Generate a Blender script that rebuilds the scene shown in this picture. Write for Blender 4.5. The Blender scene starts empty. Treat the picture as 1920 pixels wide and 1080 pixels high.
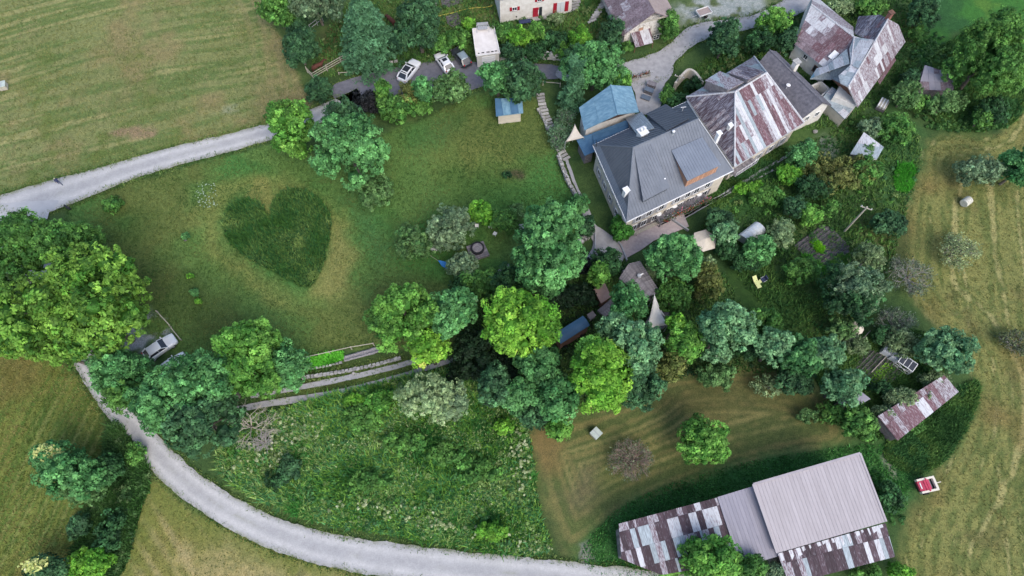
import bpy, bmesh, math, random
import numpy as np
from mathutils import Vector, Matrix

# ---------------------------------------------------------------- camera, sky, sun, exposure
H = 85.0; TILT = math.radians(23.6); FPX = 1280.0
scene = bpy.context.scene
cam_data = bpy.data.cameras.new('camera'); cam_data.sensor_width = 36; cam_data.lens = 24
cam_data.clip_start = 0.5; cam_data.clip_end = 6000
cam = bpy.data.objects.new('camera', cam_data); scene.collection.objects.link(cam)
cam.location = (0, 0, H); cam.rotation_euler = (TILT, 0, 0); scene.camera = cam
SUN_EL, SUN_AZ = math.radians(48), math.radians(150)     # azimuth clockwise from +Y
world = bpy.data.worlds.new('World'); scene.world = world; world.use_nodes = True
nt = world.node_tree; bg = nt.nodes['Background']
sky = nt.nodes.new('ShaderNodeTexSky'); sky.sky_type = 'NISHITA'; sky.sun_disc = False
sky.sun_elevation = SUN_EL; sky.sun_rotation = SUN_AZ; sky.air_density = 1.0; sky.dust_density = 2.5; sky.ozone_density = 1.0
nt.links.new(sky.outputs[0], bg.inputs[0]); bg.inputs[1].default_value = 0.15
sun_data = bpy.data.lights.new('sun', 'SUN'); sun_data.energy = 0.85; sun_data.angle = math.radians(40)
sun_data.color = (1.0, 0.96, 0.9)
sun = bpy.data.objects.new('sun', sun_data); scene.collection.objects.link(sun)
sd = Vector((math.sin(SUN_AZ)*math.cos(SUN_EL), math.cos(SUN_AZ)*math.cos(SUN_EL), math.sin(SUN_EL)))
sun.rotation_euler = sd.to_track_quat('Z', 'Y').to_euler(); sun.location = (0, 0, 120)
vs = scene.view_settings
vs.view_transform = 'Standard'; vs.look = 'None'; vs.exposure = 0.9; vs.gamma = 1.0; vs.use_curve_mapping = False
GAIN = np.array([0.93, 1.03, 1.03]); BOOST = 1.15          # photograph colour -> surface colour

# ---------------------------------------------------------------- helpers
random.seed(7); RNG = np.random.default_rng(11)
COL = scene.collection
def P(px, py, z=0.0):
    """world point on the horizontal plane z seen at photo position (px, py)"""
    x = (px-960)/FPX; y = (540-py)/FPX
    k = (H-z)/(math.cos(TILT)-y*math.sin(TILT))
    return Vector((x*k, (y*math.cos(TILT)+math.sin(TILT))*k, z))
def Pn(a, z=0.0):
    a = np.asarray(a, float); x = (a[:, 0]-960)/FPX; y = (540-a[:, 1])/FPX
    k = (H-z)/(math.cos(TILT)-y*math.sin(TILT))
    return np.stack([x*k, (y*math.cos(TILT)+math.sin(TILT))*k], 1)
def pxm(px, py, z=0.0):
    """photo pixels per metre at that place"""
    return 1.0/(P(px+1, py, z)-P(px, py, z)).x
def lin(r, g, b):
    f = lambda v: (v/255/12.92 if v/255 <= 0.04045 else ((v/255+0.055)/1.055)**2.4)
    return (f(r), f(g), f(b))
WM = {}                                    # world matrix of each thing
def thing(name, label, cat, loc=(0, 0, 0), rz=0, group=None):
    o = bpy.data.objects.new(name, None); COL.objects.link(o)
    o.empty_display_size = 0.3
    o.location = loc; o.rotation_euler = (0, 0, rz); o['label'] = label; o['category'] = cat
    if group: o['group'] = group
    WM[o.name] = Matrix.Translation(Vector(loc)) @ Matrix.Rotation(rz, 4, 'Z')
    return o
def root_of(o):
    while o.parent: o = o.parent
    return o
def adopt(o, parent, local=False):
    """parent a part built in world coordinates (or in its thing's own coordinates: local)"""
    o.parent = parent
    if local or parent.parent is not None: return
    m = WM.get(parent.name)
    if m is not None: o.matrix_parent_inverse = m.inverted()
def link_mesh(name, me, mats, parent=None, local=False, M=None):
    for m in (mats if isinstance(mats, (list, tuple)) else [mats]): me.materials.append(m)
    o = bpy.data.objects.new(name, me); COL.objects.link(o)
    if M is not None: o.matrix_basis = M
    if parent: adopt(o, parent, local)
    return o
def tag(o, label, cat, group=None, kind=None):
    if label: o['label'] = label
    if cat: o['category'] = cat
    if group: o['group'] = group
    if kind: o['kind'] = kind
    return o
class MB:
    def __init__(s): s.v = []; s.f = []; s.mi = []
    def add(s, vs_, fs, mi=0):
        n = len(s.v); s.v += [tuple(v) for v in vs_]; s.f += [tuple(i+n for i in f) for f in fs]; s.mi += [mi]*len(fs); return s
    def box(s, c, size, rz=0, mi=0, M=None):
        x, y, z = (d/2 for d in size); c = Vector(c); R = Matrix.Rotation(rz, 3, 'Z') if M is None else M
        vs_ = [c + R @ Vector((a*x, b*y, d*z)) for d in (-1, 1) for a, b in ((-1, -1), (1, -1), (1, 1), (-1, 1))]
        return s.add(vs_, [(3, 2, 1, 0), (4, 5, 6, 7), (0, 1, 5, 4), (1, 2, 6, 5), (2, 3, 7, 6), (3, 0, 4, 7)], mi)
    def beam(s, a, b, w, h, mi=0):
        a = Vector(a); b = Vector(b); d = (b-a); L = d.length; d.normalize()
        up = Vector((0, 0, 1)) if abs(d.z) < 0.95 else Vector((1, 0, 0))
        x = d.cross(up).normalized(); y = x.cross(d).normalized()
        M = Matrix((x, d, y)).transposed()
        return s.box((a+b)/2, (w, L, h), M=M, mi=mi)
    def tube(s, pts, r, n=6, mi=0, cap=True):
        pts = [Vector(p) for p in pts]; rs = r if isinstance(r, (list, tuple)) else [r]*len(pts)
        base = len(s.v); rings = []
        for i, p in enumerate(pts):
            d = (pts[min(i+1, len(pts)-1)]-pts[max(i-1, 0)]).normalized()
            up = Vector((0, 0, 1)) if abs(d.z) < 0.9 else Vector((1, 0, 0))
            x = d.cross(up).normalized(); y = d.cross(x)
            rings.append([p+(x*math.cos(2*math.pi*k/n)+y*math.sin(2*math.pi*k/n))*rs[i] for k in range(n)])
        vs_ = [v for r_ in rings for v in r_]; fs = []
        for i in range(len(pts)-1):
            for k in range(n):
                a = i*n+k; b = i*n+(k+1) % n; fs.append((a, b, b+n, a+n))
        if cap: fs += [tuple(range(n-1, -1, -1)), tuple((len(pts)-1)*n+k for k in range(n))]
        return s.add(vs_, fs, mi)
    def cyl(s, c, r, h, n=12, mi=0, r2=None):
        c = Vector(c); return s.tube([c, c+Vector((0, 0, h))], [r, r if r2 is None else r2], n, mi)
    def prism(s, poly, z0, z1, mi=0):
        n = len(poly); area = sum(poly[i][0]*poly[(i+1) % n][1]-poly[(i+1) % n][0]*poly[i][1] for i in range(n))
        if area < 0: poly = poly[::-1]
        vs_ = [(p[0], p[1], z0) for p in poly]+[(p[0], p[1], z1) for p in poly]
        fs = [tuple(range(n-1, -1, -1)), tuple(range(n, 2*n))]+[(i, (i+1) % n, n+(i+1) % n, n+i) for i in range(n)]
        return s.add(vs_, fs, mi)
    def slab(s, poly, t, mi=0):
        """roof face (3-D polygon) with thickness t downwards"""
        poly = [Vector(p) for p in poly]; n = len(poly)
        area = sum(poly[i].x*poly[(i+1) % n].y-poly[(i+1) % n].x*poly[i].y for i in range(n))
        if area < 0: poly = poly[::-1]
        dn = Vector((0, 0, -t))
        vs_ = poly+[p+dn for p in poly]
        fs = [tuple(range(n)), tuple(range(2*n-1, n-1, -1))]+[(n+i, n+(i+1) % n, (i+1) % n, i) for i in range(n)]
        return s.add(vs_, fs, mi)
    def build(s, name, mats, parent=None, local=False, smooth=False, M=None):
        me = bpy.data.meshes.new(name); me.from_pydata(s.v, [], s.f)
        if any(s.mi): me.polygons.foreach_set('material_index', s.mi)
        if smooth: me.polygons.foreach_set('use_smooth', [True]*len(s.f))
        me.update()
        return link_mesh(name, me, mats, parent, local, M)
def quad_mesh(name, V, C, mat_, parent=None, n=4, local=False):
    """many loose faces of n corners: V (k, n, 3), colour per face C (k, 3)"""
    k = len(V); me = bpy.data.meshes.new(name)
    me.vertices.add(k*n); me.vertices.foreach_set('co', V.reshape(-1).astype(np.float32))
    me.loops.add(k*n); me.loops.foreach_set('vertex_index', np.arange(k*n, dtype=np.int32))
    me.polygons.add(k); me.polygons.foreach_set('loop_start', np.arange(0, k*n, n, dtype=np.int32))
    me.update(calc_edges=True)
    at = me.color_attributes.new('col', 'FLOAT_COLOR', 'POINT')
    cc = np.ones((k*n, 4), np.float32); cc[:, :3] = np.repeat(np.minimum(C*BOOST, 0.7), n, 0)
    at.data.foreach_set('color', cc.reshape(-1))
    return link_mesh(name, me, mat_, parent, local)
# lattice noise for ground colours
_L = RNG.random((256, 256))
def vnoise(x, y):
    xi = np.floor(x).astype(int); yi = np.floor(y).astype(int); fx = x-xi; fy = y-yi
    fx = fx*fx*(3-2*fx); fy = fy*fy*(3-2*fy)
    a = _L[xi & 255, yi & 255]; b = _L[(xi+1) & 255, yi & 255]; c = _L[xi & 255, (yi+1) & 255]; d = _L[(xi+1) & 255, (yi+1) & 255]
    return (a*(1-fx)+b*fx)*(1-fy)+(c*(1-fx)+d*fx)*fy
def fbm(x, y, s, o=4, seed=0):
    t = 0; a = 1; w = 0
    for i in range(o):
        t = t+a*vnoise(x/s+17.3*i+seed*7.7, y/s+9.1*i+seed*3.1); w += a; a *= 0.55; s /= 2.03
    return t/w
def smooth(a, b, x):
    t = np.clip((x-a)/(b-a), 0, 1); return t*t*(3-2*t)
def sdist(x, y, poly):
    """signed distance to polygon, positive inside"""
    d = np.full(x.shape, 1e9); ins = np.zeros(x.shape, bool); n = len(poly)
    for i in range(n):
        ax, ay = poly[i]; bx, by = poly[(i+1) % n]; ex, ey = bx-ax, by-ay
        t = np.clip(((x-ax)*ex+(y-ay)*ey)/(ex*ex+ey*ey+1e-12), 0, 1)
        d = np.minimum(d, np.hypot(x-ax-t*ex, y-ay-t*ey))
        if ay != by:
            c = ((ay > y) != (by > y)) & (x < (bx-ax)*(y-ay)/(by-ay)+ax); ins ^= c
    return np.where(ins, d, -d)
def inside(p, poly):
    return sdist(p[:, 0], p[:, 1], poly) > 0
def smooth_poly(p, k=2):
    p = np.asarray(p, float)
    for _ in range(k):
        q = np.roll(p, -1, 0); p = np.stack([0.75*p+0.25*q, 0.25*p+0.75*q], 1).reshape(-1, 2)
    return p
def smooth_line(p, k=2):
    p = np.asarray(p, float)
    for _ in range(k):
        a = p[:-1]; b = p[1:]; m = np.stack([0.75*a+0.25*b, 0.25*a+0.75*b], 1).reshape(-1, 2)
        p = np.vstack([p[:1], m[1:-1], p[-1:]])
    return p

# ---------------------------------------------------------------- materials
def nodes(name, rough=0.85, spec=0.3, metal=0.0):
    m = bpy.data.materials.new(name); m.use_nodes = True; t = m.node_tree; b = t.nodes['Principled BSDF']
    b.inputs['Roughness'].default_value = rough; b.inputs['Metallic'].default_value = metal
    b.inputs['Specular IOR Level'].default_value = spec
    return m, t, b
def tex_noise(t, vec, scale, detail=4, rough=0.6):
    n = t.nodes.new('ShaderNodeTexNoise'); n.inputs['Scale'].default_value = scale; n.inputs['Detail'].default_value = detail
    n.inputs['Roughness'].default_value = rough; t.links.new(vec, n.inputs['Vector']); return n.outputs['Fac']
def ramp(t, fac, a, b, ca=(0, 0, 0), cb=(1, 1, 1)):
    r = t.nodes.new('ShaderNodeValToRGB'); e = r.color_ramp.elements
    e[0].position = a; e[0].color = (*ca, 1); e[1].position = b; e[1].color = (*cb, 1); t.links.new(fac, r.inputs[0]); return r.outputs[0]
def mixc(t, fac, a, b, mode='MIX'):
    m = t.nodes.new('ShaderNodeMix'); m.data_type = 'RGBA'; m.blend_type = mode
    for s, v in ((0, fac), (6, a), (7, b)):
        if hasattr(v, 'links'): t.links.new(v, m.inputs[s])
        else: m.inputs[s].default_value = v if s == 0 else (*v, 1)
    return m.outputs[2]
def bumpn(t, b, h, strength, dist=0.05):
    n = t.nodes.new('ShaderNodeBump'); n.inputs['Strength'].default_value = strength; n.inputs['Distance'].default_value = dist
    t.links.new(h, n.inputs['Height']); t.links.new(n.outputs[0], b.inputs['Normal'])
def coords(t, scale=(1, 1, 1), rnd=False):
    tc = t.nodes.new('ShaderNodeTexCoord'); mp = t.nodes.new('ShaderNodeMapping'); mp.inputs['Scale'].default_value = scale
    t.links.new(tc.outputs['Object'], mp.inputs['Vector'])
    if rnd:
        oi = t.nodes.new('ShaderNodeObjectInfo'); mu = t.nodes.new('ShaderNodeVectorMath'); mu.operation = 'SCALE'
        cx = t.nodes.new('ShaderNodeCombineXYZ'); t.links.new(oi.outputs['Random'], cx.inputs[0]); t.links.new(oi.outputs['Random'], cx.inputs[1])
        t.links.new(cx.outputs[0], mu.inputs[0]); mu.inputs['Scale'].default_value = 60
        t.links.new(mu.outputs[0], mp.inputs['Location'])
    return mp.outputs[0]
def M(name, a, b=None, scale=3, lo=0.35, hi=0.65, rough=0.85, bump=0.0, metal=0, stretch=(1, 1, 1), rnd=False, spec=0.3, vary=0.0):
    m, t, bs = nodes(name, rough, spec, metal)
    v = coords(t, stretch, rnd); f = tex_noise(t, v, scale, 5)
    c = ramp(t, f, lo, hi, a, b if b else tuple(x*1.12 for x in a))
    if vary:
        oi = t.nodes.new('ShaderNodeObjectInfo'); r = ramp(t, oi.outputs['Random'], 0, 1, (1-vary,)*3, (1+vary,)*3); c = mixc(t, 1.0, c, r, 'MULTIPLY')
    t.links.new(c, bs.inputs['Base Color'])
    if bump: bumpn(t, bs, f, bump)
    return m
def attr_mat(name, rough=0.8, trans=0.0, fine=0, bump=0.0, soft=False):
    m, t, bs = nodes(name, rough, 0.25)
    a = t.nodes.new('ShaderNodeAttribute'); a.attribute_name = 'col'; c = a.outputs['Color']
    if fine:
        v = coords(t); f1 = tex_noise(t, v, fine, 4, 0.75); f2 = tex_noise(t, v, fine*0.2, 4, 0.7)
        c = mixc(t, 1.0, c, ramp(t, f1, 0.3, 0.72, *(((0.85,)*3, (1.13,)*3) if soft else ((0.52, 0.55, 0.5), (1.5, 1.42, 1.4)))), 'MULTIPLY')
        c = mixc(t, 1.0, c, ramp(t, f2, 0.3, 0.7, *(((0.9,)*3, (1.08,)*3) if soft else ((0.74, 0.8, 0.78), (1.28, 1.2, 1.16)))), 'MULTIPLY')
        bumpn(t, bs, f1, bump, 0.12)
    t.links.new(c, bs.inputs['Base Color'])
    if trans:
        tr = t.nodes.new('ShaderNodeBsdfTranslucent'); mx = t.nodes.new('ShaderNodeMixShader'); mx.inputs[0].default_value = trans
        t.links.new(c, tr.inputs['Color']); t.links.new(bs.outputs[0], mx.inputs[1]); t.links.new(tr.outputs[0], mx.inputs[2])
        t.links.new(mx.outputs[0], t.nodes['Material Output'].inputs['Surface'])
    return m
m_ground = attr_mat('ground_soil_and_grass', 0.95, 0, 6.5, 0.35)
m_gravel = attr_mat('pale_gravel_worn', 0.95, 0, 7.0, 0.15, soft=True)
m_leaf = attr_mat('leaves', 0.65, 0.22)
m_grass = attr_mat('grass_blades', 0.8, 0.2)
m_bark = M('bark', (0.09, 0.075, 0.06), (0.17, 0.15, 0.13), 8, stretch=(1, 1, 0.3), bump=0.4)
m_deadwood = M('grey_dead_wood', (0.3, 0.28, 0.26), (0.44, 0.41, 0.39), 6)
m_road = M('pale_gravel', (0.36, 0.36, 0.37), (0.44, 0.44, 0.445), 0.9, 0.25, 0.75, bump=0.25)
m_drive = M('grey_gravel', (0.28, 0.275, 0.28), (0.4, 0.392, 0.398), 1.3, 0.3, 0.7, bump=0.3)
m_asph = M('old_asphalt', (0.12, 0.12, 0.14), (0.185, 0.183, 0.21), 1.6, 0.3, 0.7, bump=0.25)
m_pink = M('pink_paving', (0.36, 0.3, 0.3), (0.46, 0.39, 0.38), 2.5, bump=0.2)
m_soil = M('dark_soil', (0.06, 0.055, 0.055), (0.13, 0.12, 0.125), 3.5, bump=0.6)
m_stone = M('pale_limestone', (0.24, 0.23, 0.215), (0.42, 0.41, 0.39), 4, 0.3, 0.7, bump=0.4, vary=0.35)
m_plaster = M('cream_plaster', (0.5, 0.45, 0.37), (0.66, 0.6, 0.5), 0.9, 0.3, 0.72, bump=0.15)
m_white = M('white_render', (0.58, 0.55, 0.5), (0.74, 0.72, 0.68), 1.6, 0.3, 0.7, bump=0.1)
m_rubble = M('white_rubble_stone', (0.3, 0.26, 0.22), (0.72, 0.69, 0.64), 3.2, 0.33, 0.5, bump=0.4)
m_wood = M('orange_wood', (0.37, 0.2, 0.13), (0.48, 0.28, 0.185), 3, stretch=(4, 4, 0.5), vary=0.15)
m_brown = M('brown_boards', (0.1, 0.055, 0.04), (0.2, 0.1, 0.07), 3, vary=0.25)
m_greywood = M('weathered_wood', (0.14, 0.13, 0.14), (0.25, 0.23, 0.24), 3, vary=0.25, bump=0.2)
m_palewood = M('pale_bare_wood', (0.36, 0.33, 0.27), (0.48, 0.44, 0.36), 4)
m_shut = M('pale_grey_shutters', (0.3, 0.3, 0.32), (0.38, 0.38, 0.4), 4)
m_sail = M('white_sailcloth', (0.66, 0.63, 0.57), (0.72, 0.69, 0.63), 3)
m_hutroof = M('pinkish_brown_board', (0.34, 0.21, 0.17), (0.42, 0.27, 0.22), 2)
m_band = M('light_slate_metal', (0.15, 0.176, 0.22), (0.18, 0.208, 0.255), 0.8, rough=0.5)
m_glass, _t, _b = nodes('window_glass', 0.12, 0.5); _b.inputs['Base Color'].default_value = (0.03, 0.035, 0.045, 1)
m_dark = M('dark_opening', (0.015, 0.014, 0.013), (0.03, 0.028, 0.026), 3)
m_frame = M('white_paint', (0.7, 0.7, 0.7), (0.78, 0.78, 0.77), 5)
m_grey = M('grey_metal', (0.3, 0.31, 0.33), (0.38, 0.39, 0.41), 4, rough=0.5)
m_black = M('black_plastic', (0.015, 0.015, 0.017), (0.03, 0.03, 0.033), 5, rough=0.6)
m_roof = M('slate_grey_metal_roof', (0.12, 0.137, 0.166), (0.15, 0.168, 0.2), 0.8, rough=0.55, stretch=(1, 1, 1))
m_roofd = M('dark_shaded_metal_roof', (0.1, 0.113, 0.135), (0.124, 0.138, 0.162), 0.8, rough=0.6)  # darker copy of the roof grey; paints shade on west hip and back slope
m_roofl = M('light_grey_metal_roof', (0.24, 0.27, 0.3), (0.42, 0.46, 0.48), 2.5, rough=0.5)
m_slate = M('grey_slate_tile', (0.1, 0.098, 0.115), (0.17, 0.165, 0.185), 2.2, rnd=True, vary=0.2)
m_blue = M('pale_blue_sheet', (0.13, 0.25, 0.34), (0.21, 0.35, 0.44), 1.6, 0.42, 0.62, rough=0.5, rnd=True, stretch=(1.5, 0.6, 1))
m_blued = M('deep_blue_sheet', (0.055, 0.13, 0.22), (0.08, 0.17, 0.27), 0.9, rough=0.5)
m_rustd = M('dark_maroon_sheet', (0.062, 0.04, 0.048), (0.26, 0.24, 0.27), 3.0, 0.54, 0.8, rough=0.75, stretch=(3, 0.6, 1), rnd=True, vary=0.35)
m_rust = M('rusty_sheet', (0.125, 0.066, 0.078), (0.36, 0.31, 0.33), 3.2, 0.5, 0.74, rough=0.8, stretch=(3, 0.6, 1), rnd=True, vary=0.2)
m_zinc = M('galvanised_sheet', (0.22, 0.25, 0.27), (0.36, 0.42, 0.45), 3.0, rough=0.5, stretch=(3, 0.6, 1), rnd=True, vary=0.15)
m_zincw = M('bleached_sheet', (0.26, 0.21, 0.23), (0.5, 0.51, 0.53), 3.6, 0.32, 0.5, rough=0.55, stretch=(3, 0.5, 1), rnd=True, vary=0.1)
m_mix = M('rust_streaked_sheet', (0.13, 0.075, 0.09), (0.42, 0.42, 0.45), 4.5, 0.4, 0.6, rough=0.7, stretch=(3, 0.5, 1), rnd=True)
m_mixd = M('dark_streaked_sheet', (0.07, 0.05, 0.065), (0.26, 0.26, 0.31), 2.4, 0.45, 0.62, rough=0.7, stretch=(4, 0.4, 1), rnd=True)
m_mauve = M('mauve_grey_sheet', (0.355, 0.322, 0.33), (0.41, 0.375, 0.385), 0.8, rough=0.6, stretch=(1, 0.3, 1), rnd=True, vary=0.03)
m_lilac = M('lilac_grey_sheet', (0.25, 0.24, 0.28), (0.3, 0.285, 0.325), 0.8, rough=0.6, stretch=(1, 0.3, 1), rnd=True, vary=0.05)
m_brownsheet = M('brown_mottled_sheet', (0.125, 0.085, 0.098), (0.24, 0.2, 0.22), 4.0, rnd=True, vary=0.2)
m_red = M('dark_red_paint', (0.3, 0.012, 0.03), (0.38, 0.02, 0.04), 4, rough=0.5)
m_canvas = M('beige_canvas', (0.56, 0.5, 0.41), (0.63, 0.57, 0.48), 3)
m_carwhite, _t, _b = nodes('white_car_paint', 0.25, 0.5); _b.inputs['Base Color'].default_value = (0.75, 0.76, 0.78, 1); _b.inputs['Coat Weight'].default_value = 0.5
m_cargrey, _t, _b = nodes('dark_grey_car_paint', 0.3, 0.5); _b.inputs['Base Color'].default_value = (0.035, 0.04, 0.048, 1); _b.inputs['Coat Weight'].default_value = 0.6
m_carsilver, _t, _b = nodes('silver_car_roof', 0.35, 0.5, 0.3); _b.inputs['Base Color'].default_value = (0.3, 0.36, 0.38, 1)
m_tyre = M('tyre_rubber', (0.012, 0.012, 0.013), (0.02, 0.02, 0.02), 5)
m_lampred = M('red_lamp_glass', (0.4, 0.01, 0.01), (0.45, 0.02, 0.02), 5, rough=0.2)
m_lampw = M('clear_lamp_glass', (0.55, 0.58, 0.6), (0.6, 0.62, 0.64), 5, rough=0.15)
m_horse = M('bay_coat', (0.075, 0.028, 0.02), (0.11, 0.04, 0.028), 2)
m_mane = M('black_mane', (0.012, 0.009, 0.008), (0.02, 0.016, 0.014), 4)
m_brick = M('red_brick', (0.2, 0.09, 0.07), (0.3, 0.14, 0.11), 6)
m_paleg = M('pale_green_cover', (0.4, 0.46, 0.41), (0.48, 0.53, 0.48), 3)
m_yellow = M('pale_yellow_fabric', (0.6, 0.64, 0.28), (0.66, 0.7, 0.33), 3)
m_hose = M('yellow_hose', (0.5, 0.42, 0.08), (0.55, 0.46, 0.1), 3)
m_navy = M('navy_fabric', (0.03, 0.04, 0.09), (0.045, 0.055, 0.12), 3)
m_skin = M('skin', (0.45, 0.28, 0.21), (0.5, 0.31, 0.23), 3)
m_hair = M('blond_hair', (0.55, 0.48, 0.33), (0.65, 0.57, 0.4), 9)
m_poly, _t, _b = nodes('milky_polythene', 0.35, 0.5); _b.inputs['Base Color'].default_value = (0.62, 0.66, 0.68, 1); _b.inputs['Transmission Weight'].default_value = 0.15

# ---------------------------------------------------------------- ground: one sheet, coloured by what grows where, shade painted under the central trees
def axis(lo, hi, step):
    a = list(np.arange(lo, hi+1e-6, step)); s = step
    l = [lo]; r = [hi]
    while r[-1] < 1500: s *= 1.35; r.append(r[-1]+s); l.append(l[-1]-s)
    return np.array(l[:0:-1]+a+r[1:])
gx = axis(-98, 98, 0.3); gy = axis(-6, 98, 0.3)
X, Y = np.meshgrid(gx, gy); X = X.ravel(); Y = Y.ravel()
WX = X+(fbm(X, Y, 3, 4, 1)-0.5)*2.4; WY = Y+(fbm(X, Y, 3, 4, 2)-0.5)*2.4
NA = fbm(X, Y, 9, 5, 3); NB = fbm(X, Y, 2.2, 4, 4); NC = fbm(X, Y, 22, 4, 5); ND = fbm(X, Y, 4.5, 5, 8)
def C(r, g, b): return np.array(lin(r, g, b))*GAIN
def blend(cols, c, w): return cols*(1-w[:, None])+c*w[:, None]
GC = np.tile(C(62, 84, 46), (len(X), 1))
GC = blend(GC, C(78, 96, 52), smooth(0.4, 0.7, NA)); GC = blend(GC, C(48, 72, 40), smooth(0.55, 0.75, ND))
def region(px, feather=0.5, sm=2):
    p = Pn(smooth_poly(px, sm) if sm else px)
    d = sdist(WX, WY, p); return smooth(-feather, feather, d), d
def stripes(ang, width, seed, length=14):
    """mown lines running along the direction ang (degrees)"""
    a = math.radians(ang); s = -X*math.sin(a)+Y*math.cos(a); t = X*math.cos(a)+Y*math.sin(a)
    s2 = s+(fbm(X, Y, 34, 2, seed)-0.5)*6; brk = (fbm(X, Y, 1.2, 3, seed+3)-0.5)*0.35
    return 0.38*vnoise(s2/width+seed, t/length)+0.37*vnoise(s2/(width*0.42)+seed*2, t/length*0.8)+0.25*(0.5+0.5*np.sin(s2*2*np.pi/(width*1.5)))+brk*0.5
PXF = [(-500, -350), (470, -350), (497, 0), (530, 80), (566, 150), (590, 200), (510, 240), (330, 290), (150, 350), (0, 372), (-500, 480)]
w, d = region(PXF); s = stripes(17, 1.6, 3)
c = np.tile(C(122, 124, 80), (len(X), 1)); c = blend(c, C(98, 112, 64), smooth(0.38, 0.55, s)); c = blend(c, C(144, 138, 94), smooth(0.6, 0.74, s)*0.9)
c = blend(c, C(134, 118, 84), smooth(0.52, 0.72, NA)*0.75); c = blend(c, C(92, 106, 52), smooth(0.56, 0.74, ND)*0.7)
e = smooth(9, 2, np.abs(sdist(WX, WY, Pn([(505, -300), (505, 0), (570, 150), (700, 150), (700, -300)]))))
c = blend(c, C(138, 126, 90), e*smooth(0.35, 0.6, stripes(-68, 1.2, 9))*0.7)
bp = smooth(0.3, -0.9, -(sdist(WX, WY, Pn(smooth_poly([(195, 245), (290, 225), (300, 255), (205, 265)]))))); c = blend(c, C(142, 116, 96), np.clip(bp, 0, 1)*0.8)
GC = blend(GC, c, w)
PXL = [(95, 402), (200, 352), (330, 318), (510, 265), (600, 300), (740, 245), (880, 175), (960, 175), (1030, 195), (1080, 370), (1100, 450), (960, 600), (880, 660), (700, 648), (560, 668), (400, 690), (290, 650), (250, 560), (190, 480)]
w, d = region(PXL)
c = np.tile(C(90, 117, 60), (len(X), 1))
c = blend(c, C(72, 114, 56), smooth(0.42, 0.62, NA)); c = blend(c, C(98, 104, 56), smooth(0.5, 0.68, fbm(X, Y, 11, 4, 21))*0.8)
def blob(pts, col, wt, soft=2.0):
    global c
    dd = sdist(WX+(NB-0.5)*3, WY, Pn(smooth_poly(pts))); c = blend(c, C(*col), smooth(-soft, soft, dd)*wt)
blob([(400, 335), (520, 320), (640, 380), (650, 470), (640, 560), (560, 570), (640, 420), (520, 345), (420, 370), (405, 440), (460, 500), (560, 560), (540, 590), (400, 500), (350, 400)], (126, 126, 70), 0.65, 1.5)
blob([(585, 540), (625, 400), (660, 460), (665, 540), (610, 575)], (136, 130, 78), 0.75, 1.5)
blob([(470, 340), (520, 335), (515, 400), (505, 425), (492, 395), (460, 365)], (132, 128, 74), 0.8, 0.8)
blob([(270, 450), (400, 520), (480, 610), (400, 650), (270, 590)], (64, 76, 40), 0.7, 2.5)
blob([(640, 330), (740, 420), (720, 520), (660, 440)], (68, 108, 62), 0.6)
blob([(790, 280), (900, 250), (1010, 300), (960, 360), (830, 350)], (108, 112, 58), 0.55, 2.5)
blob([(830, 300), (960, 330), (1050, 400), (850, 380)], (66, 100, 46), 0.6, 2.5)
blob([(740, 240), (860, 190), (880, 240), (780, 290)], (66, 104, 56), 0.55, 2)
blob([(940, 318), (985, 316), (985, 334), (945, 332)], (88, 72, 60), 0.8, 0.5)
blob([(120, 420), (260, 380), (300, 430), (180, 470)], (68, 92, 44), 0.6, 2)
GC = blend(GC, c, w)
PXH = [(499, 400), (503, 414), (506, 418), (509, 412), (510, 398), (512, 372), (530, 357), (555, 352), (585, 362), (608, 382), (621, 410), (617, 450), (606, 500), (584, 542), (555, 532), (510, 508), (460, 480), (427, 452), (416, 420), (425, 390), (450, 373), (476, 374), (492, 386)]
w = smooth(-0.25, 0.25, sdist(X, Y, Pn(smooth_poly(PXH, 1)))); c = np.tile(C(50, 76, 34), (len(X), 1)); GC = blend(GC, c, w)
PXM = [(395, 880), (430, 790), (560, 762), (800, 692), (900, 705), (980, 780), (1000, 850), (1005, 950), (1045, 1055), (800, 1012), (600, 982), (480, 935)]
w, d = region(PXM); c = np.tile(C(56, 82, 38), (len(X), 1)); c = blend(c, C(84, 96, 48), smooth(0.5, 0.7, ND)*0.6); GC = blend(GC, c, w)
PXLL = [(-500, 640), (90, 660), (150, 700), (205, 800), (190, 900), (140, 1000), (120, 1300), (-500, 1300)]
w, d = region(PXLL); s = stripes(74, 1.0, 5); c = np.tile(C(112, 118, 58), (len(X), 1))
c = blend(c, C(84, 104, 46), smooth(0.42, 0.55, s)); c = blend(c, C(136, 136, 78), smooth(0.62, 0.78, s)*0.8); c = blend(c, C(116, 98, 58), smooth(0.5, 0.75, NA)*0.6)
GC = blend(GC, c, w)
PXB = [(283, 878), (330, 930), (430, 995), (560, 1042), (700, 1078), (800, 1300), (200, 1300), (222, 1050), (262, 950)]
w, d = region(PXB); c = np.tile(C(156, 140, 98), (len(X), 1)); s = stripes(-50, 1.1, 6)
c = blend(c, C(120, 116, 64), smooth(0.45, 0.65, NA)); c = blend(c, C(160, 142, 102), smooth(0.55, 0.75, s)*0.7); c = blend(c, C(122, 104, 88), smooth(0.6, 0.75, ND)*0.6)
c = blend(c, C(104, 112, 54), smooth(4, 0.5, d)*0.7); GC = blend(GC, c, w)
PXA = [(975, 800), (1060, 790), (1200, 745), (1255, 690), (1500, 690), (1570, 760), (1600, 835), (1500, 855), (1350, 890), (1190, 945), (1110, 1010), (1060, 1045), (1020, 940)]
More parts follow.
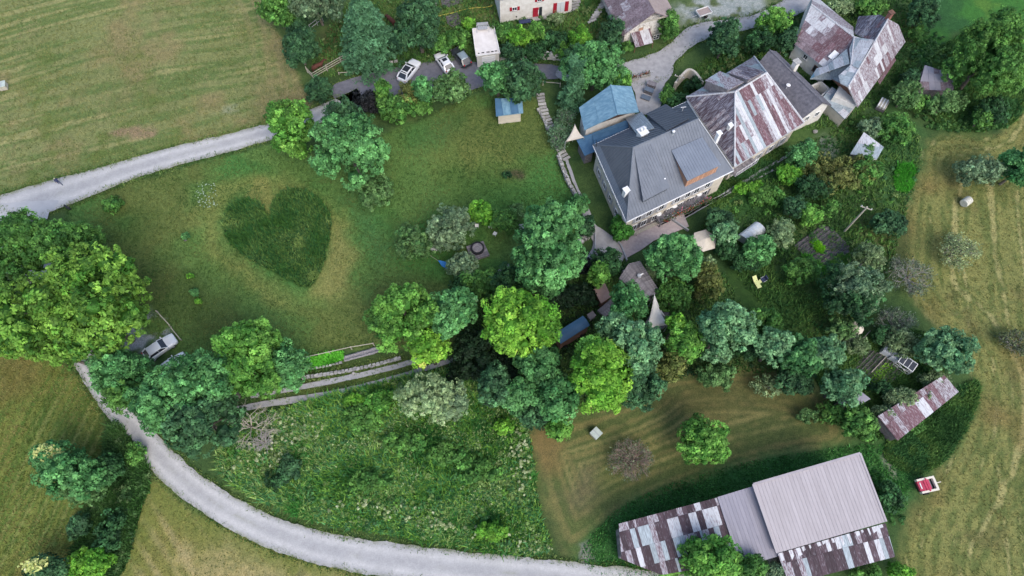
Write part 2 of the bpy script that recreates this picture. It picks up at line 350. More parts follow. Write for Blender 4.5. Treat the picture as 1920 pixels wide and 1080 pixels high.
w, d = region(PXA, 1.6); dU = sdist(X, Y, Pn(smooth_poly(PXA))); s = 0.45*vnoise(dU/1.0+5+(NC-0.5)*3, X*0.04)+0.25*vnoise(dU/0.45+9+(NC-0.5)*3, X*0.06)+0.3*(0.5+0.5*np.sin(dU*3.6+(NC-0.5)*6))+(fbm(X, Y, 1.2, 3, 5)-0.5)*0.2
c = np.tile(C(112, 106, 66), (len(X), 1)); c = blend(c, C(84, 92, 52), smooth(0.42, 0.52, s)); c = blend(c, C(134, 124, 80), smooth(0.6, 0.8, s)*0.8)
blob([(980, 800), (1060, 790), (1050, 850), (1020, 900), (990, 860)], (122, 100, 64), 0.8, 1.5)
blob([(1070, 880), (1130, 870), (1120, 950), (1070, 960)], (104, 92, 72), 0.6, 2); blob([(1100, 960), (1160, 800), (1200, 860), (1110, 990)], (98, 104, 56), 0.5, 2)
blob([(1200, 780), (1300, 700), (1500, 700), (1520, 780)], (84, 74, 46), 0.5, 2)
GC = blend(GC, c, w)
PXR = [(1742, 262), (1800, 250), (1850, 262), (1890, 235), (1900, 190), (2500, -300), (2500, 1400), (1695, 1300), (1690, 1000), (1720, 960), (1790, 850), (1830, 740), (1800, 640), (1735, 600), (1690, 520), (1695, 440), (1700, 380), (1715, 310)]
w, d = region(PXR, 1.3); s = stripes(78, 1.3, 8); dU = sdist(X, Y, Pn(smooth_poly(PXR))); s2 = 0.6*vnoise(dU/1.0+3, X*0.05)+0.4*(0.5+0.5*np.sin(dU*4))+(fbm(X, Y, 1.2, 3, 5)-0.5)*0.2; s = np.where(d < 9, 0.5*s+0.5*s2, s)
c = np.tile(C(124, 122, 72), (len(X), 1)); c = blend(c, C(94, 102, 56), smooth(0.42, 0.52, s)*0.9); c = blend(c, C(156, 146, 98), smooth(0.6, 0.7, s)*0.9)
c = blend(c, C(122, 100, 62), smooth(0.5, 0.7, fbm(X, Y, 14, 4, 31))*0.7); c = blend(c, C(96, 84, 56), smooth(0.62, 0.75, ND)*0.4)
GC = blend(GC, c, w)
PXTR = [(1735, -100), (2500, -400), (2500, 20), (2000, 60), (1900, 60), (1790, 60), (1750, 110), (1715, 120), (1715, 40)]
w, d = region(PXTR, 1); c = np.tile(C(58, 104, 44), (len(X), 1)); c = blend(c, C(46, 84, 44), smooth(0.45, 0.65, NA)); c = blend(c, C(90, 116, 46), smooth(0.6, 0.8, ND)*0.5); GC = blend(GC, c, w)
PXG = [(1085, 1040), (1110, 1000), (1180, 935), (1350, 875), (1500, 850), (1620, 832), (1740, 835), (1760, 860), (1710, 900), (1700, 960), (1650, 975), (1300, 1090), (1120, 1090)]
w, d = region(PXG, 1.5); c = np.tile(C(60, 102, 52), (len(X), 1)); c = blend(c, C(48, 82, 42), smooth(0.45, 0.65, NA)); c = blend(c, C(80, 116, 62), smooth(0.55, 0.8, NB)*0.5); GC = blend(GC, c, w)
for px, col, wt in [
    ([(1690, 830), (1790, 760), (1820, 700), (1840, 730), (1800, 830), (1730, 880)], (58, 100, 44), 0.9),
    ([(1345, 480), (1420, 490), (1520, 520), (1545, 600), (1490, 640), (1380, 590)], (50, 78, 34), 0.9),
    ([(1385, 330), (1500, 290), (1500, 370), (1400, 420), (1330, 390)], (58, 98, 48), 0.8),
    ([(1650, 190), (1720, 215), (1740, 280), (1700, 390), (1650, 400), (1640, 280)], (62, 96, 52), 0.8),
    ([(1760, 130), (1830, 90), (1920, 150), (1890, 240), (1840, 240), (1750, 230)], (44, 78, 40), 0.7),
    ([(1600, 400), (1720, 390), (1700, 520), (1640, 480)], (78, 84, 48), 0.8),
    ([(600, 60), (660, 20), (720, 40), (650, 130), (600, 120)], (104, 96, 60), 0.8),
    ([(615, 20), (800, -30), (800, 40), (740, 50), (640, 60)], (84, 98, 48), 0.7),
    ([(820, 0), (930, -20), (935, 50), (860, 60), (815, 40)], (110, 112, 66), 0.8),
    ([(1080, 10), (1130, 40), (1160, 100), (1060, 60)], (104, 110, 60), 0.7),
    ([(1255, 160), (1400, 60), (1500, 110), (1400, 180), (1290, 200)], (74, 98, 44), 0.7),
    ([(1560, 10), (1700, 10), (1720, 100), (1640, 40)], (106, 110, 62), 0.7),
    ([(520, 700), (760, 655), (800, 690), (640, 735), (560, 755)], (84, 96, 46), 0.9),
    ([(1400, 0), (1500, -30), (1490, 20), (1330, 60), (1240, 60), (1280, -10)], (112, 118, 84), 0.7),
    ([(1480, 175), (1500, 200), (1540, 250), (1500, 300), (1430, 320)], (70, 94, 46), 0.6),
    ([(580, 150), (640, 120), (700, 125), (640, 170), (600, 190)], (62, 88, 46), 0.8),
    ([(1020, 170), (1060, 200), (1090, 330), (1150, 470), (1120, 480), (1060, 330)], (56, 82, 42), 0.7),
    ([(900, 540), (1130, 520), (1130, 640), (900, 720), (860, 640)], (44, 56, 34), 0.9)]:  # last patch: shade beneath the central trees painted into the ground colour
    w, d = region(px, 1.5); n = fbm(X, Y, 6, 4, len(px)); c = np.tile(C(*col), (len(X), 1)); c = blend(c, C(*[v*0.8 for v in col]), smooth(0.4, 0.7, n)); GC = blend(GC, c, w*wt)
def bare(px, col, wt, feather=0.6, thr=0.45):
    global GC
    w, d = region(px, feather, 1); GC = blend(GC, C(*col), w*wt*smooth(thr-0.08, thr+0.08, NB))
bare([(190, 600), (300, 585), (330, 640), (250, 680), (150, 670)], (150, 150, 160), 0.9, 1.0, 0.42)
bare([(1085, 1015), (1105, 1020), (1112, 1058), (1085, 1050)], (150, 145, 138), 0.9)
bare([(1665, 858), (1682, 858), (1682, 886), (1668, 886)], (160, 150, 140), 0.9, 0.5, 0.35)
bare([(1255, 0), (1430, -20), (1440, 30), (1300, 50)], (160, 160, 162), 0.85, 1.5, 0.42)
bare([(400, 195), (455, 195), (455, 215), (400, 215)], (150, 150, 132), 0.5, 1, 0.55)
bare([(1500, 255), (1560, 250), (1580, 300), (1530, 300)], (130, 132, 128), 0.6, 1, 0.5)
bare([(360, 345), (405, 345), (410, 385), (365, 385)], (150, 155, 150), 0.4, 1, 0.6)
# relief: gentle unevenness, ridges of tall growth
Z = (fbm(X, Y, 6, 4, 41)-0.5)*0.22-0.12; Z[(np.abs(X) > 97) | (Y > 97) | (Y < -5)] = -0.12
nx, ny = len(gx), len(gy)
me = bpy.data.meshes.new('ground'); me.vertices.add(nx*ny)
me.vertices.foreach_set('co', np.stack([X, Y, Z], 1).reshape(-1).astype(np.float32))
i = (np.arange(ny-1)[:, None]*nx+np.arange(nx-1)[None]).ravel()
F_ = np.stack([i, i+1, i+nx+1, i+nx], 1).astype(np.int32)
me.loops.add(F_.size); me.loops.foreach_set('vertex_index', F_.ravel()); me.polygons.add(len(F_))
me.polygons.foreach_set('loop_start', np.arange(0, F_.size, 4, dtype=np.int32)); me.polygons.foreach_set('use_smooth', np.ones(len(F_), bool)); me.update(calc_edges=True)
at = me.color_attributes.new('col', 'FLOAT_COLOR', 'POINT'); cc = np.ones((nx*ny, 4), np.float32); cc[:, :3] = np.clip(GC, 0.004, 0.8); at.data.foreach_set('color', cc.ravel())
ground = link_mesh('ground', me, m_ground); ground['kind'] = 'structure'

# ---------------------------------------------------------------- roads, tracks, yards: sheets with ragged verges
def resample(p, step=0.35):
    p = np.asarray(p, float); q = np.vstack([p, p[:1]]); out = []
    for a, b in zip(q[:-1], q[1:]):
        n = max(1, int(np.hypot(*(b-a))/step)); out.append(a+(b-a)*np.arange(n)[:, None]/n)
    return np.vstack(out)
def sheet(name, px, mat_, z, rag=0.5, sm=2, world=False, step=0.35):
    p = px if world else Pn(smooth_poly(px, sm) if sm else px)
    p = resample(p, step); x, y = p[:, 0], p[:, 1]
    p = p+np.stack([fbm(x, y, 1.6, 3, 51)-0.5, fbm(x, y, 1.6, 3, 52)-0.5], 1)*rag*2
    bm = bmesh.new(); vs_ = [bm.verts.new((a, b, z)) for a, b in p]; f = bm.faces.new(vs_)
    if f.normal.z < 0: f.normal_flip()
    bmesh.ops.triangulate(bm, faces=[f], ngon_method='EAR_CLIP')
    for f in bm.faces:
        if f.normal.z < 0: f.normal_flip()
    me = bpy.data.meshes.new(name); bm.to_mesh(me); bm.free()
    o = link_mesh(name, me, mat_); o['kind'] = 'structure'; return o, p
def ribbon(pts_px, wid, sm=2):
    """outline of a strip of given half widths (m) along a centre line given in photo positions"""
    c = smooth_line(pts_px, sm); c = Pn(c); n = len(c); wd = np.interp(np.linspace(0, 1, n), np.linspace(0, 1, len(wid)), wid)
    t = np.gradient(c, axis=0); t /= np.hypot(t[:, 0], t[:, 1])[:, None]; nn = np.stack([-t[:, 1], t[:, 0]], 1)
    return np.vstack([c+nn*wd[:, None], (c-nn*wd[:, None])[::-1]])
VERGE = []
ROADS = [('lane', [(-260, 480), (-100, 430), (0, 401), (60, 378), (150, 350), (250, 315), (330, 292), (420, 270), (520, 244), (600, 215), (680, 178)], [2.6, 2.9, 3.1, 2.6, 1.9, 1.75, 1.6, 1.6, 1.6], 0.03, 'road')]; p = np.zeros((1, 2))+500; VERGE.append(p)
ROADS.append(('road', [(-40, 420), (30, 440), (70, 500), (100, 560), (140, 640), (185, 720), (245, 800), (320, 880), (400, 945), (520, 1005), (660, 1042), (850, 1066), (1050, 1082), (1300, 1110), (1600, 1160)], [3.4, 2.4, 1.5, 1.4, 1.5, 1.6, 1.65, 1.8, 1.9, 1.85, 1.75, 1.75, 1.8, 1.9], 0.036, 'road')); p = np.zeros((1, 2))+500; VERGE.append(p)
sheet('road_junction', [(-60, 380), (60, 378), (120, 372), (90, 400), (80, 440), (100, 520), (20, 520), (-60, 470)], m_road, 0.042, 0.4)
o, p = sheet('parking_yard', [(618, 160), (660, 146), (720, 128), (800, 118), (850, 105), (900, 122), (1000, 120), (1055, 122), (1060, 150), (980, 148), (900, 162), (860, 180), (800, 190), (700, 200), (625, 190)], m_asph, 0.03, 0.25); VERGE.append(p)
o, p = sheet('village_road', [(1040, 124), (1110, 130), (1165, 118), (1215, 105), (1255, 88), (1285, 52), (1330, 40), (1390, 34), (1440, 18), (1500, -20), (1560, -20), (1530, 8), (1475, 38), (1410, 55), (1330, 68), (1290, 92), (1262, 118), (1262, 136), (1240, 152), (1200, 160), (1190, 158), (1170, 145), (1100, 155), (1045, 152)], m_drive, 0.036, 0.3); VERGE.append(p)
sheet('house_forecourt', [(1168, 122), (1215, 108), (1262, 112), (1262, 140), (1240, 160), (1244, 200), (1215, 218), (1196, 212), (1190, 165), (1165, 145)], m_drive, 0.044, 0.3)
ROADS.append(('wheel_track', [(470, 742), (560, 727), (640, 711), (700, 698), (760, 683), (830, 660)], [0.4, 0.36, 0.38, 0.34], 0.03, 'track')); p = np.zeros((1, 2))+500; VERGE.append(p)
ROADS.append(('wheel_track', [(400, 778), (470, 762), (560, 748), (640, 735), (720, 715), (790, 694), (850, 674), (890, 662)], [0.42, 0.42, 0.38, 0.36, 0.3], 0.034, 'track')); p = np.zeros((1, 2))+500; VERGE.append(p)
sheet('terrace', [(1158, 458), (1190, 425), (1280, 398), (1292, 425), (1225, 452), (1200, 470), (1172, 486)], m_pink, 0.06, 0.04, 0)
sheet('garden_path', [(1085, 390), (1097, 385), (1110, 420), (1135, 430), (1162, 458), (1175, 490), (1140, 500), (1085, 515), (1085, 500), (1115, 462), (1105, 440)], m_drive, 0.04, 0.25)
sheet('lower_path', ribbon([(1170, 470), (1290, 405), (1340, 375), (1420, 325), (1480, 290), (1520, 262)], [0.22, 0.22, 0.2]), m_drive, 0.05, 0.15, world=True)
sheet('upper_path', ribbon([(1210, 440), (1265, 418), (1320, 385), (1400, 345), (1450, 318)], [0.16, 0.16, 0.15]), m_drive, 0.05, 0.12, world=True)
sheet('slope_path', ribbon([(1062, 300), (1072, 330), (1085, 360), (1098, 385), (1108, 410)], [0.25, 0.2, 0.3]), m_drive, 0.05, 0.15, world=True)

def wear_ribbon(name, pts_px, wid, z, cols, rag=0.25, tracks=True):
    """gravel strip with paler wheel tracks worn into it; its verge wobbles"""
    c = smooth_line(pts_px, 2); c = Pn(c); L = np.r_[0, np.cumsum(np.hypot(*np.diff(c, axis=0).T))]; s_ = np.arange(0, L[-1], 0.3)
    c = np.stack([np.interp(s_, L, c[:, 0]), np.interp(s_, L, c[:, 1])], 1); n = len(c); wd = np.interp(np.linspace(0, 1, n), np.linspace(0, 1, len(wid)), wid)
    for _ in range(6): c[1:-1] = (c[:-2]+2*c[1:-1]+c[2:])/4
    t = np.gradient(c, axis=0); t /= np.hypot(t[:, 0], t[:, 1])[:, None]; nn = np.stack([-t[:, 1], t[:, 0]], 1)
    K = 17; u = np.linspace(-1, 1, K); V = np.zeros((n, K, 3)); CCC = np.zeros((n, K, 3)); ca, cb, cg = [np.array(lin(*q)) for q in cols]
    for j, uu in enumerate(u):
        w_ = wd*(1+0*s_); ed = 0
        if abs(uu) > 0.99: ed = (fbm(s_, s_*0+uu*9, 1.3, 4, 55)-0.5)*rag*4+RNG.normal(0, rag*0.12, n)
        p = c+nn*(w_*uu+ed*np.sign(uu))[:, None]; V[:, j, :2] = p; V[:, j, 2] = z
        m = fbm(p[:, 0], p[:, 1], 2.5, 4, 56); k = np.clip((m-0.3)/0.4, 0, 1)
        tr = np.exp(-((abs(uu)-0.5)/0.2)**2) if tracks else 0.5; k = np.clip(0.35*k+0.65*tr+0.25*(fbm(s_, s_*0+j, 5, 2, 57)-0.5), 0, 1)[:, None]
        col = ca*(1-k)+cb*k
        g = np.clip(smooth(0.78, 1.05, abs(uu))+ (0.35*np.exp(-(uu/0.12)**2) if tracks else 0)*smooth(0.45, 0.7, m), 0, 0.75)*smooth(0.3, 0.6, fbm(p[:, 0], p[:, 1], 0.9, 3, 58))
        CCC[:, j] = col*(1-np.reshape(g, (-1, 1)))+cg*np.reshape(g, (-1, 1))
    me = bpy.data.meshes.new(name); i = (np.arange(n-1)[:, None]*K+np.arange(K-1)[None]).ravel()
    me.from_pydata(V.reshape(-1, 3).tolist(), [], np.stack([i, i+K, i+K+1, i+1], 1).tolist()); at = me.color_attributes.new('col', 'FLOAT_COLOR', 'POINT')
    cc = np.ones((n*K, 4), np.float32); cc[:, :3] = CCC.reshape(-1, 3); at.data.foreach_set('color', cc.ravel()); me.update()
    if me.polygons[0].normal.z < 0: me.flip_normals()
    o = link_mesh(name, me, m_gravel); o['kind'] = 'structure'
    return o, np.vstack([V[:, 0, :2], V[:, -1, :2]])

for nm, a_, b_, z_, k_ in ROADS:
    o, p = wear_ribbon(nm, a_, b_, z_, ((162, 161, 161), (188, 186, 184), (128, 130, 104)) if k_ == 'road' else ((146, 145, 146), (172, 171, 172), (104, 108, 76)), 0.13 if k_ == 'road' else 0.07, k_ == 'road'); VERGE.append(p if k_ == 'road' else p[::4])

# ---------------------------------------------------------------- tufts: unmown grass, weeds, verges (nobody could count them)
def scatter_in(px, n, world=False, sm=2):
    p = px if world else Pn(smooth_poly(px, sm)); lo = p.min(0); hi = p.max(0)
    q = lo+RNG.random((n, 2))*(hi-lo); return q[inside(q, p)]
def tufts(name, pts, h, wdt, cols, blades=5, label=None, cat='grass', lean=1.3, hv=0.5, zb=-0.1):
    n = len(pts); k = n*blades
    c = np.repeat(pts, blades, 0); ang = RNG.random(k)*2*np.pi
    hh = h*(1-hv+2*hv*RNG.random(k)*np.repeat((0.5+RNG.random(n))*(0.45+1.3*smooth(0.3, 0.7, fbm(pts[:, 0], pts[:, 1], 3.5, 3, 62))), blades)); w_ = wdt*(0.5+RNG.random(k))
    off = RNG.normal(0, wdt*0.7, (k, 2)); dx, dy = np.cos(ang), np.sin(ang); le = (lean if h > 0.12 else 2.6)*hh*RNG.random(k)
    b = c+off; V = np.zeros((k, 3, 3))
    V[:, 0, 0] = b[:, 0]-dy*w_/2; V[:, 0, 1] = b[:, 1]+dx*w_/2; V[:, 1, 0] = b[:, 0]+dy*w_/2; V[:, 1, 1] = b[:, 1]-dx*w_/2; V[:, :2, 2] = zb
    V[:, 2, 0] = b[:, 0]+dx*le; V[:, 2, 1] = b[:, 1]+dy*le; V[:, 2, 2] = hh
    cols = np.array([C(*q) for q in cols]); nn = fbm(c[:, 0], c[:, 1], 4, 3, 61)
    pick = np.clip(((nn-0.3)/0.4*0.7+RNG.random(k)*0.3)*len(cols), 0, len(cols)-1).astype(int)
    CC = cols[pick]*(0.7+0.6*RNG.random(k))[:, None]*(1.0 if h < 0.12 else 1.65)
    o = quad_mesh(name, V, CC, m_grass, n=3); tag(o, label, cat, kind='stuff'); return o
# mown grass gets a sparse nap of short blades so it is not a bare surface
q = scatter_in(PXL, 120000); q = q[~inside(q, Pn(smooth_poly(PXH, 1)))]
for wl in ([(560, 710), (630, 700), (700, 686), (752, 672)], [(566, 692), (600, 690), (642, 680)], [(1008, 205), (1028, 245)], [(1046, 292), (1056, 320), (1080, 368)]): VERGE.append(resample(Pn(wl), 0.2)[:int(60*len(wl))])
tufts('lawn_grass', q[:60000], 0.05, 0.075, [(60, 88, 40), (78, 98, 46), (104, 110, 60)], 2, 'short mown grass of the large lawn around the heart')
q = scatter_in(PXF, 150000); q = q[(q[:, 0] > -92) & (q[:, 1] < 96)][:42000]
tufts('meadow_grass', q, 0.05, 0.08, [(112, 112, 60), (134, 128, 78), (96, 106, 54), (146, 136, 96)], 2, 'dry mown hay meadow grass north of the pale lane')
q = scatter_in(PXR, 200000); q = q[(q[:, 0] < 92) & (q[:, 1] > -2) & (q[:, 1] < 90)][:36000]
tufts('hay_grass', q, 0.05, 0.08, [(116, 110, 60), (140, 128, 76), (100, 104, 54), (156, 142, 94)], 2, 'dry mown hay field grass beside the long barn')
q = np.vstack([scatter_in(PXLL, 60000), scatter_in(PXB, 40000)]); q = q[(q[:, 0] > -68) & (q[:, 1] > -4)][:20000]
tufts('stubble_grass', q, 0.05, 0.08, [(112, 108, 54), (140, 126, 76), (92, 102, 46)], 2, 'straw coloured field grass on the outer side of the curved road')
q = scatter_in(PXH, 9000, sm=1)
tufts('heart_grass', q, 0.34, 0.13, [(38, 68, 28), (54, 84, 34), (42, 76, 38), (76, 98, 46), (48, 78, 42), (98, 114, 60)], 6, 'tall unmown grass left standing in the shape of a heart')
q = scatter_in(PXM, 26000)
tufts('meadow_weeds', q, 0.5, 0.17, [(46, 86, 38), (84, 116, 44), (56, 100, 52), (104, 130, 56), (70, 110, 66), (118, 134, 74), (58, 104, 44)], 6, 'lush tall weeds filling the bank above the curved road', 'weeds')
f_ = q[(fbm(q[:, 0], q[:, 1], 5, 3, 71) > 0.52)]; f_ = f_[RNG.random(len(f_)) < 0.3]
tufts('meadow_flowers', f_, 0.55, 0.13, [(118, 130, 84), (142, 150, 108), (104, 122, 72)], 4, 'cream flower heads among the tall weeds of the bank', 'flowers', lean=0.25, zb=0.42)
q = scatter_in([(205, 770), (270, 860), (285, 900), (258, 960), (228, 1100), (130, 1100), (145, 1010), (195, 900)], 9000)
tufts('hedgerow_weeds', q, 0.45, 0.2, [(38, 62, 30), (52, 82, 36), (66, 92, 48), (44, 70, 36)], 6, 'dark weeds in the strip between the two lower left fields', 'weeds')
q = scatter_in(PXG, 16000)
tufts('barn_grass', q[:9000], 0.14, 0.13, [(50, 90, 42), (62, 106, 50), (78, 116, 60)], 3, 'dark green grass around the long metal barn')
rough = [[(1300, 420), (1400, 340), (1500, 280), (1650, 190), (1740, 260), (1700, 400), (1640, 620), (1500, 660), (1350, 480)], [(1640, 850), (1700, 800), (1830, 700), (1840, 740), (1790, 850), (1720, 900)],
         [(560, 130), (700, -60), (1140, -60), (1165, 110), (1050, 120), (800, 112), (640, 150)], [(1240, 160), (1400, 60), (1500, 20), (1720, -40), (1740, 120), (1600, 230), (1500, 250), (1290, 190)],
         [(870, 520), (1140, 500), (1340, 470), (1400, 600), (1560, 640), (1560, 700), (1240, 700), (1000, 800), (860, 700)], [(1730, 80), (1930, 40), (1930, 230), (1830, 250), (1740, 240)], [(1260, 160), (1290, 190), (1300, 320), (1500, 260), (1440, 330), (1290, 420)],
         [(1500, 660), (1740, 600), (1790, 700), (1640, 850), (1570, 780)]]
q = np.vstack([scatter_in(r, 12000) for r in rough])
tufts('rough_grass', q, 0.26, 0.15, [(46, 74, 36), (62, 90, 42), (78, 100, 48), (52, 84, 44)], 4, 'rough long grass between the houses, sheds and trees')
vp = np.vstack(VERGE); vp = vp[(np.abs(vp[:, 0]) < 92) & (vp[:, 1] > -4) & (vp[:, 1] < 96)]; vp = np.repeat(vp, 8, 0)+RNG.normal(0, 0.3, (len(vp)*8, 2))
tufts('verge_grass', vp, 0.14, 0.12, [(70, 90, 44), (92, 104, 56), (58, 82, 38)], 3, 'ragged grass creeping over the edges of roads and tracks')

# ---------------------------------------------------------------- trees and shrubs
_t = (1+5**.5)/2
_bm = bmesh.new(); bmesh.ops.create_icosphere(_bm, subdivisions=1, radius=1.0)
ICO_V = np.array([v.co[:] for v in _bm.verts]); ICO_F = np.array([[v.index for v in f.verts] for f in _bm.faces]); _bm.free()
def unit(n, rng):
    v = rng.normal(size=(n, 3)); return v/np.linalg.norm(v, axis=1)[:, None]
def norm(v): return v/(np.linalg.norm(v, axis=1)[:, None]+1e-9)
def leaf_quads(pos, nrm, size, elong, rng):
    nrm = norm(nrm+np.array([0, 0, 0.45])); k = len(pos); r = unit(k, rng); a = norm(np.cross(nrm, r)); b = np.cross(nrm, a)
    s = size*(0.5+1.0*rng.random(k)**1.5); a = a*(s*elong/2)[:, None]; b = b*(s/2)[:, None]
    return np.stack([pos-a, pos+b*0.9-a*0.1, pos+a, pos-b*0.9-a*0.1], 1)
STY = {  # colour a, colour b, puff radius, leaves per puff, leaf size, core share, looseness, jitter of outline
    'ash': ((56, 100, 54), (104, 152, 88), 0.52, 30, 0.27, 0.74, 1.0, 0.16),
    'ashblue': ((70, 108, 72), (120, 154, 106), 0.52, 30, 0.27, 0.74, 1.0, 0.16),
    'ashdark': ((42, 72, 46), (74, 108, 68), 0.5, 28, 0.27, 0.74, 1.0, 0.18),
    'maple': ((82, 132, 40), (134, 176, 62), 0.6, 32, 0.27, 0.76, 0.8, 0.14),
    'lime': ((66, 112, 42), (116, 158, 68), 0.55, 30, 0.27, 0.74, 0.95, 0.18),
    'green': ((60, 100, 44), (98, 136, 62), 0.5, 26, 0.26, 0.7, 1.1, 0.2),
    'walnut': ((62, 104, 36), (122, 156, 62), 0.6, 26, 0.33, 0.62, 1.3, 0.3),
    'dark': ((36, 66, 38), (60, 96, 54), 0.5, 24, 0.26, 0.72, 1.1, 0.2),
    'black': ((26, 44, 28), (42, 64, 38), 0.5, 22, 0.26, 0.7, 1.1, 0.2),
    'purple': ((30, 32, 34), (48, 46, 48), 0.45, 24, 0.22, 0.6, 1.2, 0.2),
    'olive': ((84, 96, 46), (108, 108, 58), 0.5, 22, 0.24, 0.5, 1.4, 0.25),
    'willow': ((108, 130, 88), (148, 162, 114), 0.42, 26, 0.2, 0.55, 1.3, 0.25),
    'greygreen': ((84, 108, 78), (122, 138, 102), 0.42, 26, 0.2, 0.6, 1.2, 0.22),
    'apple': ((72, 104, 56), (104, 132, 78), 0.4, 20, 0.24, 0.5, 1.3, 0.28),
    'sparse': ((92, 112, 72), (128, 140, 98), 0.36, 14, 0.18, 0.0, 1.6, 0.3),
    'fir': ((58, 92, 62), (84, 120, 84), 0.45, 24, 0.24, 0.6, 1.0, 0.1),
    'bright': ((72, 124, 38), (118, 162, 56), 0.4, 26, 0.22, 0.6, 1.1, 0.2),
    'ivy': ((48, 92, 34), (70, 118, 44), 0.34, 26, 0.2, 0.75, 0.7, 0.1)}
def foliage(rx, ry, rz, style, rng, boost=1.0, flat=0.45):
    ca, cb, rp, nl, ls, core, loose, jit = STY[style]
    ca = np.array(C(*ca)); cb = np.array(C(*cb)); ls *= 0.82; nl = int(nl*1.3); R = (rx+ry+rz)/3
    if R < 1.3: rp *= max(0.35, R/1.3); ls *= max(0.5, R/1.3)
    rm = max(0.34*R, min(rp*1.5, 0.6*R)); rm = min(rm, 2.0)
    nm = int(max(4, 2.3*(R/rm)**2))
    g = (np.arange(nm)+0.5)/nm; th = np.pi*(1+5**.5)*np.arange(nm); zz = 1-2*g*(1-0.22)   # down to -0.56
    rr = np.sqrt(np.clip(1-zz*zz, 0, 1)); d = np.stack([rr*np.cos(th), rr*np.sin(th), zz], 1)
    d = norm(d+rng.normal(0, 0.2, d.shape))
    rad = (1+jit*rng.normal(size=nm)).clip(0.7, 1.3)*np.array([1.0]*nm)
    ov = rm*0.95+rp*0.55; ext = np.array([max(rx-ov, rx*0.25), max(ry-ov, ry*0.25), max(rz-ov, rz*0.25)])
    mc = d*rad[:, None]*ext; mr = rm*(0.75+0.5*rng.random(nm))
    ni = max(1, nm//4); mc = np.vstack([mc, unit(ni, rng)*ext*0.4]); mr = np.append(mr, np.full(ni, rm)); nm = len(mc)
    kp = np.maximum(5, (2.6*(mr/rp)**2*boost).astype(int)); idx = np.repeat(np.arange(nm), kp)
    out = norm(mc/ext+np.array([0, 0, 0.35])); pd = norm(unit(len(idx), rng)+out[idx]*0.75)
    pc = mc[idx]+pd*mr[idx][:, None]*(0.85+0.6*loose*(rng.random(len(idx))-0.45))[:, None]
    pr = rp*(0.6+0.6*rng.random(len(idx)))
    pcol = 0.5+0.9*(fbm(pc[:, 0]+50, pc[:, 1]+pc[:, 2], R*0.5+0.5, 2, int(rng.integers(90)))-0.5)+rng.normal(0, 0.22, len(idx))+rng.normal(0, 0.22, nm)[idx]
    pbr = np.exp(rng.normal(0, 0.26, len(idx)))*np.exp(rng.normal(0, 0.13, nm))[idx]
    li = np.repeat(np.arange(len(idx)), nl); ld = norm(unit(len(li), rng)+pd[li]*0.7)
    lp = pc[li]+ld*pr[li][:, None]*(0.55+0.55*rng.random(len(li)))[:, None]
    ln = norm(ld+unit(len(li), rng)*0.75)
    V = leaf_quads(lp, ln, ls, 1.5, rng)
    t = np.clip(pcol[li]+rng.normal(0, 0.14, len(li)), 0, 1)[:, None]; CC = (ca*(1-t)+cb*t)*(pbr[li]*np.exp(rng.normal(0, 0.16, len(li))))[:, None]
    if core > 0:
        K = []
        for c_, r_ in zip(mc, mr):
            sc = r_*core*0.88*(0.9+0.2*rng.random(len(ICO_V)))[:, None]; v = c_+ICO_V*sc; K.append(v[ICO_F])
        K = np.concatenate(K); K = np.concatenate([K, K[:, 2:3]+1e-4], 1)
        V = np.concatenate([V, K]); CC = np.concatenate([CC, np.tile(ca*0.9, (len(K), 1))])
    return V, CC, mc
def conifer(R, h, style, rng):
    ca, cb = (np.array(C(*c)) for c in STY[style][:2]); V = []; CC = []
    n = int(R*h*9); z = h*(0.06+0.94*rng.random(n)**1.25); rad = R*1.12*(1-z/h)**0.62*(0.5+0.55*rng.random(n)); a = rng.random(n)*6.283
    tip = np.stack([np.cos(a)*rad, np.sin(a)*rad, z-0.18*rad], 1); ax = np.stack([np.cos(a), np.sin(a), np.full(n, -0.25)], 1)
    k = 42; t = rng.random((n, k, 1)); L = 1.5*(0.6+0.5*rng.random((n, 1, 1)))
    side = np.stack([-np.sin(a), np.cos(a), np.zeros(n)], 1)[:, None]; sp = rng.normal(0, 0.3, (n, k, 1))*(0.35+t)
    p = (tip[:, None]-ax[:, None]*L*t+side*sp+np.array([0, 0, 1])*rng.normal(0, 0.09, (n, k, 1))).reshape(-1, 3)
    nr = norm(np.tile(np.array([0, 0, 1.0]), (len(p), 1))+unit(len(p), rng)*0.8+np.repeat(ax, k, 0)*0.4)
    V = leaf_quads(p, nr, 0.17, 2.2, rng)
    q = np.clip((1-t.reshape(-1))*0.6+rng.normal(0.2, 0.2, len(p)), 0, 1)[:, None]; br = np.repeat(np.exp(rng.normal(0, 0.2, n)), k)
    return V, (ca*(1-q)+cb*q)*(1.15*br*np.exp(rng.normal(0, 0.12, len(p))))[:, None]
NT = [0]
def trunk_mesh(base, top, r, tips, mat_, parent, rng):
    mb = MB(); base = Vector(base); top = Vector(top); mid = base.lerp(top, 0.5)+Vector((rng.normal(0, 0.15), rng.normal(0, 0.15), 0))
    mb.tube([base, mid, top], [r, r*0.75, r*0.4], 7)
    for q in tips:
        s = base.lerp(top, 0.35+0.5*rng.random()); q = Vector(q); m_ = s.lerp(q, 0.5)+Vector((0, 0, 0.1*(q-s).length))
        mb.tube([s, m_, q], [r*0.42, r*0.28, r*0.08], 5)
    return mb.build('trunk', mat_, parent)
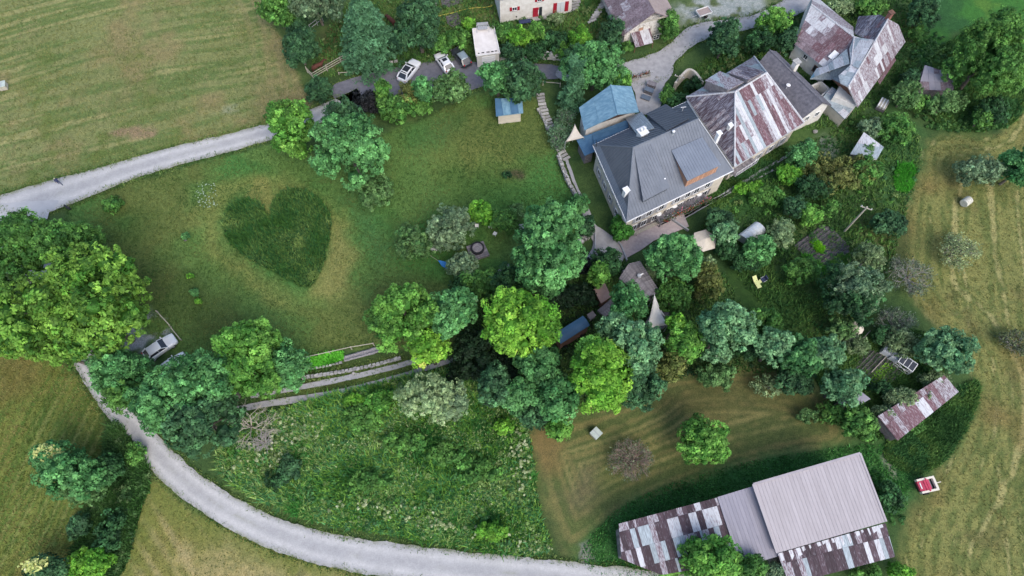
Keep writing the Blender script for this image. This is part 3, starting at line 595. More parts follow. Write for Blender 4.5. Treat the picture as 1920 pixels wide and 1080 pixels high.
def plant(px, py, rx, ry, h, style, label, name='tree', cat=None, group=None, tall=None, boost=1.0):
    NT[0] += 1; rng = np.random.default_rng(1000+NT[0]*7)
    s = pxm(px, py, h*0.5); Rx = rx/s; Ry = ry/s
    rz = min(h*0.46, max(Rx, Ry)*1.05) if tall is None else tall
    zc = h-rz if style != 'fir' else 0.38*h; c = P(px, py, zc); base = (c.x, c.y, 0)
    root = thing(name, label, cat or ('tree' if 'tree' in name else 'shrub'), base, 0, group)
    if style == 'fir':
        V, CC = conifer(Rx, h, style, rng); V = V+np.array(base); quad_mesh('crown', V, CC, m_leaf, root)
        MB().tube([base, (c.x, c.y, h*0.95)], [0.25, 0.04], 7).build('trunk', m_bark, root); return root
    V, CC, mc = foliage(Rx, Ry, rz, style, rng, boost); V = V+np.array([c.x, c.y, zc])
    V[..., 2] = np.maximum(V[..., 2], 0.02+0.1*rng.random(V.shape[:2]))
    quad_mesh('crown' if 'tree' in name else 'foliage', V, CC, m_leaf, root)
    tips = [(mc[i]+np.array([c.x, c.y, zc])) for i in rng.permutation(len(mc))[:9 if h > 3 else 4]]
    trunk_mesh(base, (c.x, c.y, zc+rz*0.3), max(0.05, 0.03*h), tips, m_bark if style != 'sparse' else m_deadwood, root, rng)
    return root
def bare_tree(px, py, rpx, h, label, mat_=None, leaves=None, name='bare_tree', cat='tree', n0=9, droop=0.0):
    """leafless or nearly leafless crown: forking branches of tapering tubes"""
    NT[0] += 1; rng = np.random.default_rng(500+NT[0]*3); rr = random.Random(NT[0])
    s = pxm(px, py, h*0.5); R = rpx/s; c = P(px, py, h*0.5); base = Vector((c.x, c.y, 0)); root = thing(name, label, cat, base[:])
    mb = MB(); tips = []
    def grow(p, d, L, r, lev):
        e = p+d*L; m_ = p.lerp(e, 0.5)+Vector((rr.gauss(0, .06), rr.gauss(0, .06), rr.gauss(0, .04)))*L
        mb.tube([p, m_, e], [r, r*0.8, r*0.6], 4 if lev else 6, cap=False); tips.append(e)
        if lev >= 4: return
        for k in range(3 if lev < 3 else 2):
            nd = (d+Vector((rr.gauss(0, .5), rr.gauss(0, .5), rr.gauss(0, .3)-droop*0.1))).normalized(); grow(p.lerp(e, 0.45+0.55*rr.random()), nd, L*0.68, r*0.58, lev+1)
    for k in range(n0):
        a = 2*math.pi*k/n0+rr.random()*0.6; el = 0.35+0.8*rr.random()
        d = Vector((math.cos(a)*math.cos(el), math.sin(a)*math.cos(el), math.sin(el))); grow(base+Vector((0, 0, h*0.12)), d, R*0.5, 0.075, 0)
    mb.build('branches', mat_ or m_deadwood, root)
    MB().tube([base, base+Vector((0, 0, h*0.25))], [0.16, 0.12], 7).build('trunk', m_bark, root)
    if leaves:
        col, k = leaves; T_ = np.array([t[:] for t in tips]); T_ = T_[rng.integers(0, len(T_), k)]+rng.normal(0, 0.22, (k, 3)); T_[:, 2] = np.maximum(T_[:, 2], 0.1)
        quad_mesh('foliage', leaf_quads(T_, unit(k, rng), 0.17, 1.6, rng), np.tile(C(*col), (k, 1))*np.exp(rng.normal(0, 0.25, (k, 1))), m_leaf, root)
    return root
T_ = plant
# top left
T_(520, 18, 36, 34, 7, 'green', 'round green tree at the top edge beside the hay meadow')
T_(592, 8, 52, 38, 8, 'greygreen', 'greyish broad tree at the top edge above the paddock rails')
T_(556, 48, 20, 16, 3, 'ashdark', 'low dark shrub wedged under the round green tree at the top edge', 'shrub')
T_(560, 88, 32, 42, 7, 'ashdark', 'dark egg shaped tree between the hay meadow and the horse paddock')
T_(690, 68, 66, 70, 13, 'fir', 'largest conifer, standing above the parking yard', 'conifer_tree')
T_(783, 44, 42, 58, 11, 'ashdark', 'tall dark tree just right of the largest conifer')
T_(822, 84, 24, 20, 3, 'green', 'green hedge shrub above the two cars by the garage', 'shrub', group='shrubs behind the parking yard')
T_(856, 72, 28, 20, 3, 'green', 'green hedge shrub left of the white garage roof', 'shrub', group='shrubs behind the parking yard')
T_(880, 46, 12, 14, 3, 'bright', 'small bright shrub by the back corner of the white garage', 'shrub')
T_(545, 240, 46, 52, 9, 'lime', 'yellow green tree where the pale lane reaches the garden')
T_(596, 170, 24, 28, 4, 'ashdark', 'small dark bush at the corner of the parking yard', 'bush')
T_(644, 222, 38, 32, 9, 'ashdark', 'dark back crown behind the biggest ash of the lawn')
T_(656, 280, 64, 70, 12, 'ash', 'biggest ash tree with puffy crown at the top of the lawn')
T_(690, 192, 30, 24, 4, 'purple', 'purple black leaved bush below the parking yard', 'bush')
T_(720, 176, 17, 24, 5, 'lime', 'slim light green tree below the white car with black roof')
T_(740, 205, 32, 28, 5, 'green', 'bushy green shrub on the lawn edge below the parking yard', 'shrub')
T_(768, 178, 22, 24, 5, 'olive', 'olive tinted shrub between slim light green tree and the blue green one', 'shrub')
T_(792, 168, 18, 24, 6, 'ash', 'upright blue green shrub below the parked cars', 'shrub')
T_(786, 200, 26, 20, 3, 'green', 'low green shrub spilling onto the lawn from the yard hedge', 'shrub')
T_(845, 166, 40, 38, 6, 'apple', 'leafy fruit tree partly covering the tail of the middle white car')
T_(702, 362, 34, 34, 4, 'apple', 'thin leaved fruit tree below the biggest ash')
T_(932, 150, 32, 36, 8, 'ash', 'left of the twin round crowns by the blue roofed shed')
T_(976, 156, 40, 42, 8, 'ashdark', 'right of the twin round crowns by the blue roofed shed')
T_(940, 192, 10, 10, 2.2, 'apple', 'little shrub under the twin crowns', 'shrub')
# top middle
T_(946, 62, 22, 24, 4, 'green', 'green bush against the right side of the white garage', 'bush')
T_(972, 74, 24, 20, 4.5, 'bright', 'bright green bush below the white house with red shutters', 'bush')
T_(1004, 62, 20, 18, 4.5, 'lime', 'yellow green bush under the red door of the white house', 'bush')
T_(958, 98, 26, 20, 3, 'ashdark', 'dark shrub overhanging the retaining wall by the garage', 'shrub', group='dark shrubs over the retaining wall')
T_(1000, 98, 28, 18, 3, 'dark', 'dark shrub overhanging the middle of the retaining wall', 'shrub', group='dark shrubs over the retaining wall')
T_(1040, 78, 28, 24, 3, 'dark', 'dark tangled shrub between the two bright bushes', 'shrub', group='dark shrubs over the retaining wall')
T_(1052, 96, 18, 10, 2.5, 'lime', 'low green shrub near the right end of the retaining wall', 'shrub')
T_(1086, 74, 24, 20, 4.5, 'bright', 'bright round bush midway between the white house and the stone barn', 'bush')
T_(1042, 34, 16, 12, 2, 'sparse', 'pale flowering shrub in front of the white house', 'shrub')
T_(1116, 128, 60, 40, 9, 'ash', 'broad dark green tree beside the village road, blue roof below it')
T_(1090, 112, 34, 26, 8, 'ashdark', 'darker crown behind the broad tree beside the village road')
T_(1166, 148, 20, 20, 6, 'lime', 'yellow green crown touching the top of the pale blue roof')
T_(1076, 168, 32, 42, 9.5, 'fir', 'blue grey spruce next to the pale blue gabled roof', 'conifer_tree')
T_(1148, 62, 24, 28, 5, 'ashdark', 'dark bush left of the stone barn', 'bush')
T_(1176, 88, 12, 10, 2, 'green', 'small bush under the lean-to of the stone barn', 'bush')
T_(1256, 48, 20, 28, 5, 'green', 'green bush on the right corner of the stone barn', 'bush')
T_(1358, 76, 29, 40, 7, 'ashdark', 'dark upright tree on the grass inside the bend of the village road')
T_(1450, 46, 34, 28, 6, 'lime', 'light green tree crown beside the top road, left of the rusty roofed house')
T_(1424, 80, 26, 22, 5, 'dark', 'dark low tree left of the tile roofed house')
T_(1474, 76, 22, 26, 5, 'ashdark', 'dark shrub against the white wall of the rusty roofed house', 'shrub')
T_(1578, 14, 24, 18, 3, 'willow', 'pale flowering shrub behind the big rusty slope', 'shrub')
T_(1632, 16, 28, 18, 4, 'green', 'green shrub behind the small dark rusty roof slope', 'shrub')
T_(1730, 20, 30, 36, 6, 'ashdark', 'dark tree at the top edge right of the brick chimney')
T_(1716, 66, 14, 16, 2.5, 'green', 'small dark shrub on the path to the grey hen house', 'shrub')
T_(1854, 106, 70, 72, 13, 'green', 'huge spreading walnut tree in the top right corner')
T_(1858, 212, 34, 30, 4, 'dark', 'dark undergrowth bush beneath the huge walnut', 'bush')
T_(1800, 190, 16, 14, 3, 'apple', 'small shrub just below the grey hen house', 'shrub')
T_(1840, 222, 16, 18, 3.5, 'green', 'small rounded shrub at the meadow tip under the walnut', 'shrub')
T_(1698, 178, 27, 26, 5, 'apple', 'round fruit tree left of the grey hen house')
T_(1768, 196, 30, 22, 4, 'apple', 'wide fruit tree covering the lower edge of the grey hen house')
T_(1722, 194, 20, 14, 3, 'green', 'low shrub between the two fruit trees of the hen house', 'shrub')
T_(1706, 148, 18, 14, 3, 'ashdark', 'dark shrub above the round fruit tree', 'shrub')
T_(1636, 240, 22, 20, 4, 'greygreen', 'small grey green round tree touching the pale square roof')
T_(1678, 242, 32, 34, 4.5, 'green', 'dense green shrub right of the pale square roof', 'shrub')
T_(1624, 284, 20, 14, 2.5, 'apple', 'small bush over the lower edge of the pale square roof', 'bush')
T_(1838, 322, 50, 27, 5, 'greygreen', 'wide grey green thorn bush in the right hay field', 'bush')
T_(1908, 318, 26, 42, 7, 'ash', 'light green tree cut by the right edge')
T_(1504, 294, 28, 26, 5, 'ash', 'green tree beside the lower path below the rusty roofs')
T_(1570, 326, 60, 44, 5, 'olive', 'wide olive brown thicket in the orchard', 'thicket', 'shrub')
T_(1618, 322, 32, 30, 4.5, 'green', 'green bush at the right end of the olive thicket', 'bush')
T_(1530, 352, 36, 24, 4, 'dark', 'dark bush under the olive thicket', 'bush')
T_(1480, 328, 24, 20, 3, 'bright', 'bright green bush by the lower path', 'bush')
T_(1492, 390, 22, 22, 4, 'ashdark', 'dark round bush above the vegetable plot', 'bush')
T_(1518, 402, 21, 18, 4, 'lime', 'leafy bush at the top corner of the vegetable plot', 'bush')
T_(1555, 392, 16, 14, 3, 'green', 'small bush right of the leafy one above the vegetable plot', 'bush')
T_(1404, 352, 30, 14, 2, 'bright', 'low bright green shrubbery on the slope below the main house', 'shrub')
T_(1440, 368, 36, 20, 2, 'green', 'low green shrubbery on the grassy slope', 'shrub')
T_(1346, 416, 26, 24, 5, 'ashdark', 'dark tree below the balcony flowers')
T_(1358, 438, 24, 22, 5, 'ashblue', 'blue green tree right of the beige parasol')
T_(1364, 470, 26, 20, 3.5, 'dark', 'dark bush below the beige parasol', 'bush')
T_(1268, 482, 54, 46, 10, 'ash', 'round ash tree left of the beige parasol')
T_(1326, 528, 28, 38, 4.5, 'olive', 'yellowish arching bush at the left end of the lounger lawn', 'bush')
T_(1262, 556, 34, 32, 5, 'green', 'green bushy tree below the plank roofed hut')
T_(1028, 462, 66, 76, 14, 'ash', 'giant round ash tree in the middle of the garden')
T_(1020, 520, 48, 34, 9, 'ash', 'lower front crown leaning from the giant ash')
T_(1086, 383, 21, 17, 4, 'ash', 'small round tree on the terrace wall path')
T_(1101, 424, 19, 20, 2.5, 'ashdark', 'dark round bush on the gravel path', 'bush')
T_(1138, 492, 30, 26, 5, 'dark', 'dark olive tree between gravel path and plank roofed hut')
T_(1122, 514, 20, 22, 6, 'lime', 'fresh green small tree in front of the dark olive tree')
T_(1108, 500, 22, 20, 3, 'purple', 'blackish shrub on the left of the fresh green small tree', 'shrub')
T_(1178, 570, 38, 36, 9, 'ash', 'round ash tree between the small brown roof and the shade sail')
T_(970, 604, 66, 64, 13, 'maple', 'bright yellow green maple in the centre of the picture')
T_(762, 596, 62, 60, 11, 'lime', 'big light green tree at the lower edge of the heart lawn')
T_(806, 652, 38, 34, 9, 'maple', 'yellowish crown just below the big light green tree')
T_(716, 604, 28, 32, 7, 'green', 'left shoulder crown of the big light green tree')
T_(850, 582, 42, 50, 11, 'ash', 'puffy ash tree between the light green tree and the yellow green maple')
T_(846, 422, 40, 36, 6, 'greygreen', 'silvery willow like tree above the hammocks')
T_(838, 450, 34, 22, 4, 'greygreen', 'lower silvery bush of the willow like tree', 'bush')
T_(775, 456, 34, 36, 5, 'apple', 'apple tree left of the white hammock')
T_(904, 400, 28, 22, 4, 'bright', 'bright yellow green small tree right of the silvery tree')
T_(946, 416, 26, 24, 4, 'green', 'green small tree next to the bright yellow green one')
T_(970, 400, 16, 18, 3, 'apple', 'slight shrub leaning to the giant ash', 'shrub')
T_(868, 500, 30, 26, 4.5, 'greygreen', 'grey green shrub at the end of the blue hammock', 'shrub')
T_(908, 532, 40, 30, 5, 'green', 'green bush below the wooden platform', 'bush')
T_(955, 528, 36, 32, 6, 'dark', 'dark bush left under the giant ash', 'bush')
T_(874, 530, 30, 20, 3.5, 'dark', 'dark low bush beneath the grey green shrub', 'bush')
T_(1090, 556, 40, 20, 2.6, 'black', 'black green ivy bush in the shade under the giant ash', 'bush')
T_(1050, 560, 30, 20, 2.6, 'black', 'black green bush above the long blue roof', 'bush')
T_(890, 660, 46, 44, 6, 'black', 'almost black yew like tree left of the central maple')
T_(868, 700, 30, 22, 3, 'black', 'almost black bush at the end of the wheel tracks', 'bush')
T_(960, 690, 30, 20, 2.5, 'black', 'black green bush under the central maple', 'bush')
# dense belt
T_(1010, 690, 44, 40, 9, 'ash', 'ash tree directly below the yellow green maple')
T_(928, 722, 34, 40, 9, 'ashdark', 'dark ash at the left end of the dense tree belt')
T_(972, 742, 32, 34, 8, 'ash', 'ash crown second from the left end of the dense belt')
T_(1040, 742, 46, 42, 9, 'ash', 'wide ash crown left of the front maple')
T_(1000, 776, 34, 26, 5, 'ashdark', 'low dark bushes at the foot of the dense belt', 'bush')
T_(1126, 706, 58, 70, 13, 'maple', 'front maple, bright green, in the dense tree belt')
T_(1112, 664, 38, 30, 11, 'lime', 'lighter top crown behind the front maple')
T_(1152, 612, 30, 26, 9, 'ashblue', 'small blue green crown above the front maple')
T_(1192, 652, 46, 50, 11, 'ashblue', 'blue green ash below the white shade sail')
T_(1198, 716, 42, 46, 9, 'ashdark', 'dark blue green ash at the lower right of the front maple')
T_(1254, 684, 30, 34, 6, 'olive', 'dull olive tree between the blue green ash and the bright one')
T_(1268, 606, 20, 20, 7, 'bright', 'bright yellow green crown right of the shade sail')
T_(1286, 644, 34, 36, 8, 'lime', 'bright green tree left of the largest blue green ash')
T_(1356, 618, 60, 52, 11, 'ashblue', 'largest blue green ash above the sparse shrub')
T_(1430, 604, 34, 28, 5, 'green', 'green bush on the lower edge of the lounger lawn', 'bush')
T_(1402, 644, 32, 28, 4, 'dark', 'dark bush right under the largest blue green ash', 'bush')
T_(1453, 650, 34, 34, 8, 'ashblue', 'blue green crown right of the largest one')
T_(1500, 668, 36, 40, 8, 'ash', 'middle crown of the three right of the lounger lawn')
T_(1549, 664, 33, 31, 8, 'ashblue', 'crown nearest to the lower vegetable plot')
T_(1490, 712, 36, 28, 5, 'ashdark', 'dark shrub in front of the belt over the mown arcs', 'shrub')
T_(1446, 724, 34, 22, 2.5, 'sparse', 'thin scrub on the mown arcs below the belt', 'shrub')
T_(1580, 724, 42, 35, 8, 'ashblue', 'blue green tree over the half hidden grey roof')
T_(1346, 706, 40, 24, 3.5, 'apple', 'thin leafy shrub alone on the mown arcs', 'shrub')
T_(1320, 828, 48, 50, 7, 'lime', 'solitary light green fruit tree on the mown arcs')
T_(1608, 790, 36, 34, 5, 'green', 'dense green bush left of the overgrown rusty shed', 'bush')
T_(1560, 776, 24, 20, 3, 'green', 'low green bush at the edge of the mown arcs', 'bush')
T_(1516, 780, 19, 15, 1.6, 'apple', 'tiny sapling alone right of the mown arcs', 'sapling', 'shrub')
T_(1046, 802, 30, 26, 3, 'lime', 'bright shrub at the tip of the weedy bank', 'shrub')
T_(1595, 552, 60, 58, 9, 'dark', 'big dark round tree right of the lounger lawn')
T_(1606, 540, 50, 42, 10, 'greygreen', 'greyish top crown of the big dark round tree')
T_(1628, 484, 27, 28, 5, 'sparse', 'pale airy tree right of the upper vegetable plot', boost=1.8)
T_(1500, 508, 32, 26, 4.5, 'green', 'bushy hedge below the upper vegetable plot', 'bush')
T_(1466, 440, 22, 30, 4, 'willow', 'white flowering bush right of the white arched tunnel', 'bush')
T_(1424, 470, 30, 28, 5, 'ash', 'ash shrub under the white arched tunnel', 'shrub')
T_(1395, 492, 30, 18, 3, 'dark', 'dark bush on the upper edge of the lounger lawn', 'bush')
T_(1668, 418, 36, 25, 4, 'ashdark', 'dark spreading juniper by the power pole', 'bush')
T_(1576, 616, 24, 24, 4, 'apple', 'spindly fruit tree below the big dark round tree')
T_(1610, 650, 20, 16, 3, 'sparse', 'spindly pale shrub beside the small white parasol', 'shrub', boost=1.5)
T_(1650, 628, 20, 15, 3, 'dark', 'dark bush above the greenhouse frames', 'bush')
T_(1690, 640, 34, 26, 4, 'sparse', 'pale airy tree above the greenhouse frames', boost=1.8)
T_(1772, 660, 50, 45, 8, 'ashblue', 'dark blue green tree on the edge of the right hay field')
T_(1692, 748, 46, 20, 3.1, 'sparse', 'pale climber spreading over the upper edge of the rusty shed', 'climber', 'climbing plant', boost=2.5)
T_(1656, 776, 22, 15, 3.0, 'sparse', 'pale climber on the left end of the rusty shed', 'climber', 'climbing plant', boost=2.5)
T_(1752, 712, 28, 9, 2.9, 'sparse', 'pale climber on the right end of the rusty shed', 'climber', 'climbing plant', boost=2.5)
T_(1656, 730, 20, 15, 2, 'dark', 'dark potato like bush on the lower vegetable plot', 'bush')
T_(1668, 928, 20, 30, 3, 'dark', 'dark nettle shrub against the right end of the big barn', 'shrub')
T_(1712, 798, 22, 12, 2, 'green', 'low bush under the lower edge of the rusty shed', 'bush')
T_(1330, 1046, 62, 44, 9, 'lime', 'light green tree covering the lower edge of the long barn')
T_(1395, 1064, 40, 26, 7, 'green', 'green crown right of the tree covering the barn edge')
T_(1452, 1070, 24, 20, 5, 'greygreen', 'grey green crown at the bottom edge under the barn')
T_(1258, 1064, 22, 22, 4, 'lime', 'small crown left of the tree covering the barn edge')
T_(1686, 1072, 26, 16, 3, 'bright', 'bright bush at the lower right corner of the barn', 'bush')
T_(1620, 1080, 34, 14, 2.5, 'green', 'low bush along the bottom edge under the barn', 'bush')
# left side
T_(62, 450, 66, 50, 11, 'green', 'large mid green tree beside the lane fork')
T_(128, 462, 56, 44, 10, 'green', 'mid green crown between the lane and the huge yellow green tree')
T_(20, 500, 44, 40, 9, 'green', 'green crown cut by the left edge below the lane')
T_(170, 535, 90, 64, 14, 'walnut', 'huge yellow green tree, top crown over the road junction')
T_(190, 600, 80, 66, 13, 'walnut', 'huge yellow green tree, lower crown beside the rail barrier')
T_(92, 590, 88, 78, 14, 'walnut', 'huge yellow green tree, left crown by the left edge')
T_(30, 640, 46, 42, 9, 'walnut', 'green crown above the lower left field')
T_(120, 660, 34, 26, 7, 'walnut', 'low crown over the edge of the road')
T_(2, 545, 22, 26, 4, 'black', 'almost black bush at the left edge', 'bush')
T_(228, 700, 56, 42, 9, 'ash', 'light ash crown over the road, left of the giant dark ash')
T_(236, 745, 36, 30, 8, 'green', 'low green crown hanging over the road')
T_(350, 728, 60, 62, 12, 'ash', 'giant ash right below the white car by the road')
T_(310, 756, 60, 54, 12, 'ash', 'giant ash, lower left crown beside the road')
T_(380, 790, 70, 58, 11, 'ashdark', 'giant ash, dark lower crown above the road bend')
T_(400, 710, 42, 44, 11, 'ash', 'ash crown between the giant ash and the light green tree')
T_(462, 650, 58, 46, 11, 'lime', 'light green tree on the lower edge of the lawn')
T_(478, 705, 54, 44, 10, 'lime', 'yellow green crown over the start of the wheel tracks')
T_(540, 690, 34, 44, 8, 'ash', 'puffy ash at the right end of the lower left tree group')
T_(104, 858, 42, 32, 7, 'ash', 'field tree with yellow blossom, upper left crown')
T_(138, 890, 60, 42, 8, 'ash', 'dark green field tree with pale branches in the lower left')
T_(150, 922, 38, 22, 5, 'apple', 'low skirt crown of the lower left field tree')
T_(206, 878, 26, 30, 4, 'dark', 'dark hedge bush right of the lower left field tree', 'bush')
T_(172, 1056, 42, 30, 4, 'bright', 'bright green round bush at the bottom left edge', 'bush')
T_(90, 1068, 40, 24, 5, 'ashdark', 'blue dark bush with yellow blossom at the bottom left edge', 'bush')
T_(208, 1000, 26, 40, 3, 'dark', 'dark bramble thicket in the hedgerow strip', 'thicket', 'shrub')
T_(150, 985, 20, 24, 3, 'ashdark', 'dark small bush on the edge of the stripes field', 'bush')
T_(252, 850, 14, 22, 2, 'green', 'small shrub on the road verge beside the hedgerow strip', 'shrub')
T_(924, 995, 32, 19, 2.6, 'bright', 'bright lime bush near the bottom road', 'bush')
T_(806, 745, 54, 44, 7, 'willow', 'pale silver willow on the weedy bank')
T_(846, 752, 36, 36, 6, 'greygreen', 'greener right crown of the pale silver willow')
T_(680, 790, 36, 28, 2.5, 'green', 'yellow green elder bush in the weedy bank', 'bush')
T_(715, 755, 30, 26, 2.5, 'lime', 'yellow green elder bush next to the lower wheel track', 'bush')
T_(664, 750, 20, 14, 2, 'bright', 'small bright elder bush near the lower wheel track', 'bush')
T_(545, 880, 26, 24, 1.8, 'ashdark', 'dark nettle clump on the left of the weedy bank', 'bush')
T_(520, 900, 26, 18, 1.6, 'dark', 'dark weed clump above the road bend', 'bush')
T_(945, 800, 20, 16, 2, 'bright', 'small bright bush under the dark ash of the belt', 'bush')
T_(760, 830, 40, 26, 1.4, 'green', 'low green bramble patch in the middle of the bank', 'bush')
T_(840, 850, 40, 26, 1.3, 'green', 'low yellowish bramble patch on the right of the bank', 'bush')
T_(900, 880, 40, 30, 1.3, 'green', 'low bramble patch right of the yellowish one', 'bush')
T_(700, 900, 44, 24, 1.2, 'green', 'low light bramble patch near the white stone of the bank', 'bush')
for (px, py, r, st, lb) in [(210, 385, 20, 'green', 'low round shrub alone on the lawn near the lane'), (357, 517, 7, 'bright', 'upper sapling of the left lawn'), (365, 548, 8, 'ash', 'middle sapling of the left lawn'),
                            (372, 564, 7, 'bright', 'lower sapling of the left lawn, yellowish'), (348, 443, 8, 'ash', 'sapling by the little stone left of the heart'), (952, 328, 10, 'dark', 'small dark shrub beside the bare patch of the lawn')]:
    T_(px, py, r, r*0.8, 1.0 if r < 15 else 1.3, st, lb, 'sapling' if r < 9 else 'shrub', 'shrub')
# cream blossom sprays on the two lower left plants
def blossom(label, px, py, z, r, k=420):
    root = next(o for o in bpy.data.objects if o.get('label') == label); rng = np.random.default_rng(k); c = P(px, py, z); R = r/pxm(px, py, z)
    ctr = unit(26, rng)*np.array([R, R*0.6, 0.7])*rng.random((26, 1))**0.5+np.array(c[:]); p = np.repeat(ctr, k//26, 0); p = p+rng.normal(0, 0.25, p.shape)
    n = len(p); quad_mesh('blossom', leaf_quads(p, norm(unit(n, rng)+np.array([0, 0, 1.0])), 0.24, 1.4, rng), np.tile(C(196, 196, 118), (n, 1))*np.exp(rng.normal(0, 0.2, (n, 1))), m_leaf, root)
blossom('field tree with yellow blossom, upper left crown', 92, 850, 6.4, 24, 1500)
blossom('blue dark bush with yellow blossom at the bottom left edge', 66, 1060, 4.6, 18, 800)
# bare and half bare
bare_tree(1187, 862, 46, 3.6, 'dead brown shrub with bare twigs on the mown arcs', M('brown_twigs', (0.26, 0.19, 0.15), (0.38, 0.29, 0.24), 5), ((104, 110, 80), 900), 'dead_shrub', 'shrub', 22)
bare_tree(464, 796, 62, 3.6, 'dead grey branches right of the giant ash', m_palewood, None, 'dead_tree', 'tree', 7)
bare_tree(492, 826, 26, 2.5, 'small dead grey thorn at the lower end of the dead branches', m_deadwood, None, 'dead_shrub', 'shrub', 10)
bare_tree(1712, 512, 46, 4.5, 'half bare grey apple tree on the edge of the right field', m_deadwood, ((98, 108, 84), 1500), 'old_apple_tree', 'tree', 11)
bare_tree(1796, 468, 40, 4, 'pale wispy tree leaning over the right hay field', m_palewood, ((142, 150, 104), 2600), 'wispy_tree', 'tree', 10)
bare_tree(1684, 606, 40, 4, 'grey lichen covered tree above the climbing frames', m_deadwood, ((104, 116, 90), 1600), 'lichen_tree', 'tree', 11)
bare_tree(1590, 628, 26, 3.4, 'twiggy tree left of the small white parasol', m_deadwood, ((98, 110, 84), 700), 'twiggy_tree', 'tree', 9)
bare_tree(1910, 640, 30, 3.5, 'half bare shrub cut by the right edge', m_deadwood, ((96, 104, 70), 1400), 'half_bare_shrub', 'shrub', 10)
bare_tree(1050, 250, 28, 4, 'airy shrub leaning over the stone steps', m_deadwood, ((96, 122, 88), 2600), 'airy_shrub', 'shrub', 10)
bare_tree(1062, 215, 22, 4, 'thin young tree between the steps and the spruce', m_deadwood, ((92, 118, 84), 1400), 'young_tree', 'tree', 8)

# broad herb clumps: docks, nettles and umbels too many to count
def clumps(name, label, px, n, r0, r1, cols, hmax=0.7, cat='weeds', zo=0.0, leaf=0.2):
    q = scatter_in(px, n); n = len(q); rng = np.random.default_rng(n); r = r0+(r1-r0)*rng.random(n)**2; nl = 26; i = np.repeat(np.arange(n), nl); d = norm(unit(len(i), rng)+np.array([0, 0, 0.7]))
    p = np.stack([q[i, 0], q[i, 1], np.minimum(r[i]*0.5, hmax*0.5)+zo], 1)+d*(r[i]*(0.6+0.5*rng.random(len(i))))[:, None]*np.array([1, 1, 0.7]); p[:, 2] = np.maximum(p[:, 2], 0.02)
    cc = np.array([C(*c) for c in cols])[rng.integers(0, len(cols), n)]; cc = cc[i]*np.exp(rng.normal(0, 0.2, (len(i), 1)))
    o = quad_mesh(name, leaf_quads(p, norm(d+unit(len(i), rng)*0.6), leaf, 1.6, rng), cc, m_leaf); tag(o, label, cat, kind='stuff')
clumps('herb_clumps', 'clumps of docks and nettles scattered through the weedy bank', PXM, 900, 0.25, 0.8, [(70, 112, 44), (100, 138, 54), (62, 100, 58), (110, 126, 70), (84, 128, 70), (50, 84, 40), (128, 150, 84)])
clumps('hedge_herbs', 'nettles and brambles in the strip between the lower left fields', [(205, 770), (270, 860), (285, 900), (258, 960), (228, 1100), (130, 1100), (145, 1010), (195, 900)], 260, 0.25, 0.7, [(56, 84, 44), (76, 104, 56), (46, 72, 38), (98, 116, 72)])
clumps('orchard_herbs', 'tall herbs between the orchard bushes right of the main house', [(1300, 420), (1400, 340), (1500, 280), (1650, 190), (1740, 260), (1700, 400), (1640, 620), (1500, 500), (1400, 440)], 330, 0.2, 0.7, [(56, 92, 44), (84, 118, 56), (66, 104, 60), (104, 120, 66), (92, 136, 60)])
clumps('village_herbs', 'weeds and low brambles on the slopes beside the village road', [(560, 130), (700, -60), (1140, -60), (1165, 110), (1050, 112), (800, 100), (640, 140)], 420, 0.2, 0.6, [(60, 92, 46), (86, 112, 58), (104, 116, 70)])
clumps('forecourt_herbs', 'weeds on the grass between the village road and the rusty roofed house', [(1290, 150), (1400, 70), (1490, 90), (1440, 120), (1400, 128), (1300, 160)], 260, 0.2, 0.6, [(66, 104, 50), (92, 124, 60), (116, 126, 74)])
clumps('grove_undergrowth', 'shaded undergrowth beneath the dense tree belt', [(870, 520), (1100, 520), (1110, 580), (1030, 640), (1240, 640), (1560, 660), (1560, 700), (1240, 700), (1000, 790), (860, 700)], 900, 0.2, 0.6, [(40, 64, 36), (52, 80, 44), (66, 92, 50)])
clumps('wood_edge_herbs', 'herbs under the walnut tree and along the upper right field', [(1700, 60), (1790, 60), (1780, 200), (1890, 240), (1830, 250), (1740, 250), (1690, 200)], 500, 0.2, 0.6, [(52, 84, 42), (72, 108, 52), (88, 118, 60)])
clumps('barn_herbs', 'nettles along the walls of the long barn and the rusty shed', [(1610, 850), (1660, 900), (1700, 960), (1690, 1000), (1670, 980), (1640, 900)], 120, 0.2, 0.5, [(48, 86, 40), (66, 106, 50)])

for nm_, lb_, px_, n_ in (('cream_umbels', 'cream umbel flowers along the lower edge of the weedy bank', [(600, 960), (700, 975), (850, 1000), (1035, 1045), (1040, 1025), (900, 985), (760, 945), (640, 935)], 260), ('pale_umbels', 'cream umbel flowers on the left half of the weedy bank', [(430, 880), (470, 900), (560, 860), (620, 800), (600, 770), (520, 780), (460, 830)], 230), ('white_umbels', 'cream umbel flowers at the tip of the weedy bank under the belt', [(930, 800), (990, 800), (1000, 960), (960, 900)], 80)):
    clumps(nm_, lb_, px_, n_, 0.1, 0.3, [(168, 172, 124), (150, 156, 112), (184, 186, 144), (128, 142, 90)], 1.1, 'flowers', 0.5, 0.13)

clumps('daisy_patch', 'tiny white flowers on the lawn between lane and heart', [(360, 340), (410, 340), (415, 388), (370, 392)], 90, 0.05, 0.14, [(170, 178, 160), (140, 154, 120)], 0.2, 'flowers', 0.02, 0.07)

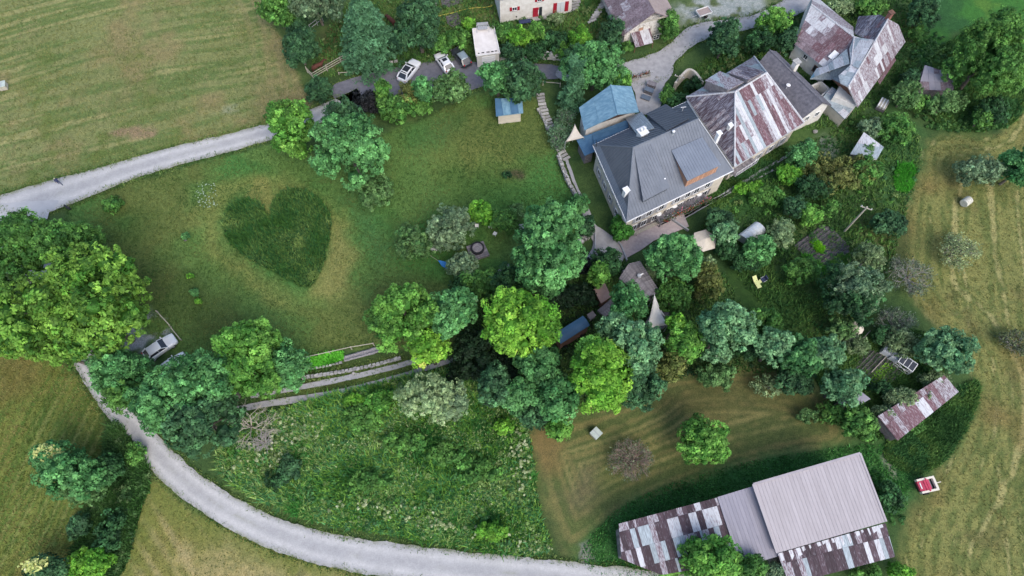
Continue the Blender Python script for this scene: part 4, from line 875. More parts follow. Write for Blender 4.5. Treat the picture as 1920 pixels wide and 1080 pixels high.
# ---------------------------------------------------------------- buildings
def clip_poly(poly, x0, x1, y0, y1):
    def cut(p, f):
        out = []
        for i in range(len(p)):
            a, b = p[i-1], p[i]; fa, fb = f(a), f(b)
            if (fa >= 0) != (fb >= 0): t = fa/(fa-fb); out.append((a[0]+(b[0]-a[0])*t, a[1]+(b[1]-a[1])*t))
            if fb >= 0: out.append(b)
        return out
    for f in (lambda p: p[0]-x0, lambda p: x1-p[0], lambda p: p[1]-y0, lambda p: y1-p[1]):
        poly = cut(poly, f)
        if len(poly) < 3: return []
    return poly
def frame_of(poly, e=(0, 1)):
    """local frame of a roof face: x along its edge e, y up the slope, z outwards"""
    poly = [Vector(p) for p in poly]; u = (poly[e[1]]-poly[e[0]]).normalized(); n = Vector((0, 0, 0))
    for i in range(1, len(poly)-1): n += (poly[i]-poly[0]).cross(poly[i+1]-poly[0])
    n.normalize(); n = -n if n.z < 0 else n
    u = (u-n*u.dot(n)).normalized(); v = n.cross(u)
    return Matrix(((u.x, v.x, n.x, poly[e[0]].x), (u.y, v.y, n.y, poly[e[0]].y), (u.z, v.z, n.z, poly[e[0]].z), (0, 0, 0, 1)))
def sheets(parent, poly, w, h, mats, name='roof_sheet', e=(0, 1), lift=0.02, thick=0.03, stagger=0.0, gap=0.02, seed=0, jit=0.012, joined=False, ribs=0, widths=None, pick=None):
    """cover a roof face with separate sheets, clipped to its outline; each sheet is an object of its own"""
    rr = random.Random(seed); F = frame_of(poly, e); Fi = F.inverted(); p2 = [(q.x, q.y) for q in (Fi @ Vector(p) for p in poly)]
    xs = [p[0] for p in p2]; ys = [p[1] for p in p2]; mb = MB(); cache = {}
    y = min(ys); row = 0; n = 0
    while y < max(ys)-0.02:
        hh = h*(rr.uniform(0.85, 1.15) if stagger else 1); x = min(xs)-(stagger*rr.random()*w if stagger else (0.5*w if joined and row % 2 else 0)); ci = 0
        while x < max(xs):
            ww = w*(widths[ci % len(widths)] if widths else 1); c = clip_poly(p2, x+gap/2, x+ww-gap/2, y+gap/2, y+hh-gap/2); yy = y
            if len(c) >= 3:
                A = abs(sum(c[i-1][0]*c[i][1]-c[i][0]*c[i-1][1] for i in range(len(c))))/2
                if A > 0.02:
                    z = lift+rr.random()*jit; k = len(c); cx = sum(q[0] for q in c)/k; cy = sum(q[1] for q in c)/k
                    ar = sum(c[i-1][0]*c[i][1]-c[i][0]*c[i-1][1] for i in range(k)); c = c if ar > 0 else c[::-1]
                    tx, ty = rr.uniform(-1, 1)*jit*0.6, rr.uniform(-1, 1)*jit*0.6
                    b = MB() if not joined else mb
                    o_ = (0, 0) if joined else (cx, cy)
                    top = [(q[0]-o_[0], q[1]-o_[1], z+thick+(q[0]-cx)*tx+(q[1]-cy)*ty) for q in c]; bot = [(a[0], a[1], a[2]-thick) for a in top]
                    b.add(top+bot, [tuple(range(k)), tuple(range(2*k-1, k-1, -1))]+[(k+i, k+(i+1) % k, (i+1) % k, i) for i in range(k)])
                    if not joined:
                        for r_ in range(ribs):
                            rx = min(q[0] for q in c)-cx+0.03+r_*(ww/max(1, ribs)); yl = [q[1]-cy for q in c]
                            cl = clip_poly([(q[0]-cx, q[1]-cy) for q in c], rx-0.03, rx+0.03, min(yl), max(yl))
                            if len(cl) >= 3:
                                if sum(cl[i-1][0]*cl[i][1]-cl[i][0]*cl[i-1][1] for i in range(len(cl))) < 0: cl = cl[::-1]
                                kk = len(cl); b.add([(q[0], q[1], z+thick+0.03) for q in cl]+[(q[0], q[1], z+thick*0.5) for q in cl], [tuple(range(kk))]+[(kk+i, kk+(i+1) % kk, (i+1) % kk, i) for i in range(kk)])
                        mt = pick(cx, cy, rr) if pick else rr.choices([m for m, _ in mats], [q for _, q in mats])[0]
                        b.build(name, mt, parent, M=F @ Matrix.Translation((cx, cy, 0))); n += 1
            x += ww; ci += 1
        y += hh; row += 1
    if joined: o = mb.build(name, mats, parent, M=F); o['kind'] = 'stuff'; return o
    return n
def seams(parent, poly, sp, e=(0, 1), hgt=0.05, wdt=0.045, mat_=None, name='standing_seams'):
    """raised seams running up a metal roof face, joined: each is only a few centimetres wide"""
    F = frame_of(poly, e); Fi = F.inverted(); p2 = [(q.x, q.y) for q in (Fi @ Vector(p) for p in poly)]
    mb = MB(); x = min(p[0] for p in p2)+sp*0.5
    while x < max(p[0] for p in p2):
        ys = []
        for i in range(len(p2)):
            a, b = p2[i-1], p2[i]
            if (a[0] > x) != (b[0] > x): ys.append(a[1]+(b[1]-a[1])*(x-a[0])/(b[0]-a[0]))
        ys.sort()
        for a, b in zip(ys[::2], ys[1::2]):
            if b-a > 0.1: mb.box((x, (a+b)/2, hgt/2), (wdt, b-a-0.04, hgt))
        x += sp
    o = mb.build(name, mat_ or m_roof, parent, M=F); o['kind'] = 'stuff'; return o
def roof(parent, faces, mat_, t=0.12, name='roof'):
    mb = MB()
    for f in faces: mb.slab(f, t)
    return mb.build(name, mat_, parent)
def lower(p, d): return Vector((p[0], p[1], p[2]-d))
def inset2(poly, d):
    """shrink a plan outline by d"""
    poly = [Vector((p[0], p[1])) for p in poly]; n = len(poly); ar = sum(poly[i-1].x*poly[i].y-poly[i].x*poly[i-1].y for i in range(n)); s = 1 if ar > 0 else -1
    out = []
    for i in range(n):
        a, b, c = poly[i-1], poly[i], poly[(i+1) % n]; u = (b-a).normalized(); v = (c-b).normalized()
        n1 = Vector((-u.y, u.x))*s; n2 = Vector((-v.y, v.x))*s; m = (n1+n2); m = m/max(0.3, m.dot(n1)*1.0) if m.length > 1e-6 else n1
        out.append(b+m*d)
    return out
def walls(parent, plan, tops, mat_, name='wall', caps=True):
    """wall block: plan outline with a height at each corner"""
    n = len(plan); ar = sum(plan[i-1][0]*plan[i][1]-plan[i][0]*plan[i-1][1] for i in range(n))
    if ar < 0: plan = plan[::-1]; tops = tops[::-1]
    vs_ = [(p[0], p[1], -0.3) for p in plan]+[(p[0], p[1], t) for p, t in zip(plan, tops)]
    fs = [(i, (i+1) % n, n+(i+1) % n, n+i) for i in range(n)]+[tuple(range(n, 2*n)), tuple(range(n-1, -1, -1))]
    return MB().add(vs_, fs).build(name, mat_, parent)
class Face:
    """a vertical wall face from a to b (as seen from outside, left to right) on which openings are set"""
    def __init__(s, a, b):
        s.a = Vector((a[0], a[1], 0)); d = Vector((b[0]-a[0], b[1]-a[1], 0)); s.L = d.length; s.u = d.normalized(); s.n = Vector((s.u.y, -s.u.x, 0))
        s.R = Matrix((s.u, -s.n, Vector((0, 0, 1)))).transposed()
    def at(s, x, z, out=0): return s.a+s.u*x+s.n*out+Vector((0, 0, z))
    def block(s, mb, x, z, w, h, d, out=0, mi=0): return mb.box(s.at(x, z, out+d/2), (w, d, h), M=s.R, mi=mi)
    def window(s, parent, x, z, w, h, fm=None, gm=None, shut=None, sw=None, name='window', bars=1, label=None, shut_label=None, sill=True):
        fm = fm or m_frame; t = 0.07; mb = MB()
        for (cx, cz, ww, hh) in ((x, z+h/2-t/2, w, t), (x, z-h/2+t/2, w, t), (x-w/2+t/2, z, t, h-2*t), (x+w/2-t/2, z, t, h-2*t)): s.block(mb, cx, cz, ww, hh, 0.09, -0.02)
        if bars: s.block(mb, x, z, 0.05, h-2*t, 0.06, -0.01)
        if bars > 1: s.block(mb, x, z, w-2*t, 0.05, 0.05, -0.005)
        o = mb.build(name, fm, parent)
        if label: o['label'] = label
        s.block(MB(), x, z, w-2*t-0.004, h-2*t-0.004, 0.02, -0.005).build('pane', gm or m_glass, o)
        if sill: s.block(MB(), x, z-h/2-0.05, w+0.16, 0.07, 0.12, -0.01).build('sill', m_stone, o)
        if shut:
            sw = sw or w/2
            for k in (-1, 1):
                q = s.block(MB(), x+k*(w/2+sw/2+0.02), z, sw, h, 0.05, 0.01)
                for j in range(3): s.block(q, x+k*(w/2+sw/2+0.02), z+(j-1)*h*0.36, sw*0.92, 0.06, 0.03, 0.055)
                q.build('shutter', shut, o)
        return o
def chimney(parent, p, z0, z1, w, mat_, name='chimney', cap=m_frame, rz=0.5):
    o = MB().box((p.x, p.y, (z0+z1)/2), (w, w, z1-z0), rz).build(name, mat_, parent)
    MB().box((p.x, p.y, z1+0.06), (w*1.35, w*1.35, 0.1), rz).build('cap', cap, o)
    return o
def flue(parent, p, z0, z1, r, mat_=m_roofl):
    o = MB().cyl((p.x, p.y, z0), r, z1-z0, 10).build('flue', mat_, parent); MB().cyl((p.x, p.y, z1), r*1.7, 0.12, 12, r2=r*0.7).build('cap', m_frame, o); return o

# --- main house with the grey metal roof
EV, RG = 5.7, 10.8
SW, SE, NE, NW = P(1175, 416, EV), P(1375, 320, EV), P(1288, 190, EV), P(1112, 272, EV)
AP, RE = P(1187, 277, RG), P(1309, 223, RG-0.15)
base = (SW+SE+NE+NW)/4; mh = thing('main_house', 'largest house, cream walls under a slate grey metal hip roof with dormers', 'house', (base.x, base.y, 0))
pl = inset2([SW, SE, NE, NW], 0.55); walls(mh, pl, [EV-0.1]*4, m_plaster)
g = inset2([SE, NE], 0.0)
mid = (Vector(RE)-Vector((0, 0, 0.3))); e1 = Vector((pl[1].x, pl[1].y, EV-0.1)); e2 = Vector((pl[2].x, pl[2].y, EV-0.1)); inn = (AP-RE).normalized()*0.5
MB().add([e1, e2, mid+inn, e1+inn*3, e2+inn*3], [(0, 1, 2), (0, 2, 3), (1, 4, 2), (0, 3, 4, 1)]).build('gable_wall', m_plaster, mh)
fS = [SW, SE, RE, AP]; fN = [NE, NW, AP, RE]
BW = [P(1172, 402, EV+0.75), P(1119, 274, EV+0.75)]
fW = [NW, SW, AP]
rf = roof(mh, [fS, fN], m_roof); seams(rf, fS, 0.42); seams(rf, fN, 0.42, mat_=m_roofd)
# west hip with a flared lower band
w1 = AP.lerp(SW, 0.82)+Vector((0, 0, 0.06)); w2 = AP.lerp(NW, 0.82)+Vector((0, 0, 0.06))
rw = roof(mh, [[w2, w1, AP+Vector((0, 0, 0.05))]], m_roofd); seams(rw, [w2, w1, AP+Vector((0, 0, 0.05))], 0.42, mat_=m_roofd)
flr = [NW+Vector((0, 0, 0.03)), SW+Vector((0, 0, 0.03)), w1, w2]; rb = roof(mh, [flr], m_band, 0.1, 'roof_band'); seams(rb, flr, 0.42, mat_=m_band)
mb = MB()
for a, b in ((AP, RE), (AP, SW), (AP, NW)): mb.tube([a+Vector((0, 0, 0.05)), b+Vector((0, 0, 0.05))], 0.11, 6)
mb.build('ridge_capping', m_roof, mh)
mb = MB()
for a, b in ((SW, SE), (NW, SW), (NE, NW)): mb.tube([a-Vector((0, 0, 0.06)), b-Vector((0, 0, 0.06))], 0.09, 6)
mb.build('gutter', m_frame, mh)
MB().beam(SE+Vector((0, 0, .08)), RE+Vector((0, 0, .08)), 0.16, 0.1).beam(NE+Vector((0, 0, .08)), RE+Vector((0, 0, .08)), 0.16, 0.1).build('verge_trim', m_grey, mh)
def dormer(parent, tops, depth, roof_mat, wall_mat, face_parts=None, sp=0.4, label=None):
    """raised dormer: tops = four roof corners (front left, front right, back right, back left), walls down by depth at the front"""
    fl, fr, br, bl = tops; o = roof(parent, [tops], roof_mat, 0.14, 'dormer')
    if label: o['label'] = label
    seams(o, tops, sp, mat_=roof_mat)
    c = (fl+fr+br+bl)/4; q = [p.lerp(c, 0.07) for p in tops]; q = [lower(p, 0.15) for p in q]
    b = [lower(q[0], depth), lower(q[1], depth), lower(q[2], 0.5), lower(q[3], 0.5)]
    MB().add(q+b, [(0, 1, 5, 4)[::-1], (1, 2, 6, 5)[::-1], (3, 0, 4, 7)[::-1]]).build('dormer_wall', wall_mat, o)
    return o, q, b
def plane_z(poly, x, y):
    a, b, c = Vector(poly[0]), Vector(poly[1]), Vector(poly[2]); n = (b-a).cross(c-a); return a.z-(n.x*(x-a.x)+n.y*(y-a.y))/n.z
def on_face(px, py, face, up=0.0):
    z = 8.0
    for _ in range(12): q = P(px, py, z); z = 0.5*z+0.5*(plane_z(face, q.x, q.y)+up)
    return P(px, py, z)
d1 = [on_face(1289, 339, fS, 1.9), on_face(1352, 309, fS, 1.9), on_face(1317, 257, fS, 0.1), on_face(1259, 282, fS, 0.12)]
o, q, b = dormer(mh, d1, 1.85, m_band, m_wood, label='big dormer with orange timber cladding')
for k in range(12):
    a = q[0].lerp(q[1], (k+0.08)/12); c = q[0].lerp(q[1], (k+0.92)/12); n_ = Vector((q[1]-q[0])).cross(Vector((0, 0, 1))).normalized()*0.03
    MB().add([lower(a, 0)+n_, lower(c, 0)+n_, lower(c, 1.7)+n_, lower(a, 1.7)+n_, a, c, lower(c, 1.7), lower(a, 1.7)], [(3, 2, 1, 0), (0, 1, 5, 4), (1, 2, 6, 5), (2, 3, 7, 6), (3, 0, 4, 7)]).build('board', m_wood, o)
d2 = [on_face(1206, 377, fS, 1.05), on_face(1256, 351, fS, 1.05), on_face(1223, 268, fS, 0.06), on_face(1189, 278, fS, 0.1)]
o, q, b = dormer(mh, d2, 1.0, m_roof, m_roofd, label='long low dormer with a dark window strip')
a, c = q[0].lerp(q[1], 0.08), q[0].lerp(q[1], 0.92); n_ = Vector((q[1]-q[0])).cross(Vector((0, 0, 1))).normalized()*0.04
MB().add([lower(a, .1)+n_, lower(c, .1)+n_, lower(c, .55)+n_, lower(a, .55)+n_, lower(a, .1), lower(c, .1), lower(c, .55), lower(a, .55)], [(3, 2, 1, 0), (0, 1, 5, 4), (1, 2, 6, 5), (2, 3, 7, 6), (3, 0, 4, 7)]).build('window', m_glass, o)
d3 = [on_face(1248, 195, fN, 0.9), on_face(1212, 213, fN, 0.9), on_face(1250, 245, fN, 0.1), on_face(1292, 222, fN, 0.1)]
dormer(mh, d3, 0.8, m_roofd, m_roofd, label='flat dark dormer on the back slope')
d4 = [on_face(1203, 210, fN, 0.9), on_face(1172, 221, fN, 0.9), on_face(1194, 251, fN, 0.25), on_face(1227, 240, fN, 0.25)]
dormer(mh, d4, 0.9, m_roofl, m_greywood, sp=0.3, label='small pale ribbed dormer by the chimney')
p = on_face(1203, 254, fN, 0); chimney(mh, p, p.z-0.4, p.z+0.9, 0.95, m_frame); o = MB(); [o.cyl((p.x+dx, p.y+dy, p.z+1.0), 0.18, 0.55, 10) for dx, dy in ((-0.22, -0.1), (0.22, 0.12))]; o.build('chimney_pot', m_frame, mh)
p = on_face(1172, 364, fW, 0); chimney(mh, p, p.z-0.4, p.z+1.1, 0.6, m_frame)
p = on_face(1343, 262, fS, 0); chimney(mh, p, p.z-0.6, p.z+1.5, 0.5, m_frame)
for px, py in ((1244, 340), (1261, 252)): p = on_face(px, py, fS, 0); flue(mh, p, p.z-0.1, p.z+0.7, 0.13)
p = on_face(1279, 208, fN, 0); MB().tube([(p.x, p.y, p.z), (p.x, p.y, p.z+0.9)], 0.03).tube([(p.x-.35, p.y, p.z+0.75), (p.x+.35, p.y, p.z+0.9)], 0.05).build('aerial', m_frame, mh)
p = P(1118, 275, EV+0.7); MB().tube([p, p+Vector((-0.15, 0.1, 1.3))], 0.05).build('stove_pipe', m_black, mh)
# facades
S_ = Face(pl[0], pl[1]); W_ = Face(pl[3], pl[0])
for k, x in enumerate((1.9, 3.6, 5.6, 8.2, 9.9, 11.4, 13.2)):
    if x < S_.L-0.8: S_.window(mh, x, 3.9, 0.95, 2.0, shut=m_shut, sw=0.42)
for k, x in enumerate((1.6, 3.2, 5.0, 7.4, 9.2, 11.2, 13.4)):
    if x < S_.L-0.8: S_.window(mh, x, 1.3, 0.95, 1.5, shut=m_greywood, sw=0.42, name='french_window')
for x in (1.8, 4.0, 6.2, 8.6, 10.8): 
    if x < W_.L-0.7: W_.window(mh, x, 4.3, 0.85, 1.3, shut=m_shut, sw=0.4); W_.window(mh, x, 1.7, 0.85, 1.3, shut=m_shut, sw=0.4)
# balcony along the right part of the south front
bz = 1.3; b0, b1 = 5.2, 13.4
bal = S_.block(MB(), (b0+b1)/2, bz, b1-b0, 0.14, 1.25, 0.01).build('balcony', m_greywood, mh)
n = int((b1-b0)/0.32)
for k in range(n): S_.block(MB(), b0+0.16+k*0.32, bz+0.09, 0.28, 0.035, 1.2, 0.03).build('plank', m_greywood, bal)
rl = S_.block(MB(), (b0+b1)/2, bz+0.98, b1-b0, 0.06, 0.06, 1.2); S_.block(rl, (b0+b1)/2, bz+0.3, b1-b0, 0.05, 0.05, 1.2)
for k in range(int((b1-b0)/0.28)+1): S_.block(rl, b0+0.03+k*0.28, bz+0.56, 0.04, 0.78, 0.04, 1.205)
rl.build('railing', m_greywood, bal)
for x in (b0+0.2, 8, 10.7, b1-0.2): S_.block(MB(), x, bz/2, 0.14, bz-0.1, 0.14, 1.05).build('post', m_greywood, bal)
# planters with geraniums hanging on the balcony rail, each a thing
for k in range(8):
    p = S_.at(b0+0.6+k*1.0, bz+0.78, 1.4); t_ = thing('flower_box', ['red', 'white', 'orange', 'pink'][k % 4]+' flowers in the '+['first', 'second', 'third', 'fourth', 'fifth', 'sixth', 'seventh', 'eighth'][k]+' balcony box from the ivy end', 'flower box', p[:], group='flower boxes along the balcony rail')
    S_.block(MB(), b0+0.6+k*1.0, bz+0.78, 0.8, 0.18, 0.2, 1.3).build('trough', m_brown, t_)
    rng = np.random.default_rng(k); m_ = 90; q = np.array(p[:])+rng.normal(0, 1, (m_, 3))*np.array([0.3, 0.22, 0.16])+np.array([0, 0, 0.12])
    quad_mesh('foliage', leaf_quads(q, unit(m_, rng), 0.12, 1.3, rng), np.tile(C(60, 90, 46), (m_, 1)), m_leaf, t_)
    m_ = 26; q = np.array(p[:])+rng.normal(0, 1, (m_, 3))*np.array([0.32, 0.25, 0.14])+np.array([0, 0, 0.22]); quad_mesh('blossom', leaf_quads(q, unit(m_, rng), 0.12, 1.2, rng), np.tile(C(*[(190, 40, 40), (215, 205, 200), (200, 90, 60), (205, 110, 130)][k % 4]), (m_, 1)), m_leaf, t_)
for k, (px, py) in enumerate([(1233, 405), (1262, 390), (1308, 368)]):
    p = P(px, py, 1.38); t_ = thing('round_table', ['small round pale table left on the balcony', 'round pale table in the middle of the balcony', 'white round table at the right end of the balcony'][k], 'table', p[:])
    MB().cyl(p+Vector((0, 0, 0.68)), 0.42, 0.04, 16).build('tabletop', m_frame, t_); MB().cyl(p, 0.05, 0.68, 8).cyl(p, 0.22, 0.03, 10).build('leg', m_grey, t_)
# ivy on the corner of the main house
def ivy(a, b, z1, label, n=2600, d=0.5, style='ivy'):
    root = thing('ivy', label, 'ivy', (a[0], a[1], 0)); rng = np.random.default_rng(n); t = rng.random(n)
    q = np.stack([a[0]+(b[0]-a[0])*t, a[1]+(b[1]-a[1])*t, z1*rng.random(n)**0.8], 1)+rng.normal(0, d*0.5, (n, 3))*np.array([1, 1, 0.3]); q[:, 2] = np.abs(q[:, 2])
    nr = norm(unit(n, rng)+np.array([0, -0.5, 0.8])); ca, cb = C(*STY[style][0]), C(*STY[style][1]); tt = rng.random((n, 1))
    quad_mesh('foliage', leaf_quads(q, nr, 0.24, 1.2, rng), (ca*(1-tt)+cb*tt)*np.exp(rng.normal(0, 0.15, (n, 1))), m_leaf, root); return root
cc_ = Vector((pl[0].x, pl[0].y, 0))
plant(1166, 430, 21, 27, 3.6, 'ivy', 'dense green ivy mound on the front left corner of the main house', 'ivy', 'ivy', boost=1.5)
# entrance mat and low benches on the pink terrace
p = P(1245, 413, 0.07); t_ = MB().box((p.x, p.y, 0.09), (1.6, 1.0, 0.03), math.atan2(S_.u.y, S_.u.x)).build('door_mat', m_black); tag(t_, 'black mat on the pink terrace before the house front', 'mat')
def bench(px, py, L, w, h, rz, label, mat_, group=None, cat='bench'):
    p = P(px, py, h*0.5); t_ = thing('bench', label, cat, (p.x, p.y, 0.06), rz, group)
    n = 3
    for k in range(n): MB().box((0, (k-1)*w/n, h), (L, w/n-0.03, 0.05)).build('plank', mat_, t_, local=True)
    for s in (-1, 1): MB().box((s*L*0.42, 0, h/2-0.02), (0.08, w*0.8, h-0.05)).build('leg', mat_, t_, local=True)
    return t_
ang_S = math.atan2(S_.u.y, S_.u.x)
bench(1214, 428, 4.6, 0.5, 0.45, ang_S, 'long pale bench on the pink terrace against the house', m_palewood)
bench(1204, 413, 3.0, 0.45, 0.5, ang_S, 'grey bench under the left windows of the main house', m_greywood)

# --- pale blue roofed annex with deep blue lean-to
z1, z0 = 7.4, 4.6
Rn, Rs = P(1145, 160, z1), P(1158, 215, z1); Ln, Ls = P(1086, 202, z0), P(1096, 244, z0); En, Es = P(1183, 163, z0+0.3), P(1198, 210, z0+0.3)
b_ = (Ln+Ls+En+Es)/4; an = thing('annex_house', 'small house with a pale blue gabled roof and dark timber gable', 'house', (b_.x, b_.y, 0))
plA = inset2([Ls, Es, En, Ln], 0.4); walls(an, plA, [z0-0.1, z0+0.2, z0+0.2, z0-0.1], m_white)
ra = roof(an, [[Ls, Ln, Rn, Rs], [Es, En, Rn, Rs]], m_blue, 0.1)
sheets(ra, [Ls, Ln, Rn, Rs], 1.45, 2.4, [(m_blue, 1)], e=(1, 0), seed=3, jit=0.02); sheets(ra, [En, Es, Rs, Rn], 1.45, 2.4, [(m_blue, 1)], e=(1, 0), seed=4, jit=0.02)
MB().tube([Rn+Vector((0, 0, .1)), Rs+Vector((0, 0, .1))], 0.1).build('ridge_capping', m_blue, an)
ga, gb = Vector((plA[0].x, plA[0].y, z0-0.1)), Vector((plA[1].x, plA[1].y, z0+0.2)); gt = Vector(Rs)+(Rn-Rs).normalized()*0.3-Vector((0, 0, 0.15)); gi = (Rn-Rs).normalized()*0.6
MB().add([ga, gb, gt, ga+gi*3, gb+gi*3, gt+gi*3], [(0, 1, 2), (0, 3, 4, 1), (1, 4, 5, 2), (2, 5, 3, 0)]).build('gable_wall', m_brown, an)
n = 14; out = -(Rn-Rs).normalized()*0.05
for k in range(n):
    t0, t1 = (k+0.06)/n, (k+0.94)/n
    def gtop(t): 
        tp = (gt-ga).dot((gb-ga).normalized())/(gb-ga).length; return ga.lerp(gt, t/tp) if t < tp else gt.lerp(gb, (t-tp)/(1-tp))
    a, c = ga.lerp(gb, t0)+out, ga.lerp(gb, t1)+out; ta, tc = gtop(t0)+out, gtop(t1)+out
    MB().add([a, c, tc, ta, a-out, c-out, tc-out, ta-out], [(0, 1, 2, 3), (4, 5, 1, 0), (1, 5, 6, 2), (3, 2, 6, 7), (0, 3, 7, 4)]).build('board', m_brown, an)
AW = Face(plA[3], plA[0]); AW.window(an, AW.L*0.5, 2.6, 0.8, 1.0)
# lean-to roofs between the annex and the main house
L1 = [P(1080, 260, 2.6), P(1096, 292, 2.6), P(1118, 283, 2.9), P(1110, 250, 3.4)]
L2 = [P(1110, 250, 3.4), P(1117, 281, 3.2), P(1150, 262, 4.6), P(1186, 236, 4.6), P(1176, 226, 4.8)]
lt = thing('lean_to', 'low deep blue lean-to roof tucked between the annex and the main house', 'lean-to', (L1[0].x, L1[0].y, 0))
r1 = roof(lt, [L1], m_blued, 0.1); sheets(r1, L1, 0.9, 3, [(m_blued, 1)], e=(0, 1), seed=5)
r2 = roof(lt, [L2], m_blued, 0.1, 'upper_roof'); sheets(r2, L2, 0.9, 6, [(m_blued, 1)], e=(0, 1), seed=6)
walls(lt, inset2([L1[0], L1[1], L1[2], L1[3]], 0.35), [2.5, 2.5, 2.7, 3.1], m_greywood); walls(lt, inset2(L2, 0.5), [3.1, 3.0, 4.3, 4.4, 4.5], m_plaster, 'back_wall')

# --- centre rusty roofed house
EV2, RG2 = 4.6, 8.9
cSW, cSE, cNW = P(1377, 313, EV2), P(1507, 230, EV2), P(1287, 182, EV2)
cA, cB = P(1378, 173, RG2), P(1437, 137, RG2)
cNE = cNW+(cSE-cSW)
ch = thing('hip_roofed_house', 'cream house with a steep red and grey striped rusty hip roof', 'house', ((cSW.x+cNE.x)/2, (cSW.y+cNE.y)/2, 0))
plC = inset2([cSW, cSE, cNE, cNW], 0.5); walls(ch, plC, [EV2-0.1]*4, m_plaster)
faces = {'south': [cSW, cSE, cB, cA], 'west': [cNW, cSW, cA], 'east': [cSE, cNE, cB], 'north': [cNE, cNW, cA, cB]}
rc = roof(ch, list(faces.values()), m_zincw)
def pickS(x, y, rr):
    k = int(x/0.5+100); r = random.Random(k*3+(int(y/3.2) if rr.random() < 0.35 else 0)).random()
    return m_rust if r < 0.36 else (m_zinc if r < 0.6 else (m_mix if r < 0.82 else m_zincw))
sheets(rc, faces['south'], 0.5, 2.3, None, seed=8, pick=pickS, stagger=0)
sheets(rc, faces['west'], 0.5, 3.4, [(m_mixd, 8), (m_mix, 1)], seed=9)  # west face: rust streaks, with its shade put into the darker sheets
sheets(rc, faces['east'], 0.7, 2.4, [(m_zincw, 2), (m_mix, 1)], seed=10)
sheets(rc, faces['north'], 0.7, 2.4, [(m_mix, 3), (m_zinc, 2)], seed=11)
mb = MB()
for a, b in ((cA, cB), (cA, cSW), (cA, cNW), (cB, cSE), (cB, cNE)): mb.tube([a+Vector((0, 0, 0.08)), b+Vector((0, 0, 0.08))], 0.14, 6)
mb.build('ridge_capping', m_zincw, ch)
MB().tube([cSW-Vector((0, 0, 0.1)), cSE-Vector((0, 0, 0.1))], 0.1).tube([cSW-Vector((0, 0, 0.1)), cNW-Vector((0, 0, 0.1))], 0.1).build('gutter', m_grey, ch)
nd = [P(1322, 151, 7.6), P(1350, 133, 7.6), P(1395, 154, 9.2), P(1366, 168, 9.2)]
o = roof(ch, [nd], m_mix, 0.12, 'dormer'); sheets(o, nd, 0.8, 2.5, [(m_zinc, 2), (m_mix, 2)], seed=12)
q = [lower(p.lerp((nd[0]+nd[2])/2, 0.08), 0.13) for p in nd]; MB().add(q+[lower(p, 1.6) for p in q], [(0, 1, 5, 4), (1, 2, 6, 5), (3, 0, 4, 7), (2, 3, 7, 6)]).build('dormer_wall', m_greywood, o)
nd = [P(1366, 137, 8.2), P(1391, 122, 8.2), P(1432, 134, 9.8), P(1404, 150, 9.8)]
o = roof(ch, [nd], m_mixd, 0.12, 'dormer'); sheets(o, nd, 0.7, 2.5, [(m_mixd, 2), (m_mix, 1)], seed=13)
q = [lower(p.lerp((nd[0]+nd[2])/2, 0.08), 0.13) for p in nd]; MB().add(q+[lower(p, 1.6) for p in q], [(0, 1, 5, 4), (1, 2, 6, 5), (3, 0, 4, 7), (2, 3, 7, 6)]).build('dormer_wall', m_greywood, o)
p = on_face(1367, 241, faces['west'], 0); chimney(ch, p, p.z-0.5, p.z+0.8, 0.5, m_frame)
CS = Face(plC[0], plC[1])
for x in (1.3, 3.6, 5.9, 8.2, 10.4):
    if x < CS.L-0.7: CS.window(ch, x, 3.6, 0.85, 1.1); CS.window(ch, x, 1.3, 0.85, 1.5, shut=m_shut, sw=0.4)
bl_ = CS.block(MB(), 1.9, 2.5, 4.2, 0.14, 1.1, 0.01).build('balcony', m_grey, ch)
for k in range(13): CS.block(MB(), -0.04+k*0.32, 2.585, 0.29, 0.03, 1.05, 0.02).build('plank', m_greywood, bl_)
rl = CS.block(MB(), 1.9, 3.45, 4.2, 0.05, 0.05, 1.06)
for k in range(8): CS.block(rl, -0.15+k*0.585, 3.0, 0.04, 0.86, 0.04, 1.065)
rl.build('railing', m_frame, bl_)

# --- slate roofed house
z1, z0 = 5.6, 3.5
r0, r1_, e1, e0 = P(1443, 94, z1), P(1543, 193, z1), P(1504, 223, z0), P(1413, 128, z0)
off = (r0-e0); off.z = 0; f0, f1 = r0+off, r1_+((r1_-e1)-Vector((0, 0, (r1_-e1).z))); f0.z = f1.z = z0
sh = thing('slate_roofed_house', 'house with a long dark grey tiled roof between the two rusty roofs', 'house', ((e0.x+f1.x)/2, (e0.y+f1.y)/2, 0))
e1b = P(1504, 223, z0)
plD = inset2([e0, e1, f1, f0], 0.35); walls(sh, plD, [z0-0.05]*4, m_white)
MB().add([Vector((plD[1].x, plD[1].y, z0-0.05)), Vector((plD[2].x, plD[2].y, z0-0.05)), r1_-Vector((0, 0, 0.15))-(r1_-r0).normalized()*0.35, Vector((plD[0].x, plD[0].y, z0-0.05)), Vector((plD[3].x, plD[3].y, z0-0.05)), r0-Vector((0, 0, 0.15))+(r1_-r0).normalized()*0.3], [(0, 1, 2), (0, 2, 5, 3), (1, 4, 5, 2), (3, 5, 4)]).build('gable_wall', m_white, sh)
hip = r1_+(r0-r1_)*0.14
rd = roof(sh, [[e0, e1, r1_, r0], [f1, f0, r0, r1_]], m_slate); sheets(rd, [e0, e1, r1_, r0], 0.42, 0.4, m_slate, 'tile', joined=True, jit=0.03, thick=0.02); sheets(rd, [f1, f0, r0, r1_], 0.42, 0.4, m_slate, 'tile', joined=True, jit=0.03, thick=0.02)
MB().tube([r0+Vector((0, 0, .06)), r1_+Vector((0, 0, .06))], 0.1).build('ridge_capping', m_slate, sh)
